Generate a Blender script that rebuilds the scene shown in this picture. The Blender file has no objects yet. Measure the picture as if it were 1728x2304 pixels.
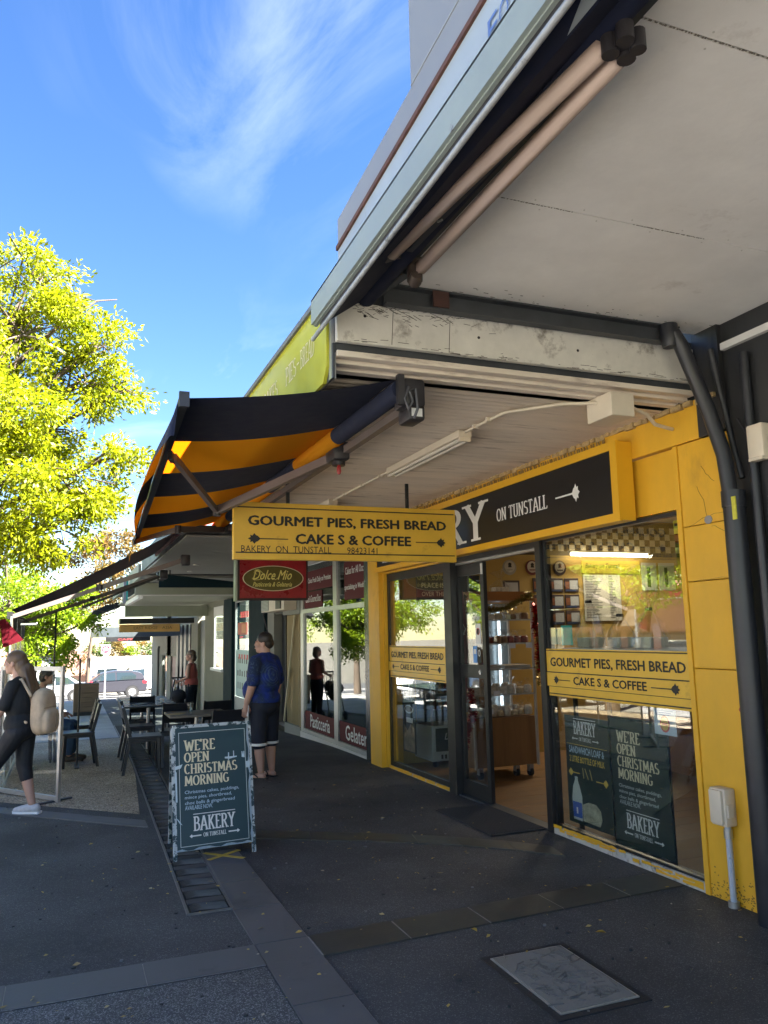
import bpy, bmesh, math, random
import numpy as np
from mathutils import Vector, Matrix, Euler
random.seed(7)
SC = bpy.context.scene
COL = SC.collection
R = math.radians

# ------------------------------------------------------------------ camera
cam_d = bpy.data.cameras.new('camera'); cam = bpy.data.objects.new('camera', cam_d); COL.objects.link(cam)
yaw, pitch, roll = R(21.71), R(8.589), R(-1.219)
fw = Vector((math.sin(yaw)*math.cos(pitch), math.cos(yaw)*math.cos(pitch), math.sin(pitch)))
rt = Vector((math.cos(yaw), -math.sin(yaw), 0)); up = rt.cross(fw)
rt, up = rt*math.cos(roll)+up*math.sin(roll), -rt*math.sin(roll)+up*math.cos(roll)
cam.matrix_world = Matrix(((rt.x, up.x, -fw.x, 0), (rt.y, up.y, -fw.y, 0), (rt.z, up.z, -fw.z, 1.7), (0, 0, 0, 1)))
cam_d.sensor_fit = 'VERTICAL'; cam_d.sensor_height = 36; cam_d.sensor_width = 27
cam_d.lens = 36*1794/2304
cam_d.clip_start = 0.05; cam_d.clip_end = 2000
SC.camera = cam

# ------------------------------------------------------------------ world, sun, exposure
SUN_EL, SUN_AZ = R(43), R(126)          # azimuth from +Y towards +X
wd = bpy.data.worlds.new('World'); SC.world = wd; wd.use_nodes = True
nt = wd.node_tree; nt.nodes.clear()
def N(t, **k):
    n = nt.nodes.new(t)
    for a, b in k.items(): setattr(n, a, b)
    return n
out = N('ShaderNodeOutputWorld'); bg = N('ShaderNodeBackground'); bg.inputs['Strength'].default_value = 0.05
sky = N('ShaderNodeTexSky', sky_type='NISHITA', sun_disc=False)
sky.sun_elevation = SUN_EL; sky.sun_rotation = SUN_AZ; sky.air_density = 1.0; sky.dust_density = 0.1; sky.ozone_density = 2.0
tc = N('ShaderNodeTexCoord'); sep = N('ShaderNodeSeparateXYZ'); nt.links.new(tc.outputs['Generated'], sep.inputs[0])
mx = N('ShaderNodeMath', operation='MAXIMUM'); mx.inputs[1].default_value = 0.08; nt.links.new(sep.outputs['Z'], mx.inputs[0])
def dv(o):
    m = N('ShaderNodeMath', operation='DIVIDE'); nt.links.new(sep.outputs[o], m.inputs[0]); nt.links.new(mx.outputs[0], m.inputs[1]); return m
cx, cy = dv('X'), dv('Y')
cmb = N('ShaderNodeCombineXYZ'); nt.links.new(cx.outputs[0], cmb.inputs[0]); nt.links.new(cy.outputs[0], cmb.inputs[1])
mp = N('ShaderNodeMapping'); mp.inputs['Rotation'].default_value = (0, 0, R(-32)); mp.inputs['Scale'].default_value = (1.5, 0.55, 1); mp.inputs['Location'].default_value = (3.6, 3.4, 0)
nt.links.new(cmb.outputs[0], mp.inputs[0])
n1 = N('ShaderNodeTexNoise'); n1.inputs['Scale'].default_value = 1.3; n1.inputs['Detail'].default_value = 9; n1.inputs['Roughness'].default_value = 0.62; n1.inputs['Distortion'].default_value = 0.9
n2 = N('ShaderNodeTexNoise'); n2.inputs['Scale'].default_value = 0.55; n2.inputs['Detail'].default_value = 3
nt.links.new(mp.outputs[0], n1.inputs['Vector']); nt.links.new(mp.outputs[0], n2.inputs['Vector'])
r1 = N('ShaderNodeMapRange'); r1.inputs[1].default_value = 0.47; r1.inputs[2].default_value = 1.1; nt.links.new(n1.outputs[0], r1.inputs[0])
r2 = N('ShaderNodeMapRange'); r2.inputs[1].default_value = 0.44; r2.inputs[2].default_value = 0.66; nt.links.new(n2.outputs[0], r2.inputs[0])
ml = N('ShaderNodeMath', operation='MULTIPLY'); nt.links.new(r1.outputs[0], ml.inputs[0]); nt.links.new(r2.outputs[0], ml.inputs[1])
hsv = N('ShaderNodeHueSaturation'); hsv.inputs['Hue'].default_value = 0.51; hsv.inputs['Saturation'].default_value = 1.24; hsv.inputs['Value'].default_value = 0.60
nt.links.new(sky.outputs[0], hsv.inputs['Color'])
mixc = N('ShaderNodeMixRGB'); mixc.inputs['Color2'].default_value = (5.4, 5.7, 6.0, 1)
nt.links.new(ml.outputs[0], mixc.inputs['Fac']); nt.links.new(hsv.outputs[0], mixc.inputs['Color1'])
nt.links.new(mixc.outputs[0], bg.inputs['Color']); nt.links.new(bg.outputs[0], out.inputs[0])

sl = bpy.data.lights.new('sun', 'SUN'); sl.energy = 5.0; sl.angle = R(0.53); sl.color = (1.0, 0.95, 0.87)
sun = bpy.data.objects.new('sun', sl); COL.objects.link(sun)
sdir = Vector((math.sin(SUN_AZ)*math.cos(SUN_EL), math.cos(SUN_AZ)*math.cos(SUN_EL), math.sin(SUN_EL)))
sun.rotation_euler = sdir.to_track_quat('Z', 'Y').to_euler()
vs = SC.view_settings; vs.view_transform = 'Standard'; vs.look = 'None'; vs.gamma = 1.0; vs.exposure = 3.65
try: vs.use_curve_mapping = False
except Exception: pass
SC.render.engine = 'CYCLES'
SC.cycles.max_bounces = 8; SC.cycles.diffuse_bounces = 4; SC.cycles.transparent_max_bounces = 16

# ------------------------------------------------------------------ helpers
class MB:
    """collects shapes (world or local coordinates) and links them as ONE mesh object"""
    def __init__(s): s.v = []; s.f = []
    def add(s, vs_, fs):
        o = len(s.v); s.v += [tuple(p) for p in vs_]; s.f += [tuple(i+o for i in f) for f in fs]; return s
    def box(s, x0, y0, z0, x1, y1, z1):
        x0, x1 = sorted((x0, x1)); y0, y1 = sorted((y0, y1)); z0, z1 = sorted((z0, z1))
        return s.add([(x0,y0,z0),(x1,y0,z0),(x1,y1,z0),(x0,y1,z0),(x0,y0,z1),(x1,y0,z1),(x1,y1,z1),(x0,y1,z1)],
                     [(3,2,1,0),(4,5,6,7),(0,1,5,4),(1,2,6,5),(2,3,7,6),(3,0,4,7)])
    def bbox(s, x0, y0, z0, x1, y1, z1, b=0.006):
        """box with chamfered edges"""
        bm = bmesh.new(); bmesh.ops.create_cube(bm, size=1)
        for v in bm.verts: v.co = Vector(((x0+x1)/2+v.co.x*abs(x1-x0), (y0+y1)/2+v.co.y*abs(y1-y0), (z0+z1)/2+v.co.z*abs(z1-z0)))
        bmesh.ops.bevel(bm, geom=list(bm.edges), offset=b, segments=2, affect='EDGES', profile=0.5)
        bm.verts.index_update(); s.add([v.co[:] for v in bm.verts], [[v.index for v in f.verts] for f in bm.faces]); bm.free(); return s
    def bar(s, p, q, w, h, upv=(0,0,1)):
        p, q = Vector(p), Vector(q); d = (q-p).normalized(); u = Vector(upv)
        sd = d.cross(u)
        if sd.length < 1e-4: sd = d.cross(Vector((1,0,0)))
        sd.normalize(); u = sd.cross(d); a, b = sd*w/2, u*h/2
        return s.add([p-a-b,p+a-b,p+a+b,p-a+b,q-a-b,q+a-b,q+a+b,q-a+b],[(0,1,2,3),(7,6,5,4),(0,4,5,1),(1,5,6,2),(2,6,7,3),(3,7,4,0)])
    def tube(s, pts, r, n=10, cap=True):
        pts = [Vector(p) for p in pts]; rs = r if isinstance(r, (list,tuple)) else [r]*len(pts)
        prev = None; rings = []
        for i, p in enumerate(pts):
            d = (pts[min(i+1,len(pts)-1)]-pts[max(i-1,0)]).normalized()
            if prev is None:
                a = d.orthogonal().normalized()
            else:
                a = (prev-d*prev.dot(d))
                a = a.normalized() if a.length>1e-5 else d.orthogonal().normalized()
            prev = a; b = d.cross(a)
            rings.append([p+(a*math.cos(2*math.pi*k/n)+b*math.sin(2*math.pi*k/n))*rs[i] for k in range(n)])
        vs_ = [v for rg in rings for v in rg]; fs = []
        for i in range(len(rings)-1):
            for k in range(n):
                fs.append((i*n+k, i*n+(k+1)%n, (i+1)*n+(k+1)%n, (i+1)*n+k))
        if cap: fs.append(tuple(range(n-1,-1,-1))); fs.append(tuple((len(rings)-1)*n+k for k in range(n)))
        return s.add(vs_, fs)
    def cyl(s, p, q, r0, r1=None, n=16): return s.tube([p, q], [r0, r0 if r1 is None else r1], n)
    def lathe(s, prof, c, n=16):
        vs_ = []; fs = []
        for r_, z_ in prof:
            for k in range(n): vs_.append((c[0]+r_*math.cos(2*math.pi*k/n), c[1]+r_*math.sin(2*math.pi*k/n), c[2]+z_))
        for i in range(len(prof)-1):
            for k in range(n): fs.append((i*n+k, i*n+(k+1)%n, (i+1)*n+(k+1)%n, (i+1)*n+k))
        fs.append(tuple(range(n-1,-1,-1))); fs.append(tuple((len(prof)-1)*n+k for k in range(n)))
        return s.add(vs_, fs)
    def ell(s, c, rad, n=16, m=10, rot=None):
        c = Vector(c); vs_ = []; fs = []
        M_ = Euler(rot).to_matrix() if rot else Matrix.Identity(3)
        for i in range(m+1):
            t = math.pi*i/m
            for k in range(n):
                a = 2*math.pi*k/n
                vs_.append(c+M_@Vector((rad[0]*math.sin(t)*math.cos(a), rad[1]*math.sin(t)*math.sin(a), rad[2]*math.cos(t))))
        for i in range(m):
            for k in range(n): fs.append((i*n+k, (i+1)*n+k, (i+1)*n+(k+1)%n, i*n+(k+1)%n))
        return s.add(vs_, fs)
    def prism(s, poly, O, U, V, d):
        """2-d polygon (u,v) placed at O + u*U + v*V and extruded by d along U x V"""
        O, U, V = Vector(O), Vector(U), Vector(V); W = U.cross(V).normalized()*d; n = len(poly)
        a = [O+U*p[0]+V*p[1] for p in poly]; b = [p+W for p in a]
        area = sum(poly[i][0]*poly[(i+1)%n][1]-poly[(i+1)%n][0]*poly[i][1] for i in range(n))
        fs = [tuple(range(n,2*n)), tuple(range(n-1,-1,-1))]+[(i,(i+1)%n,n+(i+1)%n,n+i) for i in range(n)]
        if (area < 0) != (d < 0): fs = [tuple(reversed(f)) for f in fs]
        return s.add(a+b, fs)
    def quad(s, *p): return s.add(p, [tuple(range(len(p)))])
    def build(s, name, mat, parent=None, smooth=False, origin=None):
        me = bpy.data.meshes.new(name)
        if parent is not None: o = Vector(parent.get('_o', (0,0,0)))
        elif origin is not None: o = Vector(origin)
        else:
            a = np.array(s.v); o = Vector(((a[:,0].min()+a[:,0].max())/2, (a[:,1].min()+a[:,1].max())/2, a[:,2].min()))
        me.from_pydata([(x-o.x, y-o.y, z-o.z) for x,y,z in s.v], [], s.f)
        if smooth:
            me.polygons.foreach_set('use_smooth', [True]*len(me.polygons))
            if smooth != 'all':
                try: me.set_sharp_from_angle(angle=R(40))
                except Exception: pass
        me.update()
        if mat: me.materials.append(mat)
        ob = bpy.data.objects.new(name, me); COL.objects.link(ob)
        ob['_o'] = tuple(o)
        if parent is not None: ob.parent = parent
        else: ob.location = o
        return ob
def tag(o, label, cat, group=None):
    o['label'] = label; o['category'] = cat
    if group: o['group'] = group
    return o
def thing(name, label, cat, loc=(0,0,0), group=None):
    o = bpy.data.objects.new(name, None); COL.objects.link(o); o.location = loc; o['_o'] = tuple(loc); o.empty_display_size = 0.2
    return tag(o, label, cat, group)
def structure(o): o['kind'] = 'structure'; return o
def stuff(o): o['kind'] = 'stuff'; return o
def copy_tree(o, parent=None):
    c = o.copy(); COL.objects.link(c)
    if parent is not None: c.parent = parent
    for ch in list(o.children): copy_tree(ch, c)
    return c
def inst(name, src, parent, off):
    """another piece sharing src's mesh, shifted by off inside its parent"""
    c = bpy.data.objects.new(name, src.data); COL.objects.link(c); c.parent = parent; c.location = off; c['_o'] = parent.get('_o', (0,0,0)); return c

_mats = {}
def M(name, col, rough=0.6, metal=0.0, spec=0.5, vary=0.0, vs=4.0, bump=0.0, bs=60.0, dirt=None, ds=3.0, dth=0.58, dw=0.12, sheen=0, stretch=None, em=None):
    """principled material; vary = colour noise, bump = fine relief, dirt = (colour) blotches of wear"""
    if name in _mats: return _mats[name]
    m = bpy.data.materials.new(name); m.use_nodes = True; t = m.node_tree; b = t.nodes['Principled BSDF']
    b.inputs['Roughness'].default_value = rough; b.inputs['Metallic'].default_value = metal
    b.inputs['Specular IOR Level'].default_value = spec
    c = (*col, 1) if len(col) == 3 else col
    b.inputs['Base Color'].default_value = c
    tcn = t.nodes.new('ShaderNodeTexCoord'); src = tcn.outputs['Object']
    if stretch:
        mpn = t.nodes.new('ShaderNodeMapping'); mpn.inputs['Scale'].default_value = stretch; t.links.new(src, mpn.inputs[0]); src = mpn.outputs[0]
    last = None
    if vary > 0:
        n = t.nodes.new('ShaderNodeTexNoise'); n.inputs['Scale'].default_value = vs; n.inputs['Detail'].default_value = 6; n.inputs['Roughness'].default_value = 0.65; t.links.new(src, n.inputs['Vector'])
        mr = t.nodes.new('ShaderNodeMapRange'); mr.inputs[1].default_value = 0.3; mr.inputs[2].default_value = 0.7; mr.inputs[3].default_value = 1-vary; mr.inputs[4].default_value = 1+vary; t.links.new(n.outputs[0], mr.inputs[0])
        mm = t.nodes.new('ShaderNodeVectorMath'); mm.operation = 'SCALE'; mm.inputs[0].default_value = c[:3]; t.links.new(mr.outputs[0], mm.inputs['Scale']); last = mm.outputs[0]
        rr = t.nodes.new('ShaderNodeMapRange'); rr.inputs[1].default_value = 0.3; rr.inputs[2].default_value = 0.7; rr.inputs[3].default_value = max(0.02, rough-0.08); rr.inputs[4].default_value = min(1, rough+0.08); t.links.new(n.outputs[0], rr.inputs[0]); t.links.new(rr.outputs[0], b.inputs['Roughness'])
    if dirt:
        n = t.nodes.new('ShaderNodeTexNoise'); n.inputs['Scale'].default_value = ds; n.inputs['Detail'].default_value = 9; n.inputs['Roughness'].default_value = 0.7; t.links.new(src, n.inputs['Vector'])
        mr = t.nodes.new('ShaderNodeMapRange'); mr.inputs[1].default_value = dth; mr.inputs[2].default_value = dth+dw; t.links.new(n.outputs[0], mr.inputs[0])
        mc = t.nodes.new('ShaderNodeMixRGB'); mc.inputs['Color2'].default_value = (*dirt, 1); t.links.new(mr.outputs[0], mc.inputs['Fac'])
        if last: t.links.new(last, mc.inputs['Color1'])
        else: mc.inputs['Color1'].default_value = c
        last = mc.outputs[0]
    if last: t.links.new(last, b.inputs['Base Color'])
    if bump > 0:
        n = t.nodes.new('ShaderNodeTexNoise'); n.inputs['Scale'].default_value = bs; n.inputs['Detail'].default_value = 4; t.links.new(src, n.inputs['Vector'])
        bn = t.nodes.new('ShaderNodeBump'); bn.inputs['Strength'].default_value = bump; bn.inputs['Distance'].default_value = 0.01; t.links.new(n.outputs[0], bn.inputs['Height']); t.links.new(bn.outputs[0], b.inputs['Normal'])
    if em: b.inputs['Emission Color'].default_value = (*em[0], 1); b.inputs['Emission Strength'].default_value = em[1]
    _mats[name] = m; return m
def glass(name, tint=(0.9,0.93,0.92), f0=0.05, rough=0.0):
    """see-through pane: Schlick reflection of strength f0 head-on, both faces alike"""
    m = bpy.data.materials.new(name); m.use_nodes = True; t = m.node_tree; t.nodes.clear()
    o = t.nodes.new('ShaderNodeOutputMaterial'); mixn = t.nodes.new('ShaderNodeMixShader')
    g = t.nodes.new('ShaderNodeNewGeometry'); dt = t.nodes.new('ShaderNodeVectorMath'); dt.operation = 'DOT_PRODUCT'; t.links.new(g.outputs['Normal'], dt.inputs[0]); t.links.new(g.outputs['Incoming'], dt.inputs[1])
    def mth(op, a, b=None):
        n = t.nodes.new('ShaderNodeMath'); n.operation = op
        for i, q in enumerate((a, b)):
            if q is None: continue
            if isinstance(q, (int, float)): n.inputs[i].default_value = q
            else: t.links.new(q, n.inputs[i])
        return n.outputs[0]
    c = mth('ABSOLUTE', dt.outputs['Value']); k = mth('POWER', mth('SUBTRACT', 1.0, c), 5.0); F = mth('ADD', mth('MULTIPLY', k, 1-f0), f0)
    tr = t.nodes.new('ShaderNodeBsdfTransparent'); tr.inputs[0].default_value = (*tint, 1)
    gl = t.nodes.new('ShaderNodeBsdfGlossy'); gl.inputs['Roughness'].default_value = rough; gl.inputs[0].default_value = (1,1,1,1)
    t.links.new(F, mixn.inputs[0]); t.links.new(tr.outputs[0], mixn.inputs[1]); t.links.new(gl.outputs[0], mixn.inputs[2]); t.links.new(mixn.outputs[0], o.inputs[0])
    return m
def leafmat(name, cols, trans=0.5):
    m = bpy.data.materials.new(name); m.use_nodes = True; t = m.node_tree; t.nodes.clear()
    o = t.nodes.new('ShaderNodeOutputMaterial'); g = t.nodes.new('ShaderNodeNewGeometry'); cr = t.nodes.new('ShaderNodeValToRGB')
    e = cr.color_ramp.elements
    while len(e) < len(cols): e.new(0.5)
    for i, c in enumerate(cols): e[i].position = i/(len(cols)-1); e[i].color = (*c, 1)
    tc_ = t.nodes.new('ShaderNodeTexCoord'); nz_ = t.nodes.new('ShaderNodeTexNoise'); nz_.inputs['Scale'].default_value = 1.6; nz_.inputs['Detail'].default_value = 2; t.links.new(tc_.outputs['Object'], nz_.inputs['Vector'])
    ma_ = t.nodes.new('ShaderNodeMath'); ma_.operation = 'MULTIPLY_ADD'; ma_.inputs[1].default_value = 0.45; t.links.new(g.outputs['Random Per Island'], ma_.inputs[0])
    mb_ = t.nodes.new('ShaderNodeMapRange'); mb_.inputs[1].default_value = 0.3; mb_.inputs[2].default_value = 0.7; mb_.inputs[4].default_value = 0.55; t.links.new(nz_.outputs[0], mb_.inputs[0]); t.links.new(mb_.outputs[0], ma_.inputs[2])
    t.links.new(ma_.outputs[0], cr.inputs[0])
    d = t.nodes.new('ShaderNodeBsdfDiffuse'); tl = t.nodes.new('ShaderNodeBsdfTranslucent'); mx_ = t.nodes.new('ShaderNodeMixShader'); mx_.inputs[0].default_value = trans
    gl = t.nodes.new('ShaderNodeBsdfGlossy'); gl.inputs['Roughness'].default_value = 0.45; mx2 = t.nodes.new('ShaderNodeMixShader'); mx2.inputs[0].default_value = 0.02
    t.links.new(cr.outputs[0], d.inputs[0]); t.links.new(cr.outputs[0], tl.inputs[0])
    t.links.new(d.outputs[0], mx_.inputs[1]); t.links.new(tl.outputs[0], mx_.inputs[2]); t.links.new(mx_.outputs[0], mx2.inputs[1]); t.links.new(gl.outputs[0], mx2.inputs[2]); t.links.new(mx2.outputs[0], o.inputs[0])
    return m

# ---- lettering
def font_mesh(s, bold=0.0, shear=0.0, spacing=1.0):
    cu = bpy.data.curves.new('lettering_curve', 'FONT'); cu.body = s; cu.size = 1; cu.offset = bold; cu.shear = shear; cu.resolution_u = 2; cu.space_character = spacing
    ob = bpy.data.objects.new('lettering_curve', cu); COL.objects.link(ob)
    bpy.context.view_layer.update()
    dg = bpy.context.evaluated_depsgraph_get(); me = bpy.data.meshes.new_from_object(ob.evaluated_get(dg))
    v = [tuple(x.co) for x in me.vertices]; f = [tuple(p.vertices) for p in me.polygons]
    bpy.data.objects.remove(ob); bpy.data.meshes.remove(me); bpy.data.curves.remove(cu)
    return v, f
# drawn serif capitals: strokes get thick where they run upright and thin where they run level
def arc(cx_, cy_, rx, ry, a0, a1, n=12): return [(cx_+rx*math.cos(R(a0+(a1-a0)*i/n)), cy_+ry*math.sin(R(a0+(a1-a0)*i/n))) for i in range(n+1)]
SERIF = {
 'A': (0.74, [[(0.08,0),(0.36,1)],[(0.38,1),(0.66,0)],[(0.2,0.33),(0.54,0.33)]], [(0.08,0),(0.66,0)]),
 'B': (0.62, [[(0.14,0),(0.14,1)],[(0.14,0.97),(0.3,0.97)]+arc(0.3,0.755,0.2,0.215,90,-90)+[(0.14,0.53)],[(0.3,0.53)]+arc(0.32,0.28,0.24,0.25,90,-90)+[(0.14,0.03)]], [(0.14,0),(0.14,1)]),
 'C': (0.66, [arc(0.36,0.5,0.28,0.47,48,312,18)], []),
 'D': (0.7, [[(0.14,0),(0.14,1)],[(0.14,0.97),(0.28,0.97)]+arc(0.28,0.5,0.33,0.47,90,-90,16)+[(0.14,0.03)]], [(0.14,0),(0.14,1)]),
 'E': (0.56, [[(0.14,0),(0.14,1)],[(0.14,0.97),(0.5,0.97),(0.5,0.84)],[(0.14,0.52),(0.4,0.52)],[(0.14,0.03),(0.5,0.03),(0.5,0.17)]], [(0.14,0),(0.14,1)]),
 'F': (0.54, [[(0.14,0),(0.14,1)],[(0.14,0.97),(0.5,0.97),(0.5,0.84)],[(0.14,0.52),(0.4,0.52)]], [(0.14,0),(0.14,1)]),
 'G': (0.7, [arc(0.36,0.5,0.28,0.47,48,318,18),[(0.57,0.1),(0.57,0.42)],[(0.42,0.42),(0.68,0.42)]], []),
 'H': (0.74, [[(0.14,0),(0.14,1)],[(0.6,0),(0.6,1)],[(0.14,0.52),(0.6,0.52)]], [(0.14,0),(0.14,1),(0.6,0),(0.6,1)]),
 'I': (0.3, [[(0.15,0),(0.15,1)]], [(0.15,0),(0.15,1)]),
 'K': (0.68, [[(0.14,0),(0.14,1)],[(0.14,0.42),(0.55,1)],[(0.27,0.58),(0.58,0)]], [(0.14,0),(0.14,1),(0.58,0),(0.55,1)]),
 'L': (0.54, [[(0.14,0),(0.14,1)],[(0.14,0.03),(0.5,0.03),(0.5,0.18)]], [(0.14,0),(0.14,1)]),
 'M': (0.86, [[(0.12,0),(0.14,1)],[(0.14,1),(0.43,0.2)],[(0.43,0.2),(0.72,1)],[(0.72,1),(0.74,0)]], [(0.12,0),(0.74,0)]),
 'N': (0.74, [[(0.13,0),(0.13,1)],[(0.13,1),(0.6,0)],[(0.6,0),(0.6,1)]], [(0.13,0),(0.6,1)]),
 'O': (0.74, [arc(0.37,0.5,0.29,0.47,0,360,22)], []),
 'P': (0.6, [[(0.14,0),(0.14,1)],[(0.14,0.97),(0.3,0.97)]+arc(0.3,0.72,0.23,0.25,90,-90)+[(0.14,0.47)]], [(0.14,0),(0.14,1)]),
 'R': (0.68, [[(0.14,0),(0.14,1)],[(0.14,0.97),(0.3,0.97)]+arc(0.3,0.74,0.22,0.23,90,-90)+[(0.14,0.51)],[(0.32,0.5),(0.58,0)]], [(0.14,0),(0.14,1),(0.6,0)]),
 'S': (0.58, [arc(0.29,0.735,0.2,0.235,40,270,12)+arc(0.29,0.26,0.22,0.235,90,-140,12)], []),
 'T': (0.64, [[(0.32,0),(0.32,1)],[(0.06,0.84),(0.06,0.97),(0.58,0.97),(0.58,0.84)]], [(0.32,0)]),
 'U': (0.72, [[(0.14,1),(0.14,0.3)]+arc(0.36,0.27,0.22,0.25,180,360,10)+[(0.58,1)]], [(0.14,1),(0.58,1)]),
 'V': (0.7, [[(0.08,1),(0.35,0)],[(0.35,0),(0.62,1)]], [(0.08,1),(0.62,1)]),
 'W': (0.98, [[(0.08,1),(0.28,0)],[(0.28,0),(0.48,0.85)],[(0.48,0.85),(0.68,0)],[(0.68,0),(0.9,1)]], [(0.08,1),(0.9,1)]),
 'Y': (0.68, [[(0.08,1),(0.34,0.48)],[(0.6,1),(0.34,0.48)],[(0.34,0.5),(0.34,0)]], [(0.08,1),(0.6,1),(0.34,0)]),
 "'": (0.2, [[(0.1,1.04),(0.07,0.78)]], []), '.': (0.24, [[(0.1,0.0),(0.1,0.13)]], []), ' ': (0.34, [], []),
}
def serif_mesh(s, thick=0.19, thin=0.085, serif=0.15, track=0.03):
    V = []; F = []; x = 0; lay = 0
    for ch in s:
        w, strokes, ser = SERIF[ch]
        for st in strokes:
            lay += 1; o = len(V); n = len(st); closed = n > 3 and abs(st[0][0]-st[-1][0])+abs(st[0][1]-st[-1][1]) < 1e-6
            for i, p in enumerate(st):
                a = st[i-1] if i > 0 else (st[-2] if closed else st[i]); b = st[i+1] if i < n-1 else (st[1] if closed else st[i])
                dx, dy = b[0]-a[0], b[1]-a[1]; L = math.hypot(dx, dy) or 1; dx /= L; dy /= L
                t = (thin+(thick-thin)*min(1, abs(dy)**1.5))/2
                V += [(x+p[0]-dy*t, p[1]+dx*t, lay*2e-4), (x+p[0]+dy*t, p[1]-dx*t, lay*2e-4)]
            for i in range(n-1): F.append((o+2*i+1, o+2*i+3, o+2*i+2, o+2*i))
        for (sx, sy) in ser:
            lay += 1; o = len(V); y0 = sy-0.005 if sy < 0.5 else sy-0.055
            V += [(x+sx-serif, y0, lay*2e-4), (x+sx+serif, y0, lay*2e-4), (x+sx+serif, y0+0.06, lay*2e-4), (x+sx-serif, y0+0.06, lay*2e-4)]; F.append((o,o+1,o+2,o+3))
        x += w+track
    return V, F
def place_letters(vf, O, U, V, w, h, mat, parent, name='lettering', lift=0.003, base=None):
    """fit the letters' own box to w x h at O (lower left), lifted off the board"""
    v, f = vf; a = np.array(v)
    x0, x1 = a[:,0].min(), a[:,0].max(); y0, y1 = a[:,1].min(), a[:,1].max()
    U, V, O = Vector(U).normalized(), Vector(V).normalized(), Vector(O); W = U.cross(V)
    zs = (a[:,2]-a[:,2].min()); sc = h/(y1-y0)
    mb = MB(); mb.add([O+U*((p[0]-x0)/(x1-x0)*w)+V*((p[1]-y0)/(y1-y0)*h)+W*(lift+zs[i]*sc*0.2) for i, p in enumerate(v)], f)
    return mb.build(name, mat, parent)
def letters(s, O, U, V, w, h, mat, parent, bold=0.0, shear=0.0, name='lettering', lift=0.003, spacing=1.0):
    v, f = font_mesh(s, 0, shear, spacing)
    if bold > 0:
        n = len(v); sh = ((0,0),(bold,0),(-bold,0),(0,bold),(0,-bold)); b = bold*1.1
        sh = [(q[0]*1.1, q[1]*.8) for q in sh]
        v2 = []; f2 = []
        for i, (dx, dy) in enumerate(sh): v2 += [(x+dx, y+dy, z+i*4e-3) for x, y, z in v]; f2 += [tuple(k+i*n for k in q) for q in f]
        v, f = v2, f2
    return place_letters((v, f), O, U, V, w, h, mat, parent, name, lift)
def serifs(s, O, U, V, w, h, mat, parent, name='lettering', lift=0.003, **k):
    return place_letters(serif_mesh(s, **k), O, U, V, w, h, mat, parent, name, lift)
def flat(poly, O, U, V, mat, parent, name, lift=0.003):
    """flat print: polygon in (u,v) metres on a board"""
    U, V = Vector(U).normalized(), Vector(V).normalized(); O = Vector(O)+U.cross(V)*lift
    mb = MB(); mb.add([O+U*p[0]+V*p[1] for p in poly], [tuple(range(len(poly)))]); return mb.build(name, mat, parent)
def rect(x0, y0, x1, y1): return [(x0,y0),(x1,y0),(x1,y1),(x0,y1)]
def oval(cx_, cy_, rx, ry, n=28): return [(cx_+rx*math.cos(2*math.pi*k/n), cy_+ry*math.sin(2*math.pi*k/n)) for k in range(n)]
def leafarrow(O, U, V, L, h, sgn, mat, parent, lift=0.003):
    """the sign's arrow: a thin shaft ending in a small leaf; sgn=+1 leaf at the right end"""
    pts = [(1.0,0.0),(0.93,0.13),(0.945,0.34),(0.885,0.27),(0.84,0.5),(0.795,0.3),(0.755,0.26),(0.7,0.05),(0.0,0.04)]
    poly = pts+[(x,-y) for x, y in reversed(pts[1:])]
    if sgn < 0: poly = [(1-x, y) for x, y in reversed(poly)]
    return flat([(x*L, y*h) for x, y in poly], O, U, V, mat, parent, 'arrow', lift)

def gz(y):
    t = max(0.0, min(y, 75)-11); return -0.045*t*t/(t+3) if t > 0 else 0.0
# ------------------------------------------------------------------ shared materials
yellow = M('yellow_paint', (0.76,0.42,0.026), 0.5, vary=0.09, vs=3.0, bump=0.35, bs=9, dirt=(0.52,0.27,0.03), ds=2.6, dth=0.58, dw=0.22, stretch=(1,1,0.45))
yellow_trim = M('yellow_sign_trim', (0.76,0.41,0.018), 0.42, vary=0.05, vs=3)
yellow_board = M('yellow_sign_board', (0.72,0.44,0.045), 0.38, vary=0.09, vs=3, dirt=(0.45,0.25,0.04), ds=4, dth=0.6, dw=0.2)
black_print = M('black_print', (0.012,0.012,0.013), 0.5)
white_print = M('white_print', (0.78,0.78,0.76), 0.5)
cream_print = M('cream_print', (0.74,0.66,0.45), 0.5)
gold_print = M('gold_print', (0.75,0.5,0.08), 0.5)
blue_print = M('blue_print', (0.10,0.17,0.40), 0.5)
black_frame = M('black_frame', (0.016,0.016,0.017), 0.42, vary=0.2, vs=6)
black_wall = M('black_wall_paint', (0.022,0.023,0.025), 0.5, vary=0.25, vs=3, bump=0.35, bs=14, dirt=(0.30,0.31,0.31), ds=7, dth=0.735, dw=0.03, stretch=(1,1,0.22))
pipe_black = M('pipe_black', (0.020,0.022,0.028), 0.38, vary=0.25, vs=5, dirt=(0.25,0.26,0.27), ds=11, dth=0.76, dw=0.03)
sign_black = M('sign_black', (0.012,0.012,0.014), 0.35)
board_green = M('board_dark_green', (0.016,0.052,0.066), 0.38, vary=0.12, vs=3)
poster_green = M('poster_dark_green', (0.010,0.030,0.026), 0.35)
soffit_white = M('soffit_paint', (0.85,0.83,0.80), 0.62, vary=0.07, vs=2.2, bump=0.12, bs=30, dirt=(0.38,0.33,0.27), ds=1.7, dth=0.60, dw=0.25)
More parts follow.
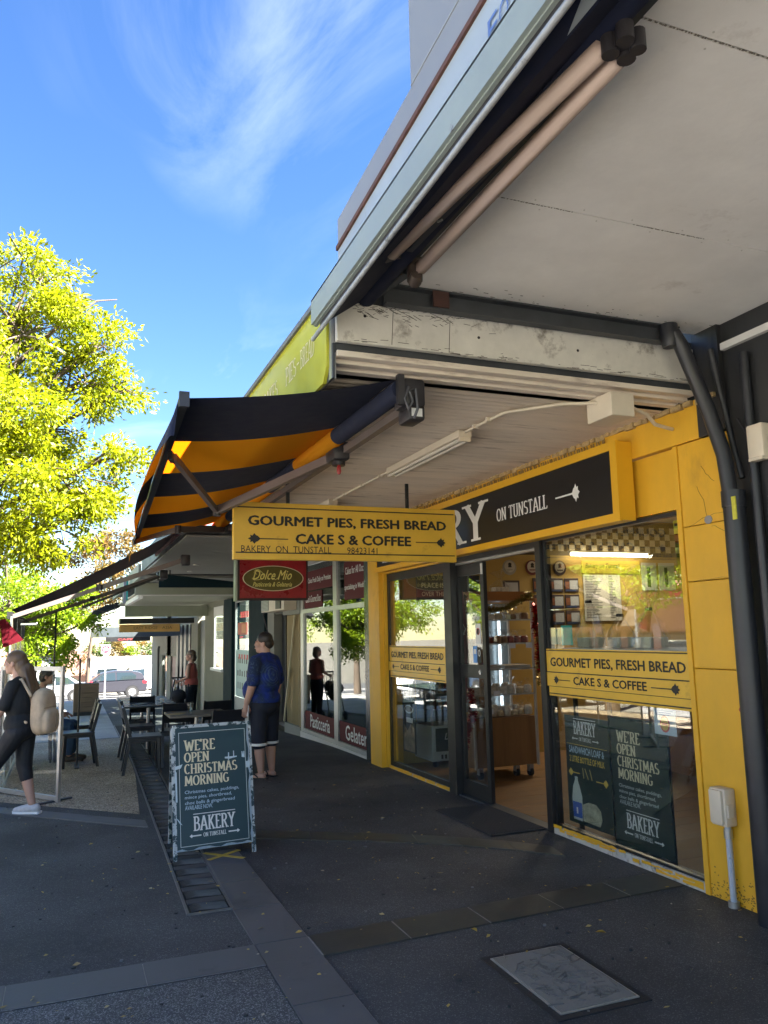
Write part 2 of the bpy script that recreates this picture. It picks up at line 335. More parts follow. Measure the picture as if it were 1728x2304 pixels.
corr_cream = M('corrugated_paint', (0.74,0.65,0.55), 0.5, vary=0.15, vs=2, dirt=(0.18,0.10,0.075), ds=5.5, dth=0.555, dw=0.18, stretch=(0.22,2.4,1))
beam_white = M('beam_paint', (0.66,0.64,0.58), 0.6, vary=0.14, vs=3, dirt=(0.15,0.125,0.095), ds=4, dth=0.545, dw=0.14, bump=0.15, bs=30)
grey_clad = M('grey_cladding', (0.23,0.245,0.265), 0.5, vary=0.07, vs=2, dirt=(0.2,0.21,0.22), ds=3, dth=0.63, dw=0.15, stretch=(1,1,0.2))
pale_fascia = M('pale_fascia', (0.33,0.385,0.43), 0.45, vary=0.06, vs=2, dirt=(0.25,0.25,0.23), ds=5, dth=0.62, dw=0.12, stretch=(1,1,0.3))
rust = M('rust', (0.10,0.042,0.03), 0.8, vary=0.4, vs=14, bump=0.3)
rail_grey = M('rail_grey', (0.27,0.315,0.30), 0.42, vary=0.08, vs=4, dirt=(0.12,0.12,0.12), ds=9, dth=0.65, dw=0.08)
lip_grey = M('lip_grey', (0.30,0.32,0.34), 0.45, vary=0.2, vs=12, dirt=(0.05,0.05,0.05), ds=14, dth=0.58, dw=0.1)
steel_dark = M('steel_dark', (0.045,0.05,0.057), 0.5, vary=0.25, vs=6, dirt=(0.12,0.05,0.035), ds=3, dth=0.68, dw=0.08)
arm_tan = M('awning_arm_tan', (0.48,0.37,0.32), 0.42, vary=0.06, vs=4)
arm_brown = M('awning_arm_brown', (0.155,0.125,0.115), 0.4, vary=0.1, vs=4)
dark_plastic = M('dark_plastic', (0.028,0.026,0.030), 0.42, vary=0.15, vs=10)
navy_cloth = M('navy_canvas', (0.004,0.009,0.034), 0.85, vary=0.12, vs=9)
cream_plastic = M('cream_plastic', (0.66,0.58,0.46), 0.5, vary=0.06, vs=5, dirt=(0.3,0.25,0.19), ds=8, dth=0.66, dw=0.1)
white_paint = M('white_paint', (0.66,0.65,0.62), 0.55, vary=0.06, vs=3)
wood_brown = M('wood_brown', (0.24,0.115,0.045), 0.5, vary=0.28, vs=6, stretch=(1,1,0.12))
wood_floor = M('wood_floor', (0.23,0.125,0.05), 0.62, spec=0.2, vary=0.2, vs=5, stretch=(0.15,1.5,1))
chrome = M('chrome', (0.6,0.6,0.6), 0.2, metal=1.0)
alu = M('aluminium', (0.50,0.51,0.51), 0.36, metal=0.75, vary=0.1, vs=8)
pane = glass('window_glass', (0.93,0.96,0.95), 0.13)
pane_clear = glass('clear_glass', (0.97,0.98,0.975), 0.03)
cello = glass('cellophane', (0.96,0.965,0.97), 0.06, 0.08)

# ------------------------------------------------------------------ ground
def sheet(name, pts, mat, lift=0.0, n=40):
    """strip following the slope: pts = list of (xl, xr, y)"""
    mb = MB()
    ys = []
    for i in range(len(pts)-1):
        a, b = pts[i], pts[i+1]; k = max(1, int(abs(b[2]-a[2])/1.0))
        for j in range(k):
            t = j/k; ys.append(tuple(a[q]+(b[q]-a[q])*t for q in range(3)))
    ys.append(pts[-1])
    v = []
    for xl, xr, y in ys: v += [(xl,y,gz(y)+lift),(xr,y,gz(y)+lift)]
    mb.add(v, [(2*i,2*i+1,2*i+3,2*i+2) for i in range(len(ys)-1)])
    return mb.build(name, mat, origin=(0,0,0))
def speckle(name, base, spot, scale=160, th=0.62, rough=0.85, vary=0.2, spot2=None, bump=0.5, big=0.12):
    m = bpy.data.materials.new(name); m.use_nodes = True; t = m.node_tree; b = t.nodes['Principled BSDF']; b.inputs['Roughness'].default_value = rough; b.inputs['Specular IOR Level'].default_value = 0.4
    tcn = t.nodes.new('ShaderNodeTexCoord')
    vo = t.nodes.new('ShaderNodeTexVoronoi'); vo.inputs['Scale'].default_value = scale; t.links.new(tcn.outputs['Object'], vo.inputs['Vector'])
    sepn = t.nodes.new('ShaderNodeSeparateColor'); t.links.new(vo.outputs['Color'], sepn.inputs[0])
    mr = t.nodes.new('ShaderNodeMapRange'); mr.inputs[1].default_value = th; mr.inputs[2].default_value = 1.0; t.links.new(sepn.outputs[0], mr.inputs[0])
    nb = t.nodes.new('ShaderNodeTexNoise'); nb.inputs['Scale'].default_value = 1.1; nb.inputs['Detail'].default_value = 7; nb.inputs['Roughness'].default_value = 0.6; t.links.new(tcn.outputs['Object'], nb.inputs['Vector'])
    m2 = t.nodes.new('ShaderNodeMapRange'); m2.inputs[1].default_value = 0.35; m2.inputs[2].default_value = 0.65; m2.inputs[3].default_value = 1-vary; m2.inputs[4].default_value = 1+vary; t.links.new(nb.outputs[0], m2.inputs[0])
    mc = t.nodes.new('ShaderNodeMixRGB'); mc.inputs['Color1'].default_value = (*base,1); mc.inputs['Color2'].default_value = (*spot,1); t.links.new(mr.outputs[0], mc.inputs['Fac']); lastc = mc.outputs[0]
    if spot2:
        m3 = t.nodes.new('ShaderNodeMapRange'); m3.inputs[1].default_value = 0.7; m3.inputs[2].default_value = 0.8; t.links.new(sepn.outputs[1], m3.inputs[0])
        mc2 = t.nodes.new('ShaderNodeMixRGB'); mc2.inputs['Color2'].default_value = (*spot2,1); t.links.new(m3.outputs[0], mc2.inputs['Fac']); t.links.new(lastc, mc2.inputs['Color1']); lastc = mc2.outputs[0]
    sc = t.nodes.new('ShaderNodeVectorMath'); sc.operation = 'SCALE'; t.links.new(lastc, sc.inputs[0]); t.links.new(m2.outputs[0], sc.inputs['Scale']); t.links.new(sc.outputs[0], b.inputs['Base Color'])
    bn = t.nodes.new('ShaderNodeBump'); bn.inputs['Strength'].default_value = bump; bn.inputs['Distance'].default_value = 0.004; t.links.new(vo.outputs['Distance'], bn.inputs['Height']); t.links.new(bn.outputs[0], b.inputs['Normal'])
    return m
asphalt = speckle('asphalt_footpath', (0.060,0.061,0.062), (0.165,0.165,0.162), 210, 0.80, 0.8, 0.28)
asphalt_open = speckle('asphalt_aggregate', (0.068,0.069,0.070), (0.30,0.30,0.29), 210, 0.62, 0.8, 0.15)
aggregate = speckle('exposed_aggregate', (0.33,0.26,0.175), (0.6,0.52,0.4), 95, 0.4, 0.8, 0.2, spot2=(0.12,0.095,0.07))
road_mat = speckle('road_asphalt', (0.26,0.25,0.235), (0.4,0.39,0.37), 90, 0.7, 0.85, 0.15)
blue_path = speckle('concrete_path', (0.34,0.33,0.31), (0.44,0.43,0.41), 60, 0.6, 0.8, 0.15)
earth = speckle('earth', (0.11,0.10,0.075), (0.2,0.19,0.16), 20, 0.5, 0.9, 0.25)
bluestone = M('bluestone', (0.108,0.109,0.109), 0.62, vary=0.16, vs=2.5, bump=0.10, bs=70, dirt=(0.035,0.038,0.042), ds=1.6, dth=0.55, dw=0.2)
bluestone_wet = M('bluestone_green', (0.046,0.047,0.041), 0.5, vary=0.2, vs=2.5, bump=0.10, bs=70)
grout = M('grout', (0.30,0.28,0.25), 0.9, vary=0.2, vs=20)

g = structure(sheet('ground', [(-160,160,-40),(-160,160,11),(-160,160,30),(-160,160,75),(-260,300,400)], earth, -0.16))
structure(sheet('footpath', [(-3.2,3.89,-4),(-3.2,3.89,11),(-3.2,3.89,44)], asphalt, 0.0))
structure(sheet('road', [(-13,-3.36,-20),(-13,-3.36,11),(-13,-3.36,46)], road_mat, -0.13))
structure(sheet('far_footpath', [(-19,-13.15,-20),(-19,-13.15,11),(-19,-13.15,44)], blue_path, 0.0))
structure(sheet('cross_street', [(-60,60,46.2),(-60,60,62)], speckle('cross_asphalt', (0.075,0.075,0.073), (0.15,0.15,0.15), 60, 0.7, 0.85, 0.15), -0.128))
k_ = MB()
for y0 in range(-20, 44, 2): k_.add([(-3.36,y0,gz(y0)-0.2),(-3.2,y0,gz(y0)-0.2),(-3.2,y0,gz(y0)+0.004),(-3.36,y0,gz(y0)+0.004),(-3.36,y0+1.98,gz(y0+2)-0.2),(-3.2,y0+1.98,gz(y0+2)-0.2),(-3.2,y0+1.98,gz(y0+2)+0.004),(-3.36,y0+1.98,gz(y0+2)+0.004)],[(0,1,2,3),(7,6,5,4),(3,2,6,7),(0,3,7,4),(1,5,6,2)])
structure(k_.build('kerb', bluestone, origin=(0,0,0)))
# pebbly foreground panels beyond the near paving strip
structure(sheet('aggregate_asphalt', [(-3.15,1.025,0.5),(-3.15,1.025,4.36)], asphalt_open, 0.004))
ag = MB(); dg_ = lambda x: 8.07-0.99*(x-0.78)      # far diagonal strip line
DRX = lambda y: 0.775+0.024*(y-5.35)
v = [(x, dg_(x)+0.30 if x > -3 else dg_(x), 0.004) for x in np.linspace(-1.9, 0.73, 8)]
rows = [v]
for y in list(np.arange(10.9, 16.2, 0.65)):
    rows.append([(x0+(DRX(y)-0.03-0.73)*(i/7), y, gz(y)+0.004) for i, x0 in enumerate(np.linspace(-3.15, 0.73, 8))])
vv = [p for r_ in rows for p in r_]; ff = []
for a in range(len(rows)-1):
    for i in range(7): ff.append((a*8+i, a*8+i+1, (a+1)*8+i+1, (a+1)*8+i))
ag.add(vv, ff); structure(ag.build('aggregate_paving', aggregate, origin=(0,0,0)))
structure(sheet('bounce_verge', [(-3.15,-1.15,-4),(-3.15,-1.15,4.3)], aggregate, 0.008)); structure(sheet('bounce_verge', [(-3.15,-1.15,4.7),(-3.15,-1.15,9.5)], aggregate, 0.008))  # unseen pale ground, added to bounce sunlight up onto the soffit
structure(sheet('pale_path', [(-3.15,1.0,16.2),(-3.15,1.25,26),(-3.15,1.7,43)], blue_path, 0.004))

# bluestone paving strips, one tile at a time
pav = structure(MB().box(0.9,3.0,-0.03,1.0,3.1,-0.02).build('paving_strip', grout, origin=(0,0,0)))
def paver(poly, mat=bluestone, dz=0.0):
    n = len(poly); c = Vector((sum(p[0] for p in poly)/n, sum(p[1] for p in poly)/n)); q = []
    for p in poly:
        d = Vector(p)-c; q.append((c+d*(1-0.0022/d.length)))
    z0 = [gz(p.y) for p in q]; h = 0.009+dz
    vs_ = [(p.x,p.y,z-0.02) for p, z in zip(q, z0)]+[(p.x,p.y,z+h) for p, z in zip(q, z0)]
    fs = [tuple(range(n,2*n))]+[(i,(i+1)%n,n+(i+1)%n,n+i) for i in range(n)]
    return MB().add(vs_, fs).build('paver', mat, pav)
gj = structure(MB().add([(-0.9,4.37,0.006),(1.03,4.37,0.006),(1.03,4.66,0.006),(-0.9,4.66,0.006)],[(0,1,2,3)]).add([(1.335,4.368,0.006),(3.85,4.482,0.006),(3.85,4.772,0.006),(1.335,4.66,0.006)],[(0,1,2,3)]).add([(1.028,2.2,0.006),(1.335,2.2,0.006),(1.335,6.7,0.006),(1.065,6.7,0.006)],[(0,1,2,3)]).build('paving_joint', grout, origin=(0,0,0)))
for i, (xa, xb) in enumerate([(-2.2,-1.55),(-1.55,-0.86),(-0.86,-0.215),(-0.215,0.435),(0.435,1.03)]):
    paver([(xa,4.375),(xb,4.375),(xb,4.665),(xa,4.665)], bluestone, random.uniform(-0.001,0.002))
for i in range(6):
    xa, xb = 1.335+i*0.52, 1.335+(i+1)*0.52; xb = min(xb, 3.86); sl_ = 0.045
    if xb-xa < 0.05: continue
    paver([(xa+.004,4.36+(xa-1.33)*sl_),(xb-0.004,4.36+(xb-1.33)*sl_),(xb-0.004,4.665+(xb-1.33)*sl_),(xa+.004,4.665+(xa-1.33)*sl_)], bluestone_wet, random.uniform(-0.001,0.002))
ysl = [2.1,2.75,3.35,3.86,4.37,4.665,5.28,5.86,6.30,6.72]
for a, b in zip(ysl[:-1], ysl[1:]):
    paver([(1.032,a),(1.332,a),(1.332,b-0.003),(1.032,b-0.003)], bluestone, random.uniform(-0.001,0.002))
dgl = [(-1.86,10.68),(-1.3,10.13),(-0.75,9.58),(-0.2,9.04),(0.33,8.50),(0.755,8.09)]
for (x0,y0),(x1,y1) in zip(dgl[:-1], dgl[1:]):
    paver([(x0-0.0,y0-0.28),(x1,y1-0.28),(x1,y1+0.02),(x0,y0+0.02)], bluestone)
dgr = [(1.06,7.78),(1.6,7.27),(2.02,6.99),(2.42,6.76),(2.78,6.50),(3.06,6.28),(3.38,5.98),(3.62,5.68)]
for (x0,y0),(x1,y1) in zip(dgr[:-1], dgr[1:]):
    paver([(x0-0.06,y0-0.28),(x1-0.06,y1-0.28),(x1,y1),(x0,y0)], bluestone_wet)

# drain with cast ribbed cover plates
iron = M('cast_iron', (0.062,0.062,0.062), 0.75, metal=0.0, vary=0.3, vs=20)
iron_worn = M('cast_iron_worn', (0.085,0.082,0.076), 0.55, metal=0.0, vary=0.35, vs=14)
dr = thing('drain', 'long cast iron channel drain with wavy ribbed cover plates in the footpath', 'drain', (0.9,5.3,0))
fr_ = MB()
for y in np.arange(5.32, 19.9, 0.5):
    y2 = min(y+0.5, 20); 
    for sx in (-0.012, 0.262):
        fr_.bar((DRX(y)+sx,y,gz(y)+0.002),(DRX(y2)+sx,y2,gz(y2)+0.002),0.016,0.018)
fr_.bar((0.765,5.32,0.002),(1.04,5.32,0.002),0.016,0.018)
fr_.build('drain_frame', M('drain_edge',(0.16,0.155,0.145),0.55,metal=.3,vary=.3,vs=14), dr)
ch_ = MB()
for y in np.arange(5.32, 19.6, 0.5):
    y2 = min(y+0.5, 20); ch_.add([(DRX(y),y,gz(y)+0.0045),(DRX(y)+0.25,y,gz(y)+0.0045),(DRX(y2)+0.25,y2,gz(y2)+0.0045),(DRX(y2),y2,gz(y2)+0.0045)],[(0,1,2,3)])
ch_.build('drain_bed', M('drain_dark',(0.012,0.012,0.012),.9), dr)
def rib_plate(full):
    mb = MB(); 
    for k in range(4 if full else 3):
        yy = 0.014+k*0.033; pts = []
        for i in range(15):
            t = i/14; pts.append((0.012+0.226*t, yy+0.010*math.sin(t*math.pi*2+0.4)+0.026*math.sin(t*math.pi), 0.006))
        vs_ = []; 
        for p in pts: vs_ += [(p[0],p[1]-0.0042,0.005),(p[0],p[1]-0.0016,0.014),(p[0],p[1]+0.0016,0.014),(p[0],p[1]+0.0042,0.005)]
        fs = []
        for i in range(14):
            for q in range(3): fs.append((i*4+q, i*4+4+q, i*4+5+q, i*4+q+1))
        mb.add(vs_, fs)
    return mb
def flat_plate():
    mb = MB(); mb.bbox(0.006,0.012,0.002,0.244,0.105,0.011,0.003); return mb
rp = rib_plate(True).build('rib_plate', iron_worn, dr, smooth=True); fp = flat_plate().build('cover_plate', iron, dr)
rp['_s'] = 1
k = 0; y = 5.34; first = True
while y < 15.5:
    off = Vector((DRX(y)-0.9, y-5.3, gz(y)-0.0))
    if first:
        rp.location = Vector((DRX(y), y, gz(y)))-Vector((0.9,5.3,0))+Vector((0.9,5.3,0)); rp.location = off+Vector(dr['_o'])*1.0
        fp.location = Vector((DRX(y+.15)-0.9, y+.15-5.3, gz(y)))+Vector(dr['_o']); first = False
    else:
        inst('rib_plate', rp, dr, off+Vector(dr['_o'])); inst('cover_plate', fp, dr, Vector((DRX(y+.15)-0.9, y+.15-5.3, gz(y+.15)))+Vector(dr['_o']))
    y += 0.27

# yellow tape cross
tape = M('yellow_tape', (0.50,0.37,0.06), 0.6, vary=0.2, vs=14)
tx = thing('tape_cross', 'worn yellow tape cross stuck on the paving beside the sandwich board', 'tape mark', (1.2,6.55,0.009))
MB().bar((1.075,6.69,0.0105),(1.335,6.41,0.0105),0.04,0.002).build('tape_strip', tape, tx)
MB().bar((1.075,6.47,0.0125),(1.345,6.655,0.0125),0.04,0.002).build('tape_strip', tape, tx)

# access pit cover
concrete = M('pit_concrete', (0.22,0.21,0.185), 0.8, vary=0.14, vs=5, bump=0.35, bs=90, dirt=(0.17,0.16,0.145), ds=6, dth=0.55, dw=0.15)
pc = thing('pit_cover', 'rectangular grey concrete pit cover with scratched pattern in dark asphalt surround', 'pit cover', (2.32,3.6,0))
P4 = [(2.10,3.285),(2.53,3.285),(2.545,3.95),(2.115,3.95)]
def inset(P_, d):
    c = Vector((sum(p[0] for p in P_)/4, sum(p[1] for p in P_)/4)); return [((Vector(p)-c)[0]*(1-d/0.215)+c[0], (Vector(p)-c)[1]*(1-d/0.33)+c[1]) for p in P_]
tar = M('tar_patch', (0.022,0.022,0.024), 0.7, vary=0.3, vs=10, bump=0.4)
MB().prism(inset(P4,-0.04), (0,0,-0.02), (1,0,0), (0,1,0), 0.026).build('tar_surround', tar, pc)
MB().prism(P4, (0,0,-0.02), (1,0,0), (0,1,0), 0.031).build('steel_frame', alu, pc)
MB().prism(inset(P4,0.010), (0,0,-0.02), (1,0,0), (0,1,0), 0.034).build('concrete_infill', concrete, pc)
sc_ = MB(); rs = random.Random(3)
for i in range(120):
    x, y = rs.uniform(2.15,2.50), rs.uniform(3.33,3.90); a = rs.choice([0.3,1.2,1.9,2.7])+rs.uniform(-.3,.3); L = rs.uniform(0.03,0.085)
    sc_.bar((x,y,0.0142),(x+L*math.cos(a),y+L*math.sin(a),0.0142),0.005,0.006)
stuff(sc_.build('scratch_pattern', M('pit_concrete_light', (0.165,0.155,0.135), 0.8, vary=0.2, vs=20), pc))

# litter of small leaves and petals
rs = random.Random(11); litter = MB()
for i in range(420):
    x = rs.uniform(-0.5,3.8); y = rs.choice([rs.uniform(3.0,7.5), rs.uniform(3.0,10.5)])
    a = rs.uniform(0,6.28); L = rs.choice([0.005,0.008,0.010,0.014,0.022]); w = L*rs.uniform(.3,.6)
    if x > 3.3 and rs.random() < .4: x = rs.uniform(3.55,3.83)
    c, s_ = math.cos(a), math.sin(a); z = gz(y)+0.013; h = L*rs.uniform(.1,.5)
    litter.add([(x-c*L,y-s_*L,z),(x-s_*w,y+c*w,z+h),(x+c*L,y+s_*L,z+h*.4),(x+s_*w,y-c*w,z)],[(0,3,2,1)])
stuff(litter.build('leaf_litter', leafmat('litter', [(0.55,0.5,0.42),(0.42,0.36,0.2),(0.5,0.36,0.1),(0.3,0.22,0.1),(0.62,0.58,0.52)], 0.1), origin=(0,0,0)))
gum = MB(); gum2 = MB()
for i in range(230):
    x, y = rs.uniform(-.8,3.8), rs.uniform(2.9,10); r_ = rs.choice([.004,.006,.008,.010,.013]); (gum if i%3 else gum2).prism([(x+r_*rs.uniform(.7,1.2)*math.cos(k*.785),y+r_*rs.uniform(.6,1.1)*math.sin(k*.785)) for k in range(8)],(0,0,gz(y)-.002),(1,0,0),(0,1,0),.0085 if y > 4.4 else .0125)
stuff(gum.build('gum_spots', M('gum_dark',(0.046,0.046,0.046),.8), origin=(0,0,0))); stuff(gum2.build('gum_spots', M('gum_pale',(0.16,0.16,0.155),.8), origin=(0,0,0)))
leafy = leafmat('fallen_leaf', [(0.42,0.28,0.07),(0.5,0.33,0.06)], 0.2)
for (x, y) in ((2.86,4.02),(2.23,4.35)):
    mb = MB(); pts = [(-.03,0),(-.012,.011),(.01,.013),(.032,.002),(.012,-.010),(-.01,-.012)]; a = rs.uniform(0,6)
    mb.add([(x+p[0]*math.cos(a)-p[1]*math.sin(a), y+p[0]*math.sin(a)+p[1]*math.cos(a), 0.006+abs(p[1])*.9) for p in pts]+[(x,y,0.008)],[(i,(i+1)%6,6) for i in range(6)])
    tag(mb.build('fallen_leaf', leafy), 'yellow fallen leaf on the asphalt beyond the pit cover' if x > 2.5 else 'small yellow leaf lying left of the pit cover on asphalt', 'leaf', 'fallen leaves on the footpath')
# ------------------------------------------------------------------ neighbouring building on the right with its canopy
nb = thing('neighbouring_building', 'black walled building at the right edge with grey clad parapet and white soffit', 'building', (3.9,2.0,0))
MB().box(3.90,-4,-0.1,4.15,3.80,4.6).build('wall', black_wall, nb)
MB().box(4.15,-4,4.3,9,3.80,6.4).build('upper_wall', grey_clad, nb)
MB().box(3.865,-4,3.455,3.899,3.78,3.50).build('cornice', white_paint, nb)
SLN = lambda y: 0.034*(3.62-y)
ZR = lambda y: 3.717+0.085*(3.75-y)          # the rusty line where fascia and parapet meet
def slab(name, mat, x0, x1, ya, yb, zlo, zhi):
    v = [(x,y,f(y)) for f in (zlo, zhi) for x, y in ((x0,ya),(x1,ya),(x1,yb),(x0,yb))]
    return MB().add(v, [(3,2,1,0),(4,5,6,7),(0,1,5,4),(1,2,6,5),(2,3,7,6),(3,0,4,7)]).build(name, mat, nb)
slab('fascia', pale_fascia, 1.27, 1.33, -3, 3.77, lambda y: 3.45, lambda y: ZR(y)-.008)
slab('rust_strip', rust, 1.258, 1.29, -3, 3.77, lambda y: ZR(y)-.012, lambda y: ZR(y)+.012)
slab('parapet', grey_clad, 1.275, 1.36, 2.79, 3.785, lambda y: ZR(y)+.014, lambda y: ZR(y)+.175)
for i in range(3):
    yb = 2.785-i*1.25; ya = yb-1.245
    slab('parapet', grey_clad, 1.272, 3.88, ya, yb, lambda y: ZR(y)+.014, lambda y: 6.5)
slab('flashing', M('flash_pale',(0.33,0.35,0.37),0.5), 1.268, 1.271, 0, 2.78, lambda y: ZR(y)+.172, lambda y: ZR(y)+.177)
for s_, y0 in (('F',2.125),('O',2.05),('O',1.95),('D',1.85)): letters(s_, (1.268,y0,3.655+.085*(2.125-y0)), (0,-1,0.085), (0,0,1), .062, .095, blue_print, nb, lift=.004)
# soffit sheets with open seams
for i, (ya, yb) in enumerate(((-1.6,-0.4),(-0.39,0.70),(0.706,1.815),(1.826,2.915),(2.921,4.0))):
    MB().box(1.53,ya,3.64,3.90,yb,3.655).build('soffit_panel', soffit_white, nb)
MB().box(1.36,-4,3.66,3.9,4.0,3.69).build('canopy_roof', steel_dark, nb)
rs = random.Random(77); sc2 = MB(); gm2 = MB()
for ys_ in (0.74,1.79,1.86,2.885,2.95,3.95):
    x = 1.65
    while x < 3.85: sc2.cyl((x,ys_,3.6405),(x,ys_,3.638),0.004,None,8); x += rs.uniform(.26,.34)
for k in range(14): sc2.cyl((rs.uniform(1.7,3.8),rs.uniform(.9,3.8),3.6405),(0,0,0),0.0,0.0,3) if False else None
stuff(sc2.build('soffit_screws', M('screw_pale',(0.6,0.58,0.54),0.5), nb))
for ys_, x0, x1 in ((1.820,1.6,3.85),(2.918,1.75,2.15),(2.918,2.5,2.95)):
    x = x0
    while x < x1:
        w = rs.uniform(.003,.012); gm2.box(x,ys_-rs.uniform(.0005,.004),3.6385,x+w,ys_+rs.uniform(.0005,.004),3.6402); x += w+rs.choice([0,.002,.004,.008,.012])
for k in range(70):
    x = rs.gauss(2.7,.5); y = 3.93-abs(rs.gauss(0,.05)); gm2.box(x,y,3.6388,x+rs.uniform(.004,.03),y+rs.uniform(.002,.006),3.6402)
stuff(gm2.build('soffit_grime', M('grime_soft',(0.2,0.175,0.15),0.9), nb))
MB().box(1.53,-4,3.618,1.556,3.99,3.639).build('soffit_trim', white_paint, nb)
# steel channel along the canopy end and the rusty patch
ch = MB(); ch.box(1.60,3.95,3.52,3.66,3.965,3.635); ch.box(1.60,3.90,3.52,3.66,3.95,3.528); ch.box(1.60,3.90,3.625,3.66,3.95,3.635)
ch.build('canopy_channel', steel_dark, nb)
MB().box(1.88,3.889,3.530,1.98,3.899,3.624).build('rust_patch', M('rust_dark',(0.06,0.026,0.02),.85,vary=.3,vs=20), nb)

# retracted awning under it
na = thing('retracted_awning', 'retracted awning with grey front rail and folded tan arms under the near canopy', 'awning', (1.3,2.0,3.4))
ZL = lambda y: 0.030*(4.05-y)
def yz(x0,z0,x1,z1,ya,yb):     # plate following the rail's slope
    return [(x0,ya,z0+ZL(ya)),(x1,ya,z0+ZL(ya)),(x1,ya,z1+ZL(ya)),(x0,ya,z1+ZL(ya)),(x0,yb,z0+ZL(yb)),(x1,yb,z0+ZL(yb)),(x1,yb,z1+ZL(yb)),(x0,yb,z1+ZL(yb))]
BF = [(0,1,2,3),(7,6,5,4),(0,4,5,1),(1,5,6,2),(2,6,7,3),(3,7,4,0)]
f_ = MB(); f_.add(yz(1.205,3.395,1.222,3.535,4.06,-2), BF); f_.add(yz(1.205,3.525,1.25,3.537,4.06,-2), BF); f_.add(yz(1.222,3.388,1.240,3.402,4.06,-2), BF)
f_.build('front_rail', rail_grey, na)
f_ = MB(); f_.tube([(1.226,4.10,3.327),(1.226,2.9,3.333+ZL(2.9)),(1.226,-2,3.333+ZL(-2))],0.012,10); f_.build('lower_lip', lip_grey, na, smooth=True)
MB().add(yz(1.238,3.340,1.242,3.395,4.0,-2), BF).build('lip_web', dark_plastic, na)
MB().add([(1.245,4.0,3.375),(1.245,-2,3.375+ZL(-2)),(1.50,-2,3.56+0.02),(1.50,4.0,3.56),(1.245,4.0,3.379),(1.245,-2,3.379+ZL(-2)),(1.50,-2,3.584),(1.50,4.0,3.564)],[(0,3,2,1),(4,5,6,7),(0,1,5,4),(1,2,6,5),(2,3,7,6),(3,0,4,7)]).build('fabric', navy_cloth, na)
MB().cyl((1.505,4.06,3.578),(1.505,-2,3.60),0.062,None,22).build('roller', navy_cloth, na, smooth=True)
MB().cyl((1.505,4.075,3.578),(1.505,4.061,3.578),0.064,None,22).build('roller_end_cap', cream_plastic, na, smooth=True)
MB().bar((1.588,3.96,3.60),(1.588,-2,3.60),0.036,0.036).build('torsion_bar', steel_dark, na)
def taperarm(p, q, name, mat, w=0.052, h=0.062):
    a = MB(); a.bar(p, q, w, h); 
    d = (Vector(q)-Vector(p)); 
    o = a.build(name, mat, na); bm = bmesh.new(); bm.from_mesh(o.data); bmesh.ops.bevel(bm, geom=list(bm.edges), offset=0.010, segments=3, affect='EDGES'); bm.to_mesh(o.data); bm.free(); o.data.polygons.foreach_set('use_smooth',[True]*len(o.data.polygons)); 
    return o
taperarm((1.50,1.83,3.495),(1.372,3.29,3.475),'arm',arm_tan)
taperarm((1.572,1.84,3.495),(1.592,3.44,3.505),'arm',arm_tan)
jn = MB()
for k, (dx, dy, r_) in enumerate(((0,0,0.036),(0.03,0.03,0.03),(-0.03,0.03,0.028),(0.035,-0.02,0.026),(-0.02,-0.03,0.028))): jn.cyl((1.545+dx,1.785+dy,3.475-abs(dx)*.4),(1.545+dx,1.785+dy,3.525),r_,None,14)
jn.build('elbow_joint', dark_plastic, na, smooth=True)
br_ = MB(); br_.tube([(1.60,3.50,3.60),(1.605,3.53,3.55),(1.602,3.53,3.49),(1.58,3.48,3.455),(1.57,3.43,3.47)],[.03,.036,.038,.036,.03],12); br_.cyl((1.585,3.49,3.46),(1.585,3.49,3.56),0.04,None,14)
br_.build('shoulder_bracket', M('worn_bronze', (0.085,0.065,0.055), 0.4, metal=0.3, vary=0.3, vs=10), na, smooth=True)
MB().bar((1.40,3.27,3.49),(1.36,3.36,3.50),0.05,0.06).build('arm_foot', dark_plastic, na)
MB().bar((1.60,3.62,3.585),(1.53,3.93,3.575),0.05,0.06).build('wall_bracket', steel_dark, na)
w_ = MB()
for y in (3.0,2.62): w_.tube([(1.47,y,3.53),(1.475,y-0.02,3.50),(1.48,y-0.05,3.495)],0.005,8)
w_.build('hook', alu, na)
MB().bar((1.475,3.3,3.535),(1.53,1.9,3.54),0.03,0.05).build('inner_link', steel_dark, na)

MB().box(1.34,4.0,3.54,1.62,4.03,3.70).build('gap_filler', steel_dark, nb)  # added dark filler, closes the hole where sky leaked past the roller
# black drainpipe on the corner
dp = thing('drainpipe', 'thick black peeling drainpipe down the corner beside the yellow pillar', 'drainpipe', (3.80,3.72,0))
MB().tube([(3.805,3.72,-0.02),(3.805,3.72,2.50)],0.066,18).build('lower_pipe', pipe_black, dp, smooth=True)
MB().tube([(3.80,3.735,2.48),(3.79,3.75,2.75),(3.745,3.80,3.05),(3.66,3.83,3.32),(3.60,3.84,3.48),(3.55,3.85,3.56)],0.047,16).build('upper_bend', pipe_black, dp, smooth=True)
MB().tube([(3.805,3.72,2.42),(3.805,3.72,2.52)],0.072,18).build('collar', pipe_black, dp, smooth=True)
MB().lathe([(0.045,0),(0.056,0.04),(0.062,0.10),(0.055,0.15)],(3.54,3.87,3.47),14).build('spout', pipe_black, dp, smooth=True)
p2_ = MB(); p2_.tube([(3.868,3.60,-0.02),(3.868,3.60,2.6),(3.868,3.60,3.38)],0.028,12); p2_.build('conduit', pipe_black, dp, smooth=True)
MB().tube([(3.87,3.70,2.6),(3.865,3.74,2.8),(3.84,3.77,3.1),(3.80,3.78,3.35),(3.78,3.78,3.45)],0.02,10).build('conduit', pipe_black, dp, smooth=True)
MB().box(3.725,3.63,2.33,3.733,3.66,2.47).build('warning_tag', M('lime_tag', (0.55,0.52,0.05), 0.5, vary=0.2, vs=30), dp)
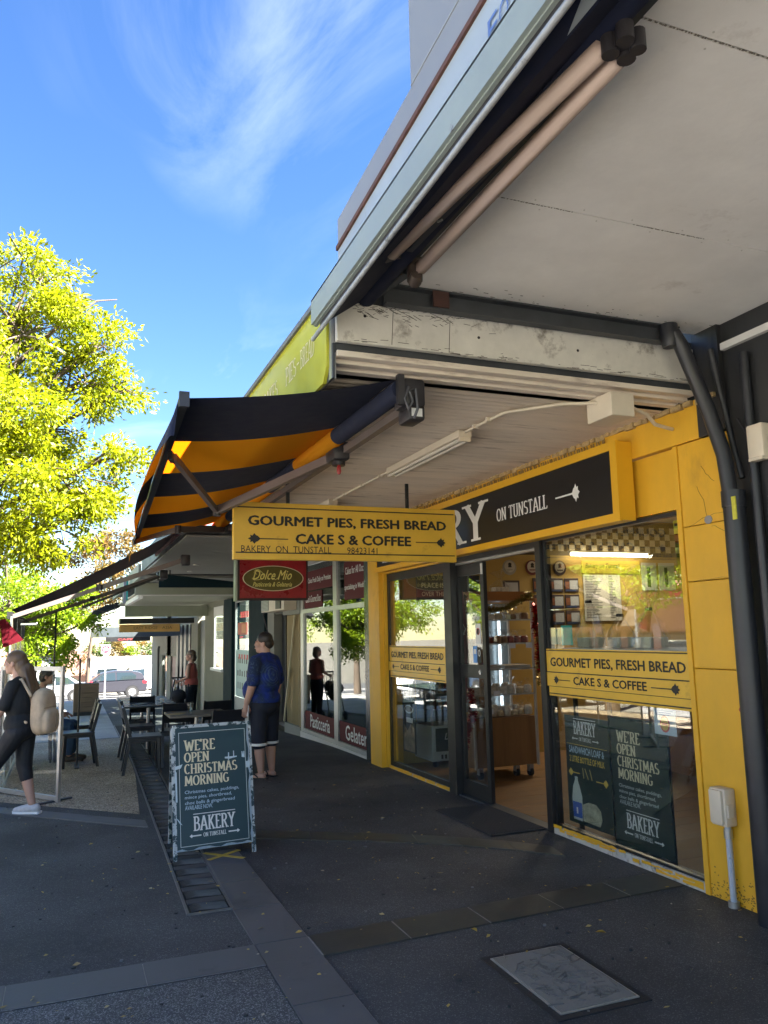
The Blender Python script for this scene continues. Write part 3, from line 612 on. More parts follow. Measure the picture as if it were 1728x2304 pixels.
# thin cable on the black wall
tag(MB().tube([(3.875,3.70,2.98),(3.885,3.62,2.82),(3.89,3.56,2.72),(3.89,3.5,2.68)],0.007,8).build('wall_cable', dark_plastic, smooth=True), 'thin dark cable looping across the black wall to the cream box', 'cable')
sb = thing('sensor_box', 'cream plastic box mounted high on the black wall at the right edge', 'electrical box', (3.86,3.53,2.69))
MB().bbox(3.82,3.475,2.69,3.898,3.595,2.90,0.012).build('housing', cream_plastic, sb, smooth=True)
MB().bbox(3.80,3.47,2.672,3.86,3.575,2.692,0.004).build('sensor_lip', cream_plastic, sb)

# ------------------------------------------------------------------ bakery building
bk = thing('bakery_building', 'yellow painted corner bakery shopfront with big black framed windows and open door', 'shop', (3.9,7,0))
def w_box(name, mat, *b): return MB().box(*b).build(name, mat, bk)
# pillar with cracked render courses
for z0, z1 in ((0,1.42),(1.424,1.99),(1.994,2.36),(2.364,2.93)):
    MB().bbox(3.885,3.80,z0,4.12,4.255,z1,0.005).build('pillar_render', yellow, bk)
w_box('pillar_edge', yellow, 3.877,4.258,0.0,3.99,4.30,2.93)
# lintel and its top band with raised plaster
w_box('lintel_wall', yellow, 3.905,4.302,2.50,4.1,10.2,2.925)
w_box('lintel_wall', yellow, 3.87,4.03,2.935,4.1,10.2,3.20); MB().box(3.866,3.80,2.935,4.12,4.027,4.6).build('wall_return', black_wall, nb)
w_box('parapet_wall', steel_dark, 3.90,4.03,3.205,4.1,10.2,4.7)
w_box('end_post', yellow, 3.80,9.80,-0.02,4.1,10.19,3.19)
w_box('end_post_rebate', yellow, 3.862,9.76,0.02,4.0,9.798,2.49)
w_box('window_head', yellow, 3.862,7.92,2.455,3.90,9.758,2.498)
gp = MB(); gp.prism(oval(0,0,0.035,0.028,12),(3.884,4.02,2.385),(0,-1,0),(0,0,1),0.003); gp.build('bare_render_patch', M('bare_render',(0.26,0.25,0.25),0.8,vary=0.15,vs=20), bk)
flat([(0,0),(0.02,0.035),(0.045,0.04),(0.05,0.0),(0.03,-0.03)], (3.885,3.90,1.18), (0,-1,0), (0,0,1), M('red_paint_mark',(0.5,0.06,0.06),0.6), bk, 'paint_mark')
cr_ = MB(); rs = random.Random(5)
for (y0,z0,n,sy,sz) in ((4.2,2.36,7,-0.05,0.006),(4.1,2.62,7,-0.012,-0.035),(4.05,2.75,5,-0.02,-0.03),(4.0,2.34,5,-0.035,-0.012),(4.2,1.99,6,-0.06,0.004)):
    p = [(y0,z0)]
    for i in range(n): p.append((p[-1][0]+sy+rs.uniform(-.012,.012), p[-1][1]+sz+rs.uniform(-.012,.012)))
    for a, b in zip(p[:-1], p[1:]): cr_.bar((3.8845,a[0],a[1]),(3.8845,b[0],b[1]),0.002,0.0022,(1,0,0))
stuff(cr_.build('cracks', M('crack_brown',(0.20,0.12,0.03),0.9), bk))
# foot of the wall: white masonry with peeling yellow bands
w_box('sill_masonry', M('sill_white',(0.50,0.48,0.43),0.8,vary=0.2,vs=8,bump=0.4,bs=30,dirt=(0.18,0.15,0.12),ds=9,dth=0.55,dw=0.1), 3.885,4.30,-0.02,4.02,6.10,0.062)
w_box('sill_masonry', _mats['sill_white'], 3.885,7.98,-0.02,4.02,9.758,0.035)
rs = random.Random(21)
def chips(y0, y1, z0, z1, n, name='paint_chips'):
    mb = MB(); y = y0
    while y < y1:
        L = rs.uniform(0.05,0.2); e = min(y+L,y1); a = rs.uniform(0,0.012); b = rs.uniform(0,0.012)
        m = [(y,z0+a),(y+(e-y)*.35,z0+b),(y+(e-y)*.7,z0+a*.4),(e,z0+b*.6),(e,z1-b),(y+(e-y)*.6,z1-a),(y+(e-y)*.3,z1-b*.3),(y,z1-a*.8)]
        mb.prism([(-(p[0]),p[1]) for p in m],(3.885-0.0005,0,0),(0,-1,0),(0,0,1),0.004)
        y = e+rs.choice([0,0,0.002,0.03])
    return mb.build(name, yellow_trim, bk)
chips(5.10,6.10,0.048,0.078,8); chips(5.22,5.95,0.03,0.052,6); chips(4.95,5.02,0.02,0.05,1); chips(4.32,4.92,0.035,0.062,6); chips(4.32,4.78,0.012,0.038,5)
chips(8.0,9.74,0.0,0.045,10)
# window frames (black), panes
def frame(name, y0, y1, z0, z1, t=0.05, x=3.905, d=0.05, mid=None):
    f = MB(); f.box(x,y0,z0,x+d,y0+t,z1); f.box(x,y1-t,z0,x+d,y1,z1); f.box(x,y0+t,z0,x+d,y1-t,z0+t*0.8); f.box(x,y0+t,z1-t*1.4,x+d,y1-t,z1)
    if mid: f.box(x,y0+t,mid[0],x+d,y1-t,mid[1])
    return f.build(name, black_frame, bk)
f1 = frame('window_frame', 4.30, 6.03, 0.062, 2.49, 0.02)
MB().box(3.912,4.32,0.08,3.918,6.01,2.46).build('pane', pane, f1)
f2 = frame('window_frame', 7.98, 9.757, 0.035, 2.455, 0.07)
MB().box(3.912,8.05,0.09,3.918,9.69,2.36).build('pane', pane, f2)
w_box('door_post', black_frame, 3.875,6.035,0.0,3.985,6.115,2.495)
w_box('door_post', black_frame, 3.862,7.80,0.0,3.985,7.978,2.44)
w_box('door_head', black_frame, 3.892,6.117,2.43,3.985,7.798,2.495)
w_box('door_track', alu, 3.93,6.117,2.405,3.985,7.798,2.429)
w_box('threshold', steel_dark, 3.885,6.117,-0.01,4.0,7.798,0.016)
# sliding door leaf half open
dl = thing('sliding_door', 'black framed glass sliding door standing open beside the bakery entrance', 'door', (3.95,7.5,0.02))
d_ = MB(); X0 = 3.94; d_.box(X0,7.20,0.02,X0+.04,7.27,2.40); d_.box(X0,7.76,0.02,X0+.04,7.797,2.40); d_.box(X0,7.27,0.02,X0+.04,7.76,0.17); d_.box(X0,7.27,2.28,X0+.04,7.76,2.40); d_.box(X0,7.27,1.215,X0+.04,7.76,1.35)
d_.build('door_frame', black_frame, dl)
MB().box(X0+.016,7.27,0.17,X0+.022,7.76,1.215).build('pane', pane, dl); MB().box(X0+.016,7.27,1.35,X0+.022,7.76,2.28).build('pane', pane, dl)
MB().cyl((X0-.004,7.34,1.28),(X0,7.34,1.28),0.025,None,14).build('lock', chrome, dl)
st = MB(); st.box(X0-.012,7.205,2.27,X0-.001,7.235,2.38); st.build('latch_plate', white_paint, dl)
flat(rect(0,0,0.11,0.21), (X0+.014,7.43,1.56), (0,-1,0), (0,0,1), white_print, dl, 'notice', 0.002)
flat(oval(0.055,0.13,0.036,0.036), (X0+.014,7.43,1.56), (0,-1,0), (0,0,1), M('red_print',(0.5,0.05,0.05),0.5), dl, 'notice_ring', 0.004)
flat(oval(0.055,0.13,0.026,0.026), (X0+.014,7.43,1.56), (0,-1,0), (0,0,1), white_print, dl, 'notice_ring', 0.005)
flat(rect(0.035,0.1,0.075,0.155), (X0+.014,7.43,1.56), (0,-1,0), (0,0,1), black_print, dl, 'notice_mark', 0.006)
flat(rect(0,0,0.085,0.17), (X0+.014,7.50,1.37), (0,-1,0), (0,0,1), M('sticker_blue',(0.1,0.3,0.7),0.4), dl, 'sticker', 0.002)
flat(rect(0.015,0.09,0.07,0.14), (X0+.014,7.50,1.37), (0,-1,0), (0,0,1), white_print, dl, 'sticker_panel', 0.004)
flat(rect(0,0,0.07,0.16), (X0+.014,7.40,1.37), (0,-1,0), (0,0,1), black_print, dl, 'sticker', 0.002)
flat(oval(0.035,0.1,0.024,0.035), (X0+.014,7.40,1.37), (0,-1,0), (0,0,1), white_print, dl, 'sticker_panel', 0.004)
flat(oval(0.035,0.1,0.013,0.024), (X0+.014,7.40,1.37), (0,-1,0), (0,0,1), black_print, dl, 'sticker_panel', 0.005)
letters('OPEN', (X0+.014,7.50,1.80), (0,-1,0), (0,0,1), 0.16, 0.05, white_print, dl, bold=0.02)
# door mat
mt = tag(MB().bbox(3.35,6.16,0.004,3.88,7.25,0.016,0.004).build('door_mat', M('rubber_mat',(0.028,0.028,0.031),0.85,vary=0.2,vs=8)), 'dark ribbed rubber door mat outside the bakery entrance', 'door mat')
rb = MB(); 
for i in range(21): rb.box(3.36+i*0.025,6.18,0.016,3.372+i*0.025,7.23,0.021)
rb.build('mat_ribs', _mats['rubber_mat'], mt).location = (0,0,0)
# ------- interior
for i in range(27):
    y0 = 4.3+i*0.205
    for x0, x1 in (((4.0,5.9),(5.9,8.95)) if i%2 else ((4.0,4.9),(4.9,7.1),(7.1,8.95))):
        MB().box(x0+.001,y0+.001,-0.02,x1-.001,y0+.203,0.018+random.uniform(-.0006,.0006)).build('floor_board', wood_floor, bk)
inner = M('shop_wall_tan',(0.44,0.29,0.075),0.6,vary=0.06,vs=2)
w_box('side_wall', inner, 3.99,9.86,-0.02,9.0,9.98,3.3)
w_box('back_wall', M('shop_wall_cream',(0.42,0.36,0.27),0.7,vary=0.05,vs=2), 9.0,3.82,-0.02,9.1,9.98,3.3)
w_box('near_wall', _mats['shop_wall_cream'], 4.15,3.82,-0.02,9.0,3.98,3.3)
w_box('shop_ceiling', white_paint, 4.1,3.82,3.30,9.1,9.98,3.36)
w_box('shop_roof', steel_dark, 4.1,3.80,4.45,9.2,10.2,4.55)
w_box('tile_backing', M('dark_band',(0.06,0.045,0.03),0.6), 5.0,9.845,2.76,8.99,9.859,3.28)
tw = M('tile_cream',(0.55,0.49,0.38),0.3,vary=0.06,vs=20); tb = M('tile_brown',(0.075,0.055,0.035),0.3,vary=0.1,vs=20)
t0 = [None,None]; ts = 0.098
for r_ in range(4):
    for c_ in range(30):
        k = (r_+c_)%2; x = 6.05+c_*ts; z = 2.82+r_*ts
        if t0[k] is None: t0[k] = MB().box(0.002,-0.008,0.002,ts-.002,0.0,ts-.002).build('wall_tile', (tw,tb)[k], bk); t0[k].location = (x,9.844,z)
        else: inst('wall_tile', t0[k], bk, (x,9.844,z))
# lit fluorescent tube on the wall under the tiles
tl_ = thing('shop_light', 'glowing fluorescent tube on the wall inside the bakery under chequered tiles', 'light', (7.4,9.7,2.72))
MB().bbox(6.72,9.66,2.79,8.15,9.72,2.815,0.005).build('batten', white_paint, tl_)
MB().cyl((6.76,9.69,2.765),(8.11,9.69,2.765),0.026,None,12).build('tube', M('lit_tube',(0.9,0.8,0.6),0.5,em=((1.0,0.82,0.52),1.6)), tl_, smooth=True)
lt = bpy.data.lights.new('tube_light','AREA'); lt.shape = 'RECTANGLE'; lt.size = 1.35; lt.size_y = 0.06; lt.energy = 4.6; lt.color = (1,0.86,0.64); lo = bpy.data.objects.new('tube_light', lt); COL.objects.link(lo); lo.location = (7.43,9.58,2.74); lo.rotation_euler = (R(-40),0,0)
def wallsheet(name, x0, z0, w, h, mat, label, cat, group=None, dep=0.012, y=9.858):
    t = thing(name, label, cat, (x0,y,z0), group); MB().bbox(x0,y-dep,z0,x0+w,y,z0+h,0.003).build('board', mat, t); return t
UX, UZ = (1,0,0), (0,0,1)
mh = wallsheet('menu_header', 7.04, 2.50, 1.05, 0.19, M('menu_yellow',(0.62,0.47,0.06),0.5), 'yellow menu heading board on the wall inside the bakery', 'menu board')
letters('Bakery on Tunstall', (7.1,9.846,2.56), UX, UZ, 0.62, 0.09, black_print, mh, shear=0.3)
mn = wallsheet('menu_sheet', 7.05, 1.80, 0.66, 0.68, M('menu_paper',(0.55,0.52,0.45),0.6), 'long white price list on the wall inside under the yellow heading', 'menu')
rs = random.Random(4); ln = MB()
for i in range(26):
    z = 2.45-i*0.024; ln.box(7.08,9.8435,z,7.08+rs.uniform(.12,.3),9.8455,z+0.008); ln.box(7.5,9.8435,z,7.5+rs.uniform(.05,.12),9.8455,z+0.008)
stuff(ln.build('print_lines', M('grey_print',(0.12,0.12,0.12),0.6), mn))
for i, (x0, w) in enumerate(((8.12,0.28),(8.45,0.30))):
    t = wallsheet('wall_poster', x0, 2.25, w, 0.42, M('poster_pale',(0.45,0.46,0.42),0.5), 'pale poster right of the menu heading' if i == 0 else 'pale poster at the far right of the bakery wall', 'poster', 'pale posters on the bakery wall')
    MB().box(x0+.1,9.8445,2.3,x0+.16,9.8465,2.6).build('print_bar', black_print, t)
certm = M('certificate_mount',(0.055,0.035,0.035),0.4); certp = M('certificate_paper',(0.42,0.42,0.44),0.45); certo = M('certificate_photo',(0.22,0.075,0.03),0.5,vary=0.4,vs=20); certb = M('certificate_blue',(0.03,0.05,0.12),0.5)
nm_r = ['top','middle','bottom']; nm_c = ['left','second','right']
for r_ in range(3):
    for c_ in range(3):
        x0 = 6.19+c_*0.265; z0 = 2.225-r_*0.235
        t = wallsheet('certificate', x0, z0, 0.245, 0.2, certm, '%s row %s framed certificate on the tan bakery wall'%(nm_r[r_], nm_c[c_]), 'certificate', 'framed certificates on the bakery wall')
        MB().box(x0+.09,9.8435,z0+.04,x0+.23,9.8455,z0+.17).build('paper', certp, t); MB().box(x0+.015,9.8435,z0+.05,x0+.085,9.8455,z0+.15).build('photo', certo, t); MB().box(x0+.02,9.8435,z0+.012,x0+.2,9.8455,z0+.035).build('blue_band', certb, t)
cb = wallsheet('certificate', 5.70, 2.20, 0.27, 0.19, certm, 'silver framed picture left of the certificates above the wooden shelf unit', 'certificate'); MB().box(5.73,9.8435,2.23,5.94,9.8455,2.36).build('paper', certp, cb)
for x0, ring, lab in ((5.82,(0.35,0.33,0.27),'pale round award badge on the wall above the cake trolley'),(6.19,(0.16,0.03,0.03),'dark red round award badge between the two others on the wall'),(6.655,(0.05,0.03,0.03),'black rimmed round award badge beside the yellow menu heading')):
    t = thing('award_badge', lab, 'badge', (x0,9.85,2.47), 'round award badges on the bakery wall')
    MB().cyl((x0,9.858,2.575),(x0,9.846,2.575),0.108,None,28).build('rim', M('badge_rim_%.2f'%x0, ring, 0.4), t)
    MB().cyl((x0,9.8455,2.585),(x0,9.841,2.585),0.082,None,28).build('face', M('badge_face',(0.52,0.48,0.4),0.4), t)
    MB().prism([(-.03,0),(.03,0),(.022,.03),(.03,.05),(0,.07),(-.03,.05),(-.022,.03)],(x0,9.841,2.575),UX,UZ,0.002).build('emblem', black_print, t)
    MB().prism(rect(-.05,-.012,.05,.004),(x0,9.841,2.545),UX,UZ,0.002).build('ribbon', M('badge_rim_%.2f'%x0, ring, 0.4), t)
# tall cake trolley
tr = thing('cake_trolley', 'wooden based display trolley on castors with glass shelves of cakes inside the doorway', 'trolley', (4.8,8.5,0.02))
bx = MB(); bx.bbox(4.36,8.32,0.15,5.17,8.90,0.70,0.01); bx.build('cabinet', wood_brown, tr)
pm = M('trolley_edge',(0.48,0.42,0.36),0.5)
for i, x in enumerate((4.365,5.185)):
    MB().box(x-.012,8.30,0.14,x+.012,8.33,2.08).build('upright', pm, tr); MB().box(x-.012,8.86,0.14,x+.012,8.89,2.08).build('upright', pm, tr)
MB().box(4.74,8.86,0.7,4.80,8.89,2.08).build('back_post', wood_brown, tr)
MB().bbox(4.33,8.28,2.04,5.22,8.92,2.15,0.006).build('top_panel', M('wood_orange',(0.27,0.10,0.025),0.45,vary=0.2,vs=5,stretch=(0.2,1,1)), tr)
sg = M('shelf_edge',(0.5,0.53,0.54),0.25,metal=0.4)
shz = [0.71,0.96,1.25,1.545,1.82]
for z in shz[1:]:
    s_ = MB().box(4.38,8.32,z-.012,5.17,8.88,z).build('shelf', pane_clear, tr); MB().box(4.38,8.308,z-.014,5.17,8.319,z+.004).build('shelf_rail', sg, s_)
MB().box(4.38,8.885,0.72,5.17,8.895,2.03).build('back_panel', M('trolley_back',(0.33,0.38,0.40),0.25,metal=0.3,vary=0.2,vs=3), tr)
MB().cyl((5.02,8.82,0.75),(5.02,8.82,1.95),0.018,None,10).build('lit_strip', M('cool_strip',(0.8,0.85,0.9),0.4,em=((0.75,0.9,1.0),0.22)), tr)
cs = M('castor_rubber',(0.03,0.035,0.04),0.5)
for x, y in ((4.45,8.38),(4.95,8.42),(5.10,8.36),(4.5,8.84)):
    c_ = MB().cyl((x-.02,y,0.065),(x+.02,y,0.065),0.048,None,16).build('castor', cs, tr, smooth=True); MB().box(x-.026,y-.03,0.07,x+.026,y+.03,0.15).build('castor_fork', alu, c_)
# goods on the shelves
rs = random.Random(9)
gm = [M('cake_brown',(0.20,0.09,0.04),0.6,vary=0.4,vs=30), M('cake_cream',(0.5,0.38,0.24),0.6,vary=0.35,vs=30), M('cake_red',(0.22,0.04,0.035),0.5,vary=0.4,vs=30), M('cake_pale',(0.55,0.48,0.40),0.6,vary=0.3,vs=30)]
kinds = [('wrapped fruit cake',0,0.055),('bag of shortbread',3,0.07),('red ribboned pudding',2,0.06),('tray of biscuits',1,0.05)]
rowsd = {0:(3,1,8,'on the trolley base'),1:(1,3,7,'on the lowest glass shelf'),3:(2,0,8,'on the third glass shelf'),4:(0,3,5,'on the top glass shelf')}
nth = ['first','second','third','fourth','fifth','sixth','seventh','eighth','ninth']
for lv, (ka, kb, n, wh) in rowsd.items():
    for i in range(n*2):
        row2 = i >= n; kd = kinds[ka if rs.random()<.7 else kb]; x = 4.45+(i%n)*(0.68/(n-1))+(.03 if row2 else 0); z = shz[lv]; y = (8.57 if row2 else 8.385)+rs.uniform(0,.04); h = kd[2]*rs.uniform(.8,1.1)*1.5
        t = thing('packed_cake', 'packed cake, %s from left in %s row %s of the trolley'%(nth[i%n], 'back' if row2 else 'front', wh), 'packaged cake', (x,y,z), 'packed cakes on the trolley')
        MB().lathe([(0.042,0.002),(0.049,0.02),(0.047,h*.8),(0.030,h)],(x,y,z),10).build('cake', gm[kd[1]], t, smooth=True)
        MB().lathe([(0.051,0.001),(0.054,0.03),(0.050,h*1.05),(0.012,h*1.3),(0.040,h*1.8+.01)],(x,y,z),9).build('wrapper', cello, t)
for i in range(2):
    x = 4.42+i*0.4
    t = thing('pie_tray', 'flat foil tray of slices on the %s half of the middle trolley shelf'%('left' if i == 0 else 'right'), 'tray', (x+.17,8.5,1.252), 'trays on the middle shelf')
    f = MB(); f.bar((x,8.36,1.27),(x+.34,8.36,1.27),.006,.03); f.bar((x,8.66,1.275),(x+.34,8.66,1.275),.006,.03); f.bar((x,8.36,1.27),(x,8.66,1.275),.006,.03); f.bar((x+.34,8.36,1.27),(x+.34,8.66,1.275),.006,.03); f.box(x,8.36,1.253,x+.34,8.66,1.257); f.build('tray', alu, t)
    MB().bbox(x+.02,8.38,1.258,x+.32,8.64,1.285,0.006).build('slices', gm[0 if i == 0 else 1], t)
for (x, z, lab) in ((4.52,0.775,'lowest'),(4.62,0.975,'second'),(4.47,1.515,'upper left'),(4.85,1.515,'upper middle'),(5.08,1.515,'upper right')):
    tag(MB().bbox(x,8.296,z-.03,x+.085,8.303,z+.03,0.002).build('price_card', M('card_white',(0.62,0.6,0.66),0.5)), 'small white price card clipped to the %s trolley shelf edge'%lab, 'price card', 'price cards on the trolley')
# tinsel
def tinsel(name, pts, r_, mat, label, n=420):
    rs_ = random.Random(len(pts)*7+n); P_ = [Vector(p) for p in pts]; mb = MB(); seg = len(P_)-1
    for i in range(n):
        t = rs_.random()*seg; k = min(int(t), seg-1); p = P_[k].lerp(P_[k+1], t-k)
        d = Vector((rs_.gauss(0,1),rs_.gauss(0,1),rs_.gauss(0,1))).normalized(); e = d.orthogonal().normalized()*0.006; q = p+d*r_*rs_.uniform(.6,1.1)
        mb.add([p-e,p+e,q+e,q-e],[(0,1,2,3)])
    return tag(mb.build(name, mat), label, 'tinsel', 'christmas tinsel')
tr_red = M('tinsel_red',(0.55,0.02,0.03),0.25,metal=0.7); tr_gold = M('tinsel_gold',(0.5,0.42,0.16),0.25,metal=0.8)
tinsel('tinsel', [(4.4,8.27,1.98),(4.6,8.27,1.93),(4.8,8.26,1.95),(5.0,8.26,2.04),(5.16,8.25,2.12)],0.06,tr_gold,'gold tinsel garland hung across the top of the cake trolley',1000)
tinsel('tinsel', [(5.20,8.25,1.98),(5.24,8.25,1.86),(5.19,8.25,1.75),(5.24,8.25,1.55),(5.22,8.25,1.35),(5.26,8.25,1.2)],0.065,tr_red,'red tinsel garland down the right side of the cake trolley',1100)
tinsel('tinsel', [(5.20,8.24,1.85),(5.2,8.24,1.6),(5.24,8.24,1.45),(5.17,8.24,1.25),(5.2,8.24,1.05)],0.035,tr_gold,'gold tinsel strand twisted with the red one on the trolley side',300)
tinsel('tinsel', [(4.28,8.25,1.05),(4.33,8.25,0.85),(4.30,8.25,0.7),(4.22,8.25,0.55),(4.20,8.25,0.4)],0.055,tr_red,'red tinsel hanging behind the sliding door at the trolley left side',800)
# burgundy cone-shaped display and tinsel pole behind the door leaf
rc = thing('display_umbrella', 'furled burgundy umbrella with white flourishes standing behind the sliding door', 'umbrella', (4.1,8.02,0.02))
MB().lathe([(0.02,0.9),(0.062,1.43),(0.055,1.6),(0.035,2.0),(0.02,2.12)],(4.08,7.98,0.02),14).build('canopy', M('burgundy',(0.14,0.015,0.025),0.6,vary=0.2,vs=12), rc, smooth=True)
MB().cyl((4.08,7.98,0.0),(4.08,7.98,0.95),0.014,None,10).build('pole', steel_dark, rc)
MB().bbox(4.03,7.93,1.35,4.13,8.03,1.46,0.006).build('tag_block', cream_plastic, rc)
fl = MB(); fl.tube([(4.05,7.93,1.62),(4.09,7.925,1.72),(4.06,7.925,1.78),(4.03,7.935,1.70),(4.08,7.925,1.66)],0.005,6); fl.build('flourish', white_print, rc)
tinsel('tinsel', [(4.16,8.05,2.10),(4.12,8.02,1.95),(4.15,8.03,1.8),(4.16,8.04,1.6)],0.04,tr_gold,'gold tinsel wound round the umbrella behind the sliding door',380)
# fridge seen through the left window
fd = thing('drinks_fridge', 'low white glass fronted display fridge inside the left window', 'fridge', (4.45,9.5,0.02))
MB().bbox(4.28,9.3,0.10,4.95,9.84,0.53,0.01).build('base', M('fridge_white',(0.45,0.5,0.5),0.4), fd)
MB().bbox(4.33,9.292,0.22,4.9,9.299,0.5,0.002).build('front_panel', M('fridge_dark',(0.05,0.065,0.07),0.3), fd)
letters('Latte', (4.45,9.29,0.36), UX, UZ, 0.2, 0.08, white_print, fd, shear=0.3)
MB().box(4.31,9.3,0.53,4.92,9.306,1.15).build('glass_front', pane_clear, fd)
MB().bbox(4.28,9.3,1.15,4.95,9.84,1.19,0.008).build('lid', _mats['fridge_white'], fd)
for x in (4.29,4.935): MB().box(x-.012,9.295,0.53,x+.012,9.32,1.15).build('corner_post', alu, fd)
for z in (0.72,0.92): MB().box(4.31,9.33,z,4.92,9.8,z+.008).build('shelf', alu, fd)
MB().box(4.31,9.8,0.53,4.92,9.82,1.15).build('back_panel', M('fridge_back',(0.16,0.2,0.2),0.4), fd)
gr_ = MB(); 
for i in range(9): gr_.box(4.4+i*.05,9.29,0.13,4.425+i*.05,9.299,0.18)
gr_.build('vent_slots', black_frame, fd)
for x in (4.36,4.88): MB().cyl((x-.015,9.4,0.06),(x+.015,9.4,0.06),0.04,None,12).build('castor', cs, fd)
rs = random.Random(2)
for z in (0.728,0.928):
    for i in range(7):
        x = 4.37+i*.085; h = rs.uniform(.09,.15)
        tag(MB().lathe([(0.026,0),(0.026,h*.6),(0.011,h*.85),(0.011,h)],(x,9.4,z),10).build('bottle', gm[i%4], smooth=True), 'small bottle, %s from the left on the %s fridge shelf'%(nth[i],'lower' if z < .9 else 'upper'), 'bottle', 'bottles in the display fridge')
# coffee banner in left window
cbn = thing('coffee_banner', 'tall black and white coffee banner hanging inside the left bakery window', 'banner', (4.0,9.35,0.22))
MB().box(4.0,9.16,0.23,4.006,9.55,1.12).build('cloth', M('banner_black',(0.02,0.02,0.02),0.5), cbn)
UY = (0,-1,0)
letters('illy', (3.999,9.52,0.84), UY, UZ, 0.28, 0.22, white_print, cbn, bold=0.03) if False else letters('cafe', (3.999,9.52,0.86), UY, (0,0,1), 0.30, 0.20, white_print, cbn, bold=0.02)
flat(oval(0.18,0.52,0.13,0.05), (3.999,9.53,0.23), UY, UZ, white_print, cbn, 'cup_rim'); flat(oval(0.18,0.525,0.11,0.037), (3.999,9.53,0.23), UY, UZ, M('coffee',(0.12,0.05,0.02),0.4), cbn, 'coffee', 0.005)
flat([(0.02,0.02),(0.36,0.02),(0.36,0.3),(0.25,0.35),(0.15,0.26),(0.05,0.33)], (3.999,9.545,0.23), UY, UZ, M('coffee_photo',(0.3,0.22,0.16),0.5,vary=0.6,vs=14), cbn, 'photo')
flat(rect(0.1,0.36,0.3,0.42), (3.999,9.53,0.23), UY, UZ, white_print, cbn, 'caption')
bd = thing('black_menu_board', 'black chalk menu board high inside the left bakery window', 'menu board', (4.6,9.7,2.1))
MB().bbox(4.35,9.80,2.05,5.3,9.83,2.45,0.004).build('board', M('chalkboard',(0.02,0.02,0.02),0.6), bd)
letters('PLACE IS A', (4.42,9.798,2.28), UX, UZ, 0.42, 0.07, cream_print, bd); letters('OVER THE BAR', (4.42,9.798,2.17), UX, UZ, 0.5, 0.06, cream_print, bd)
for (hx, hy, hz_, sc3, lab) in ((4.85,8.45,2.151,1.0,'clear cellophane hamper with spiky top standing on top of the cake trolley'),(4.62,8.42,1.822,.8,'cellophane hamper on the left of the top trolley shelf'),(4.95,8.42,1.822,.85,'cellophane hamper on the right of the top trolley shelf')):
    t = thing('gift_hamper', lab, 'gift hamper', (hx,hy,hz_), 'hampers on the cake trolley'); MB().bbox(hx-.09,hy-.06,hz_+.001,hx+.09,hy+.06,hz_+.06,.006).build('gift_box', gm[3], t)
    n_ = 14; rings = [[(hx+rr_*sc3*(1+.25*math.sin(k*2.1))*math.cos(2*math.pi*k/n_), hy+rr_*sc3*(1+.25*math.sin(k*2.1))*math.sin(2*math.pi*k/n_)*.7, hz_+zz_*sc3+(rs.uniform(-.03,.03) if zz_ > .2 else 0)) for k in range(n_)] for rr_, zz_ in ((.125,.002),(.12,.07),(.03,.15),(.025,.17),(.12,.26))]
    MB().add([q for r_ in rings for q in r_], [(a*n_+k,a*n_+(k+1)%n_,(a+1)*n_+(k+1)%n_,(a+1)*n_+k) for a in range(4) for k in range(n_)]).build('wrapper', cello, t)
# counter, black tables inside right window, ledge with gift bags
ct = thing('serving_counter', 'long wooden serving counter at the back of the bakery interior', 'counter', (7.5,6,0.02))
MB().bbox(6.6,4.6,0.02,7.2,8.6,1.05,0.01).build('front', wood_brown, ct); MB().bbox(6.52,4.55,1.05,7.25,8.65,1.1,0.008).build('top', M('counter_top',(0.08,0.07,0.06),0.35), ct)
cse = thing('cake_cabinet', 'glass cake cabinet standing on the bakery counter', 'display cabinet', (6.9,7,1.1))
MB().box(6.62,5.2,1.101,7.15,8.2,1.106).build('base', alu, cse); MB().box(6.6,5.2,1.106,6.606,8.2,1.5).build('glass_front', pane_clear, cse); MB().bbox(6.58,5.18,1.5,7.17,8.22,1.53,0.004).build('lid', alu, cse); MB().box(7.1,5.2,1.106,7.15,8.2,1.5).build('back_panel', alu, cse)
dt = thing('window_table', 'low black table inside the right bakery window', 'table', (4.9,4.6,0.02))
MB().bbox(4.45,4.12,0.60,5.6,4.95,0.64,0.006).build('tabletop', M('table_black',(0.02,0.021,0.023),0.35), dt)
for x, y in ((4.52,4.2),(5.52,4.2),(4.52,4.88),(5.52,4.88)): MB().box(x-.025,y-.025,0.02,x+.025,y+.025,0.60).build('leg', black_frame, dt)
lg = thing('window_ledge', 'white display ledge on posts behind the yellow strip of the right window', 'shelf', (4.3,5.3,0.02))
MB().bbox(4.05,4.36,1.50,4.5,6.0,1.535,0.005).build('ledge_board', white_paint, lg)
for x, y in ((4.1,4.42),(4.1,5.94),(4.45,4.42),(4.45,5.94)): MB().box(x-.015,y-.015,0.02,x+.015,y+.015,1.5).build('post', black_frame, lg)
rs = random.Random(8)
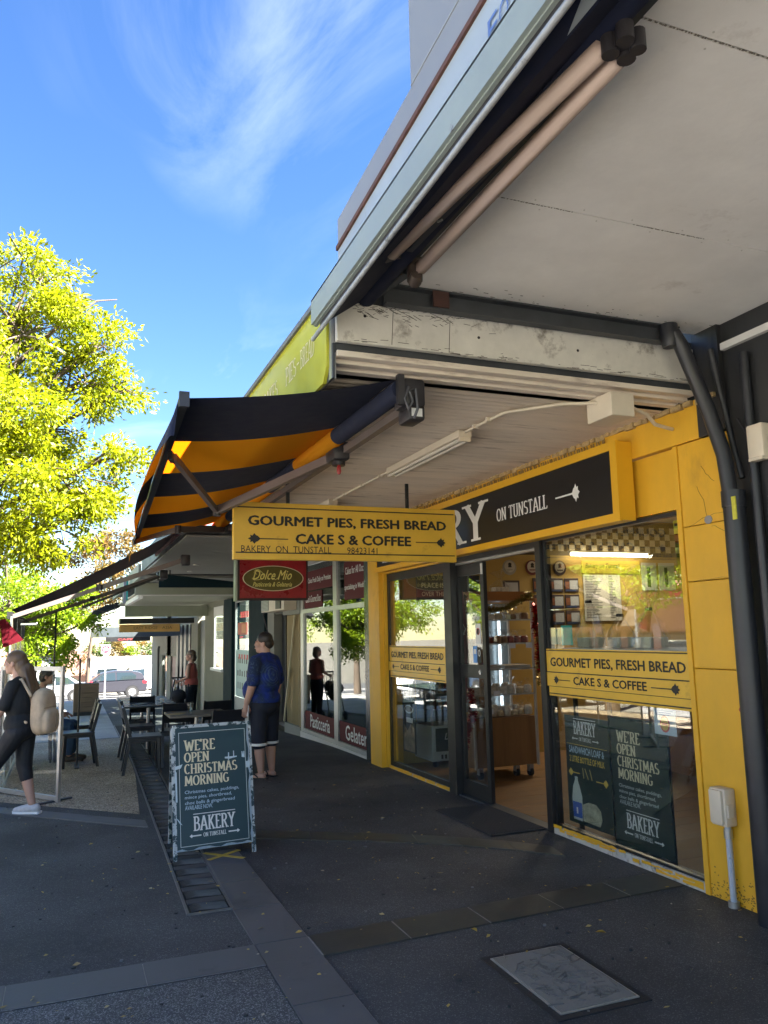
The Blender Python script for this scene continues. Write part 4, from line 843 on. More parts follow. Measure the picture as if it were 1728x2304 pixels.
for i, (y, zt, lab) in enumerate(((5.92,1.93,'left'),(5.50,1.80,'middle'),(5.14,1.84,'right'))):
    t = thing('gift_hamper', '%s clear cellophane gift hamper with gathered top on the window ledge'%lab, 'gift hamper', (4.28,y,1.536), 'cellophane gift hampers in the window')
    MB().bbox(4.2,y-.09,1.537,4.38,y+.09,1.62,0.008).build('gift_box', M('gift_white',(0.6,0.58,0.5),0.5), t)
    n = 18; mb = MB(); rings = []
    for (rr_, z) in ((0.155,1.54),(0.15,1.62),(0.105,zt-.12),(0.028,zt-.01),(0.024,zt+.01),(0.075,zt+.09),(0.11,zt+.16)):
        rings.append([(4.28+rr_*(1+.22*math.sin(k*2.3+i)+.14*rs.uniform(-1,1))*math.cos(2*math.pi*k/n)*.75, y+rr_*(1+.22*math.sin(k*2.3+i)+.14*rs.uniform(-1,1))*math.sin(2*math.pi*k/n), z+(rs.uniform(-.04,.03) if z > zt+.1 else 0)) for k in range(n)])
    mb.add([p for r_ in rings for p in r_], [(a*n+k,a*n+(k+1)%n,(a+1)*n+(k+1)%n,(a+1)*n+k) for a in range(6) for k in range(n)])
    mb.build('wrapper', cello, t)
    MB().cyl((4.28,y,zt-.012),(4.28,y,zt+.012),0.03,None,10).build('tie', black_print, t)

# ------------------------------------------------------------------ signs on and above the bakery
for (ya, yb, x, lab) in ((6.035,4.30,3.894,'yellow window sign with black pie and bread lettering on the right window'),(9.69,8.05,3.894,'yellow window sign band on the left bakery window')):
    W = ya-yb; t = thing('window_sign', lab, 'sign', (x,(ya+yb)/2,1.13))
    MB().box(x,yb,1.335,x+.008,ya,1.530).build('upper_board', yellow_board, t)
    MB().box(x-.004,yb-.02 if W < 1.74 else yb,1.218,x+.006,ya+(.02 if W < 1.74 else 0),1.330).build('lower_board', yellow_board, t)
    MB().box(x,yb,1.136,x+.008,ya-.02,1.214).build('foot_board', yellow_board, t)
    for zz, hh in ((1.513,.008),(1.331,.008),(1.214,.004),(1.152,.009)): flat(rect(0,0,W-.01,hh), (x-.002,ya-.005,zz), UY, UZ, black_print, t, 'rule', 0.004)
    letters('GOURMET PIES, FRESH BREAD', (x,ya-.06,1.372), UY, UZ, W-.10, .088, black_print, t, bold=0.025)
    letters('CAKE S & COFFEE', (x-.004,ya-W*.225,1.243), UY, UZ, W*.52, .066, black_print, t, bold=0.025)
    leafarrow((x-.004,ya-W*.06,1.272), UY, UZ, W*.14, .075, -1, black_print, t); leafarrow((x-.004,ya-W*.77,1.272), UY, UZ, W*.17, .085, 1, black_print, t)

def bakery_logo(O, U, V, w, h, mat, parent, lift=0.003):
    """BAKERY under a rule, ON TUNSTALL between two diamond arrows; w x h box at O"""
    U, V, O = Vector(U).normalized(), Vector(V).normalized(), Vector(O)
    flat(rect(w*.08,h*.955,w*.92,h*.985), O, U, V, mat, parent, 'rule', lift)
    serifs('BAKERY', O+U*w*.08+V*h*.30, U, V, w*.84, h*.60, mat, parent, lift=lift, thick=.17)
    serifs('ON TUNSTALL', O+U*w*.27+V*h*.05, U, V, w*.46, h*.17, mat, parent, lift=lift, thick=.17, thin=.08)
    for s_, x0 in ((-1,0.0),(1,0.77)):
        poly = [(0,.012),(.15,.012),(.16,.035),(.2,0),(.16,-.035),(.15,-.012),(0,-.012)]
        poly = [((x0+(p[0]*1.15 if s_ > 0 else .23-p[0]*1.15))*w, h*.13+p[1]*w) for p in poly]
        if s_ < 0: poly = list(reversed(poly))
        flat(poly, O, U, V, mat, parent, 'arrow', lift)
def christmas(O, U, V, W, H, parent, big, small, logo, lift=0.003):
    U, V, O = Vector(U).normalized(), Vector(V).normalized(), Vector(O)
    P_ = lambda u, v: O+U*(u*W)+V*(v*H)
    for s_, v0, w in (("WE'RE",.802,.42),('OPEN',.708,.335),('CHRISTMAS',.612,.71),('MORNING',.516,.59)): serifs(s_, P_(.11,v0), U, V, W*w, H*(.086 if s_ != "WE'RE" else .098), big, parent, lift=lift)
    for s_, v0, w in (('Christmas cakes, puddings,',.445,.72),('mince pies, shortbread,',.402,.62),('choc balls & gingerbread',.357,.66),('AVAILABLE NOW.',.322,.36)): letters(s_, P_(.11,v0), U, V, W*w, H*.035, small, parent, bold=.014, lift=lift, shear=.08)
    bakery_logo(P_(.16,.085), U, V, W*.66, H*.205, logo, parent, lift)
# posters behind the right window
p1 = thing('milk_poster', 'dark green poster of a milk bottle and bread loaf in the right window', 'poster', (3.94,5.6,0.13))
MB().box(3.936,5.284,0.13,3.942,5.875,0.985).build('sheet', poster_green, p1)
O1 = Vector((3.936,5.875,0.13)); W1, H1 = .591, .855
bakery_logo(O1+Vector((0,-.10,.65)), UY, UZ, .36, .19, white_print, p1)
flat(rect(.02,.625,.56,.629), O1, UY, UZ, gold_print, p1, 'rule')
letters('SANDWHICH LOAF &', O1+Vector((0,-.05,.555)), UY, UZ, .47, .058, M('ice_print',(0.42,0.55,0.66),0.5), p1, bold=.03); letters('2 LITRE BOTTLE OF MILK', O1+Vector((0,-.05,.485)), UY, UZ, .47, .05, gold_print, p1, bold=.02)
for s_, x0 in ((-1,.03),(1,.40)):
    poly = [(0,.004),(.10,.004),(.10,.012),(.125,.032),(.155,0),(.125,-.032),(.10,-.012),(.10,-.004),(0,-.004)]
    flat([(x0+(p[0] if s_ > 0 else .155-p[0]), .40+p[1]-(.03 if s_ > 0 else 0)) for p in (poly if s_ > 0 else list(reversed(poly)))], O1, UY, UZ, gold_print, p1, 'arrow')
for a, x0 in ((.9,.23),(1.3,.29),(1.1,.34)): flat([(x0,.37),(x0+.012,.37),(x0+.012+.08*math.cos(a+.8),.37+.08),(x0+.08*math.cos(a+.8),.37+.08)], O1, UY, UZ, M('grain_print',(0.45,0.36,0.14),0.5), p1, 'price_mark')
flat([(.07,.03),(.19,.03),(.20,.22),(.17,.30),(.15,.34),(.15,.37),(.11,.37),(.11,.34),(.08,.29),(.06,.2)], O1, UY, UZ, M('milk_print',(0.55,0.58,0.52),0.5), p1, 'bottle_picture')
flat([(.072,.05),(.19,.05),(.192,.17),(.068,.17)], O1, UY, UZ, M('label_blue',(0.03,0.11,0.42),0.5), p1, 'label_picture', .005)
letters('1', O1+Vector((0,-.12,.08)), UY, UZ, .02, .05, white_print, p1, lift=.008)
flat([(.20,.035),(.42,.03),(.45,.08),(.44,.15),(.38,.19),(.28,.19),(.20,.16)], O1, UY, UZ, M('loaf_print',(0.42,0.40,0.28),0.5,vary=.4,vs=16), p1, 'loaf_picture')
p2 = thing('christmas_poster', 'dark green christmas opening poster with torn white edges in the right window', 'poster', (3.93,4.9,0.09))
MB().box(3.932,4.607,0.088,3.9355,5.272,1.028).build('sheet', poster_green, p2)
christmas((3.932,5.262,0.088), UY, UZ, .655, .94, p2, cream_print, M('pale_print',(0.55,0.6,0.58),0.5), white_print, .0005+.001)
rs = random.Random(31)
def torn(O, U, V, W, H, parent, mat, th=.012, skip=()):
    U, V, O = Vector(U).normalized(), Vector(V).normalized(), Vector(O)
    def strip(a, b, side):
        n = 14; inn = []
        for i in range(n+1): inn.append(th*rs.choice([.15,.35,.6,1,1,1.1]))
        P_ = [a+(b-a)*(i/n) for i in range(n+1)]
        mb = MB(); Wd = U.cross(V)*.002
        for i in range(n):
            mb.add([P_[i]+Wd,P_[i+1]+Wd,P_[i+1]+side*inn[i+1]+Wd,P_[i]+side*inn[i]+Wd],[(0,1,2,3),(3,2,1,0)])
        return mb.build('torn_edge', mat, parent)
    A, B, Cc, D = O, O+U*W, O+U*W+V*H, O+V*H
    for nm, a, b, s_ in (('l',A,D,U),('r',B,Cc,-U),('t',D,Cc,-V),('b',A,B,V)):
        if nm not in skip: strip(a, b, s_)
torn((3.9305,5.272,0.088), UY, UZ, .665, .94, p2, M('torn_paper',(0.55,0.62,0.62),0.6,vary=.15,vs=20), .018)
no = thing('window_notice', 'small white notice with red ring taped at the top right of the window', 'notice', (3.92,4.62,0.95))
MB().box(3.9215,4.51,0.95,3.9245,4.732,1.125).build('sheet', M('notice_paper',(0.55,0.63,0.7),0.5), no)
O2 = Vector((3.9215,4.732,0.95)); flat(oval(.11,.075,.05,.058), O2, UY, UZ, M('red_print',(0.5,0.05,0.05),0.5), no, 'ring', .001); flat(oval(.11,.075,.037,.045), O2, UY, UZ, gold_print, no, 'disc', .002); flat(rect(.08,.065,.14,.085), O2, UY, UZ, _mats['red_print'], no, 'bar', .003)
for i in range(3): flat(rect(.02,.162-i*.014,.2-i*.02,.168-i*.014), O2, UY, UZ, blue_print, no, 'text_line', .001)
tag(MB().box(3.9215,5.673,1.562,3.9245,5.834,1.727).build('teal_sticker', M('teal_print',(0.02,0.42,0.36),0.45,vary=.1,vs=20)), 'bright teal sticker at the lower left of the upper window pane', 'sticker')
tag(MB().box(3.9215,5.845,1.567,3.9245,5.985,1.70).build('green_sticker', M('green_print',(0.02,0.10,0.05),0.45)), 'dark green lunch sticker left of the teal sticker on the window', 'sticker')
ys_ = thing('alarm_sticker', 'small yellow green alarm sticker in the top right corner of the window', 'sticker', (3.92,4.36,2.34)); MB().box(3.9215,4.325,2.335,3.9245,4.39,2.43).build('sheet', M('lime_tag', (0.55,0.52,0.05), 0.5), ys_); flat(rect(.01,.055,.055,.075),(3.9215,4.39,2.335),UY,UZ,black_print,ys_,'print_bar',.001)
# sign box over the windows
fs = thing('fascia_sign', 'long black bakery sign box with yellow frame above the shopfront', 'sign', (3.8,7.2,2.47))
MB().box(3.74,4.71,2.475,3.868,9.72,3.065).build('box', yellow_trim, fs)
MB().box(3.728,4.775,2.53,3.7395,9.65,3.005).build('panel', sign_black, fs)
fr = MB(); fr.box(3.716,4.70,2.468,3.7395,4.775,3.07); fr.box(3.716,9.65,2.468,3.7395,9.73,3.07); fr.box(3.716,4.775,3.005,3.7395,9.65,3.07); fr.box(3.716,4.775,2.468,3.7395,9.65,2.53); fr.build('frame', yellow_trim, fs)
serifs('BAKERY', (3.728,9.45,2.565), UY, UZ, 2.80, .395, white_print, fs, thick=.15)
serifs('ON TUNSTALL', (3.728,6.50,2.70), UY, UZ, .86, .125, white_print, fs, thick=.16, thin=.07)
leafarrow((3.728,5.52,2.765), UY, UZ, .34, .15, 1, white_print, fs)
# ragged plaster under the ceiling line
pl = MB(); rs = random.Random(17); y = 3.85
while y < 9.9:
    e = y+rs.uniform(.04,.11); d = rs.uniform(.004,.03); pl.box(3.868-d,y,3.165+rs.uniform(-.012,.004),3.869,e,3.199); y = e+rs.choice([0,.005,.02])
stuff(pl.build('ragged_plaster', M('plaster_edge',(0.42,0.30,0.14),0.8,vary=.35,vs=25), bk))
br2 = MB(); y = 5.0
while y < 9.8: br2.bar((3.862,y,3.075),(3.85,y+rs.uniform(-.015,.015),3.15),.008,.012); y += rs.uniform(.025,.045)
stuff(br2.build('bristle_strip', M('bristle',(0.30,0.2,0.07),0.9,vary=.3,vs=30), bk))
sg_ = MB(); rs = random.Random(61)
for i in range(110):
    y, z = rs.uniform(3.82,4.25), abs(rs.gauss(0,.07)); sg_.prism([(y+rs.uniform(-.006,.006)+.006*math.cos(k*1.05),z+.005*math.sin(k*1.05)) for k in range(6)],(3.8852,0,.004),(0,1,0),(0,0,1),-.0012)
stuff(sg_.build('splash_grime', M('grime_yellow',(0.26,0.15,0.04),0.9), bk))
# hanging sign
hs = thing('hanging_sign', 'yellow hanging sign with black pie bread cake and coffee lettering over the footpath', 'sign', (2.5,7.2,2.38))
HX0, HX1, HZ0, HZ1 = 1.388, 3.646, 2.385, 2.918
MB().bbox(HX0,7.20,HZ0,HX1,7.27,HZ1,0.006).build('board', yellow_board, hs)
for z in (HZ0+.058, HZ1-.055): flat(rect(.02,0,HX1-HX0-.02,.011), (HX0,7.20,z), UX, UZ, black_print, hs, 'rule')
letters('GOURMET PIES, FRESH BREAD', (HX0+.13,7.20,2.687), UX, UZ, 2.02, .108, black_print, hs, bold=.035)
letters('CAKE S & COFFEE', (HX0+.58,7.20,2.535), UX, UZ, 1.18, .098, black_print, hs, bold=.035)
leafarrow((HX0+.13,7.20,2.578), UX, UZ, .38, .10, -1, black_print, hs); leafarrow((HX0+1.81,7.20,2.578), UX, UZ, .33, .10, 1, black_print, hs)
letters('BAKERY  ON  TUNSTALL', (HX0+.07,7.20,2.452), UX, UZ, .86, .062, black_print, hs, bold=-.006); letters('98423141', (HX0+1.09,7.20,2.452), UX, UZ, .31, .062, black_print, hs)
for x in (1.905,3.13): MB().box(x-.016,7.225,HZ1,x+.016,7.245,3.17).build('hanger', black_frame, hs)

# ------------------------------------------------------------------ bakery canopy
cn = thing('bakery_canopy', 'footpath canopy of the bakery with cream corrugated ceiling and yellow green fascia sign', 'canopy', (2.6,7,3.2))
mb = MB(); ys = np.arange(4.30, 10.12, 0.0125); zf = lambda y: 3.186+0.013*abs(math.sin((y-4.06)*math.pi/0.078))
v = []
for y in ys: v += [(1.34,y,zf(y)),(3.868,y,zf(y))]
mb.add(v, [(2*i,2*i+2,2*i+3,2*i+1) for i in range(len(ys)-1)]); mb.build('corrugated_ceiling', corr_cream, cn, smooth='all')
# beam and battens at the near end
MB().bbox(1.335,3.995,3.300,3.845,4.035,3.535,0.004).build('end_beam', beam_white, cn)
hol = MB()
for x in (1.50,2.22,2.92): hol.cyl((x,3.993,3.46 if x < 2 else 3.42),(x,3.9955,3.46 if x < 2 else 3.42),0.009,None,10)
hol.build('bolt_hole', black_print, cn)
rs = random.Random(41); cw = MB()
for k in range(90):
    x = 1.4+abs(rs.gauss(0,.35)); z = 3.535-abs(rs.gauss(0,.035)); a = rs.uniform(-.6,.6); L = rs.uniform(.01,.06); cw.bar((x,3.9935,z),(x+L*math.cos(a),3.9935,z+L*math.sin(a)),.0018,.0025,(0,1,0))
for k in range(60):
    x = rs.uniform(1.4,3.8); z = 3.30+abs(rs.gauss(0,.014)); L = rs.uniform(.01,.07); cw.bar((x,3.9935,z),(x+L,3.9935,z+rs.uniform(-.004,.004)),.0018,.003,(0,1,0))
stuff(cw.build('beam_grime', M('grime',(0.07,0.06,0.05),0.9), cn))
for x, z0, z1 in ((1.66,3.31,3.5),(2.02,3.305,3.49)): MB().bar((x,3.994,z0),(x+.012,3.994,z1),.003,.002,(0,1,0)).build('beam_crack', M('grime',(0.07,0.06,0.05),0.9), cn)
MB().box(1.34,4.05,3.25,3.868,4.12,3.305).build('shadow_gap', steel_dark, cn)
for y0, z0 in ((4.03,3.225),(4.10,3.205),(4.19,3.195)): MB().bbox(1.345,y0,z0,3.866,y0+.062,z0+.035,0.004).build('edge_batten', corr_cream, cn)
MB().box(1.33,4.04,3.54,3.9,10.15,3.60).build('canopy_roof', steel_dark, cn)
gz_ = M('fascia_lime',(0.42,0.41,0.035),0.22,vary=.15,vs=1.5)
fsb = MB(); fsb.prism([(4.09,3.18),(4.16,3.10),(10.15,3.10),(10.15,3.60),(4.09,3.60)],(1.302,0,0),(0,1,0),(0,0,1),0.02); fsb.build('fascia_panel', gz_, cn)
MB().box(1.285,4.06,3.602,1.36,10.17,3.635).build('fascia_cap', M('cap_grey',(0.13,0.14,0.15),0.5,vary=.2,vs=8), cn)
MB().box(1.318,4.055,3.10,1.345,4.10,3.60).build('fascia_corner', alu, cn)
MB().box(1.323,4.04,3.10,1.335,10.15,3.3).build('fascia_back', steel_dark, cn)
serifs('CAKES - PIES - BREAD'.replace('-','I') if False else 'PIES', (1.302,4.98,3.325), UY, UZ, .26, .125, cream_print, cn, thick=.1, thin=.05)
serifs('BREAD'.replace('D','D') if 'D' in SERIF else 'BREA', (1.302,4.62,3.325), UY, UZ, .30, .125, cream_print, cn, thick=.1, thin=.05)
flat(rect(0,.055,.05,.065),(1.302,4.70,3.325),UY,UZ,cream_print,cn,'dash')
serifs('CAKES', (1.302,5.62,3.325), UY, UZ, .42, .125, cream_print, cn, thick=.1, thin=.05)
# ceiling lights, conduit and junction box
for i, (ya, yb, lab) in enumerate(((5.16,6.62,'twin tube fluorescent batten on the corrugated ceiling, nearest one'),(8.35,9.8,'twin tube fluorescent batten on the corrugated ceiling beyond the hanging sign'))):
    t = thing('ceiling_batten', lab, 'light', (2.72,(ya+yb)/2,3.11), 'fluorescent battens under the canopy')
    MB().bbox(2.665,ya,3.128,2.775,yb,3.182,0.006).build('housing', cream_plastic, t)
    for x in (2.69,2.75): MB().cyl((x,ya+.03,3.112),(x,yb-.03,3.112),0.014,None,10).build('tube', M('tube_off',(0.62,0.58,0.5),0.4), t, smooth=True)
    for y in (ya+.015,yb-.015): MB().box(2.675,y-.01,3.098,2.765,y+.01,3.128).build('holder', cream_plastic, t)
cd = thing('ceiling_conduit', 'cream electrical conduit running along the corrugated ceiling between the lights', 'conduit', (2.72,6,3.17))
MB().tube([(2.72,6.62,3.168),(2.72,8.35,3.168)],0.011,8).build('run', cream_plastic, cd, smooth=True)
MB().tube([(2.72,5.16,3.168),(2.735,4.62,3.168),(2.75,4.58,3.168),(3.0,4.3,3.168),(3.18,4.16,3.15)],0.011,8).build('run', cream_plastic, cd, smooth=True)
MB().tube([(3.3,4.12,3.165),(3.42,4.16,3.15),(3.55,4.2,3.10),(3.6,4.26,3.03),(3.78,4.3,3.02)],0.012,8).build('flex', cream_plastic, cd, smooth=True) if False else MB().tube([(3.35,4.12,3.13),(3.46,4.16,3.135),(3.58,4.18,3.11),(3.68,4.22,3.06),(3.86,4.26,3.05)],0.013,8).build('flex', cream_plastic, cd, smooth=True)
for y in (6.9,7.4,7.95,5.0,4.8): MB().box(2.70,y-.012,3.154,2.745,y+.012,3.184).build('saddle', cream_plastic, cd)
jb = thing('junction_box', 'cream metal junction box hanging from the canopy ceiling near the yellow wall', 'electrical box', (3.18,4.06,3.06))
MB().bbox(3.17,4.02,3.035,3.35,4.28,3.19,0.006).build('case', cream_plastic, jb)
eb = thing('meter_box', 'cream electrical box with grey conduit low on the yellow pillar', 'electrical box', (3.8,4.05,0))
MB().bbox(3.795,3.985,0.475,3.884,4.115,0.70,0.012).build('case', cream_plastic, eb, smooth=True)
MB().bbox(3.775,4.0,0.49,3.800,4.10,0.69,0.008).build('lid', cream_plastic, eb, smooth=True)
MB().bbox(3.80,3.968,0.53,3.85,3.984,0.61,0.006).build('latch', cream_plastic, eb)
MB().cyl((3.845,4.03,0.02),(3.845,4.03,0.475),0.019,None,12).build('conduit_pipe', M('conduit_pale',(0.45,0.5,0.58),0.45,vary=.12,vs=20,dirt=(0.25,0.26,0.27),ds=20,dth=.6,dw=.08), eb, smooth=True)
MB().cyl((3.845,4.03,0.40),(3.845,4.03,0.455),0.026,None,12).build('coupling', alu, eb, smooth=True)
MB().cyl((3.845,4.03,0.0),(3.845,4.03,0.035),0.034,None,12).build('floor_flange', alu, eb, smooth=True)

# ------------------------------------------------------------------ the bakery's striped awning
aw = thing('striped_awning', 'open black and orange striped awning on folding arms over the footpath', 'awning', (1.2,7,2.9))
canvas_or = bpy.data.materials.new('orange_canvas'); canvas_or.use_nodes = True; t_ = canvas_or.node_tree; t_.nodes.clear()
o_ = t_.nodes.new('ShaderNodeOutputMaterial'); d_ = t_.nodes.new('ShaderNodeBsdfDiffuse'); tl2 = t_.nodes.new('ShaderNodeBsdfTranslucent'); mm_ = t_.nodes.new('ShaderNodeMixShader'); mm_.inputs[0].default_value = 0.42
d_.inputs[0].default_value = (0.85,0.37,0.025,1); tl2.inputs[0].default_value = (0.72,0.15,0.002,1); t_.links.new(d_.outputs[0], mm_.inputs[1]); t_.links.new(tl2.outputs[0], mm_.inputs[2]); t_.links.new(mm_.outputs[0], o_.inputs[0])
NR = Vector((0.568,4.41,3.007)); FR = Vector((0.785,10.52,2.925))
rail = lambda y: NR+(FR-NR)*((max(y,4.41)-4.41)/6.11)
ROLL = lambda y: Vector((1.80,y,3.125))
edges = [4.2,5.39,6.44,7.50,8.52,9.55,10.52]
for i in range(6):
    a, b = edges[i], edges[i+1]; mb = MB(); n = 16; m_ = 6; v = []
    for j in range(m_+1):
        y = a+(b-a)*j/m_
        P0, P1 = ROLL(y)+Vector((-.03,0,.055)), rail(y)+Vector((0.01,0,.012))
        for k in range(n+1):
            t = k/n; p = P0.lerp(P1, t); p.z -= 0.035*math.sin(math.pi*t)*(1 if t < 1 else 0); p.z += 0.004*math.sin(y*6+t*3); v.append(p)
    fs_ = [(j*(n+1)+k, j*(n+1)+k+1, (j+1)*(n+1)+k+1, (j+1)*(n+1)+k) for j in range(m_) for k in range(n)]
    mb.add(v, fs_); ob = mb.build('stripe', navy_cloth if i%2 == 0 else canvas_or, aw, smooth='all')
    # roll of the same stripe
    MB().cyl(ROLL(a),ROLL(b),0.062 if i%2 == 0 else 0.064,None,18).build('roll', navy_cloth if i%2 == 0 else canvas_or, aw, smooth=True)
    # hanging front flap, blown outwards
    mb = MB(); v = []
    for j in range(m_+1):
        y = a+(b-a)*j/m_; P0 = rail(y)+Vector((-.03,0,.0)); s_ = (y-4.2)/6.3
        amp = 0.105*math.sin(min(1,s_*1.35)*math.pi)**0.8 if s_ < .74 else 0.03
        for k in range(6):
            t = k/5; v.append(P0+Vector((-amp*math.sin(t*1.5)-0.02*t, 0, -(0.20+.10*max(0,s_-.7)/.3)*t+.01*math.sin(y*4))))
    mb.add(v, [(j*6+k, j*6+k+1, (j+1)*6+k+1, (j+1)*6+k) for j in range(m_) for k in range(5)]); mb.build('front_flap', navy_cloth if i%2 == 0 else canvas_or, aw, smooth='all')
fb = MB(); fb.bar(NR+Vector((-.005,-.03,-.01)), FR, .045, .06); fb.build('front_bar', M('awning_bar_dark',(0.014,0.015,0.021),0.5), aw)
MB().bar(NR+Vector((-.005,-.06,-.01)), NR+Vector((-.005,-.03,-.01)), .055, .085).build('bar_end_cap', M('cap_grey_blue',(0.035,0.038,0.05),0.5), aw)
def arm(root, elbow, tip, nm='arm'):
    a1 = MB(); a1.bar(root, elbow, .045, .065); o1 = a1.build(nm, arm_brown, aw)
    a2 = MB(); a2.bar(elbow, tip, .036, .05); o2 = a2.build('fore'+nm, arm_brown, aw)
    MB().cyl(Vector(elbow)-Vector((0,0,.045)), Vector(elbow)+Vector((0,0,.04)), .034, None, 14).build('elbow_joint', dark_plastic, aw, smooth=True)
    MB().bar(Vector(tip)-Vector((.03,.06,0)), Vector(tip)+Vector((0,.06,0)), .03, .06).build('tip_bracket', dark_plastic, aw)
arm((1.86,5.62,3.03),(1.20,7.0,2.79),(0.645,5.5,2.92)); arm((1.86,10.2,3.05),(1.08,8.7,2.84),(0.76,10.2,2.87))
tb_ = MB(); tb_.bar((1.90,4.33,3.055),(1.90,10.4,3.055),.05,.055); tb_.build('torsion_bar', arm_brown, aw)
mo = MB(); mo.bbox(1.80,4.17,3.02,1.945,4.33,3.19,0.02); mo.build('motor_bracket', dark_plastic, aw, smooth=True)
mo2 = MB(); mo2.bbox(1.845,4.20,2.945,1.955,4.38,3.04,0.02); mo2.build('gear_box', dark_plastic, aw, smooth=True)
flat(rect(0,0,.07,.05),(1.86,4.198,2.965),UX,UZ,white_print,aw,'maker_plate',.003)
cb_ = MB(); cb_.tube([(1.83,4.16,3.13),(1.80,4.15,3.05),(1.82,4.15,2.99),(1.85,4.15,3.04),(1.83,4.15,3.1),(1.87,4.15,3.12),(1.88,4.15,3.0),(1.86,4.16,2.94)],.009,8); cb_.build('cable_loop', M('grey_cable',(0.08,0.08,0.09),0.5), aw, smooth=True)
sh = MB(); sh.bbox(1.80,5.50,2.98,1.93,5.72,3.12,0.02); sh.cyl((1.87,5.60,2.95),(1.87,5.60,3.10),.05,None,14); sh.build('shoulder', dark_plastic, aw, smooth=True)
sh = MB(); sh.bbox(1.80,10.1,2.98,1.93,10.3,3.12,0.02); sh.build('shoulder', dark_plastic, aw, smooth=True)
MB().lathe([(.006,0.0),(.016,-.02),(.018,-.05),(.010,-.075)],(1.865,5.58,2.955),10).build('crank_eye', M('red_plastic',(0.35,0.03,0.03),0.4), aw, smooth=True)
MB().box(1.76,4.15,3.02,1.80,4.19,3.20).build('end_bracket', dark_plastic, aw)
# ------------------------------------------------------------------ pastry shop next door
greyg = M('grey_green_paint', (0.27,0.28,0.25), 0.7, spec=.2, vary=0.08, vs=3)
cream_wall = M('cream_wall', (0.22,0.215,0.165), 0.85, spec=.1, vary=0.08, vs=2)
maroon = M('maroon_print', (0.20,0.010,0.020), 0.45)
dark_teal = M('dark_teal_paint', (0.008,0.022,0.027), 0.8, spec=.15, vary=0.15, vs=3)
pane2 = glass('dark_window_glass', (0.62,0.67,0.65), 0.12)
ps = thing('pastry_shop', 'pastry shop with tall grey framed windows, maroon banners and a beige curtain', 'shop', (3.9,13,0))
def pbox(name, mat, *b, parent=ps): return MB().box(*b).build(name, mat, parent)
tilem = M('pilaster_tile', (0.045,0.050,0.058), 0.22, vary=0.15, vs=5)
for i in range(8): pbox('pilaster_tile', tilem, 3.86,10.215,-0.02+i*0.405,4.1,10.52,-0.02+i*0.405+0.401)
fr = MB()
for y0, y1 in ((10.52,10.56),(11.80,11.98),(13.68,13.86)): fr.box(3.875,y0,0.04,3.95,y1,2.95)
for y0, y1 in ((10.56,11.80),(11.98,13.68)):
    fr.box(3.875,y0,2.06,3.95,y1,2.13); fr.box(3.875,y0,0.04,3.95,y1,0.10); fr.box(3.875,y0,2.88,3.95,y1,2.95)
fo = fr.build('window_frame', alu, ps)
for y0, y1 in ((10.56,11.80),(11.98,13.68)):
    MB().box(3.905,y0,0.10,3.911,y1,2.06).build('pane', pane2, fo); MB().box(3.905,y0,2.13,3.911,y1,2.88).build('pane', pane2, fo)
pbox('sill', white_paint, 3.86,10.52,-0.1,3.96,13.86,0.038)
rf_ = M('foil_red',(0.105,0.006,0.013),0.6,spec=.15)
for (ya, yb, lab, txt) in ((13.66,12.0,'maroon band reading Pasticceria across the foot of the left pastry window','Pasticceria'),(11.78,10.57,'maroon band reading Gelateria across the foot of the right pastry window','Gelateria')):
    t = thing('window_band', lab, 'window sign', (3.9,(ya+yb)/2,0.1))
    MB().box(3.896,yb,0.105,3.902,ya,0.40).build('film', rf_, t)
    if txt == 'Pasticceria': letters(txt, (3.896,ya-.32,.155), UY, UZ, 1.08, .21, white_print, t, bold=.015)
    else: letters(txt[:7], (3.896,ya-.28,.15), UY, UZ, .92, .215, white_print, t, bold=.015)
for (ya, yb, z0, z1, txt, lab) in ((13.5,12.0,2.44,2.77,'Cakes Fresh Daily on Premises','upper maroon banner in the left pastry window over the transom'),(13.66,12.62,2.14,2.42,'Cakes & Gourmet Slices','lower maroon banner in the left pastry window over the transom'),(11.47,10.57,2.19,2.77,'Cakes for All Occasions','big maroon banner in the upper right pastry window')):
    t = thing('window_banner', lab, 'window sign', (3.89,ya,z0)); MB().box(3.894,yb,z0,3.900,ya,z1).build('film', rf_, t)
    if z1-z0 > .5:
        letters('Cakes for All Occ', (3.894,ya-.06,z0+.38), UY, UZ, .8, .11, white_print, t, bold=.01); letters('specialising in Wedd', (3.894,ya-.02,z0+.13), UY, UZ, .85, .10, white_print, t, bold=.01)
    else: letters(txt, (3.894,ya-.08,z0+.1), UY, UZ, (ya-yb)*.86, .115, white_print, t, bold=.01)
# inside of the pastry shop: dim room with blinds of light
pbox('shop_floor', M('shop_floor_dark',(0.10,0.10,0.10),0.4), 3.97,10.25,-0.05,8,16.2,0.0)
pbox('back_wall', M('pastry_wall',(0.22,0.22,0.18),0.7,vary=.1,vs=2), 8,10.25,-0.05,8.1,16.2,3.2)
pbox('side_wall', _mats['pastry_wall'], 3.97,16.2,-0.1,8.1,16.3,3.2)
pbox('shop_ceiling', white_paint, 3.97,10.25,3.0,8.1,16.2,3.05)
pcn = thing('pastry_counter', 'glass fronted pastry counter inside the pastry shop window', 'counter', (5.6,12.4,0)); MB().bbox(5.3,10.8,0.0,5.9,14.5,0.95,.01).build('front', wood_brown, pcn); MB().box(5.3,10.8,.95,5.306,14.5,1.35).build('glass_front', pane_clear, pcn); MB().bbox(5.28,10.78,1.35,5.92,14.52,1.38,.005).build('top', alu, pcn)
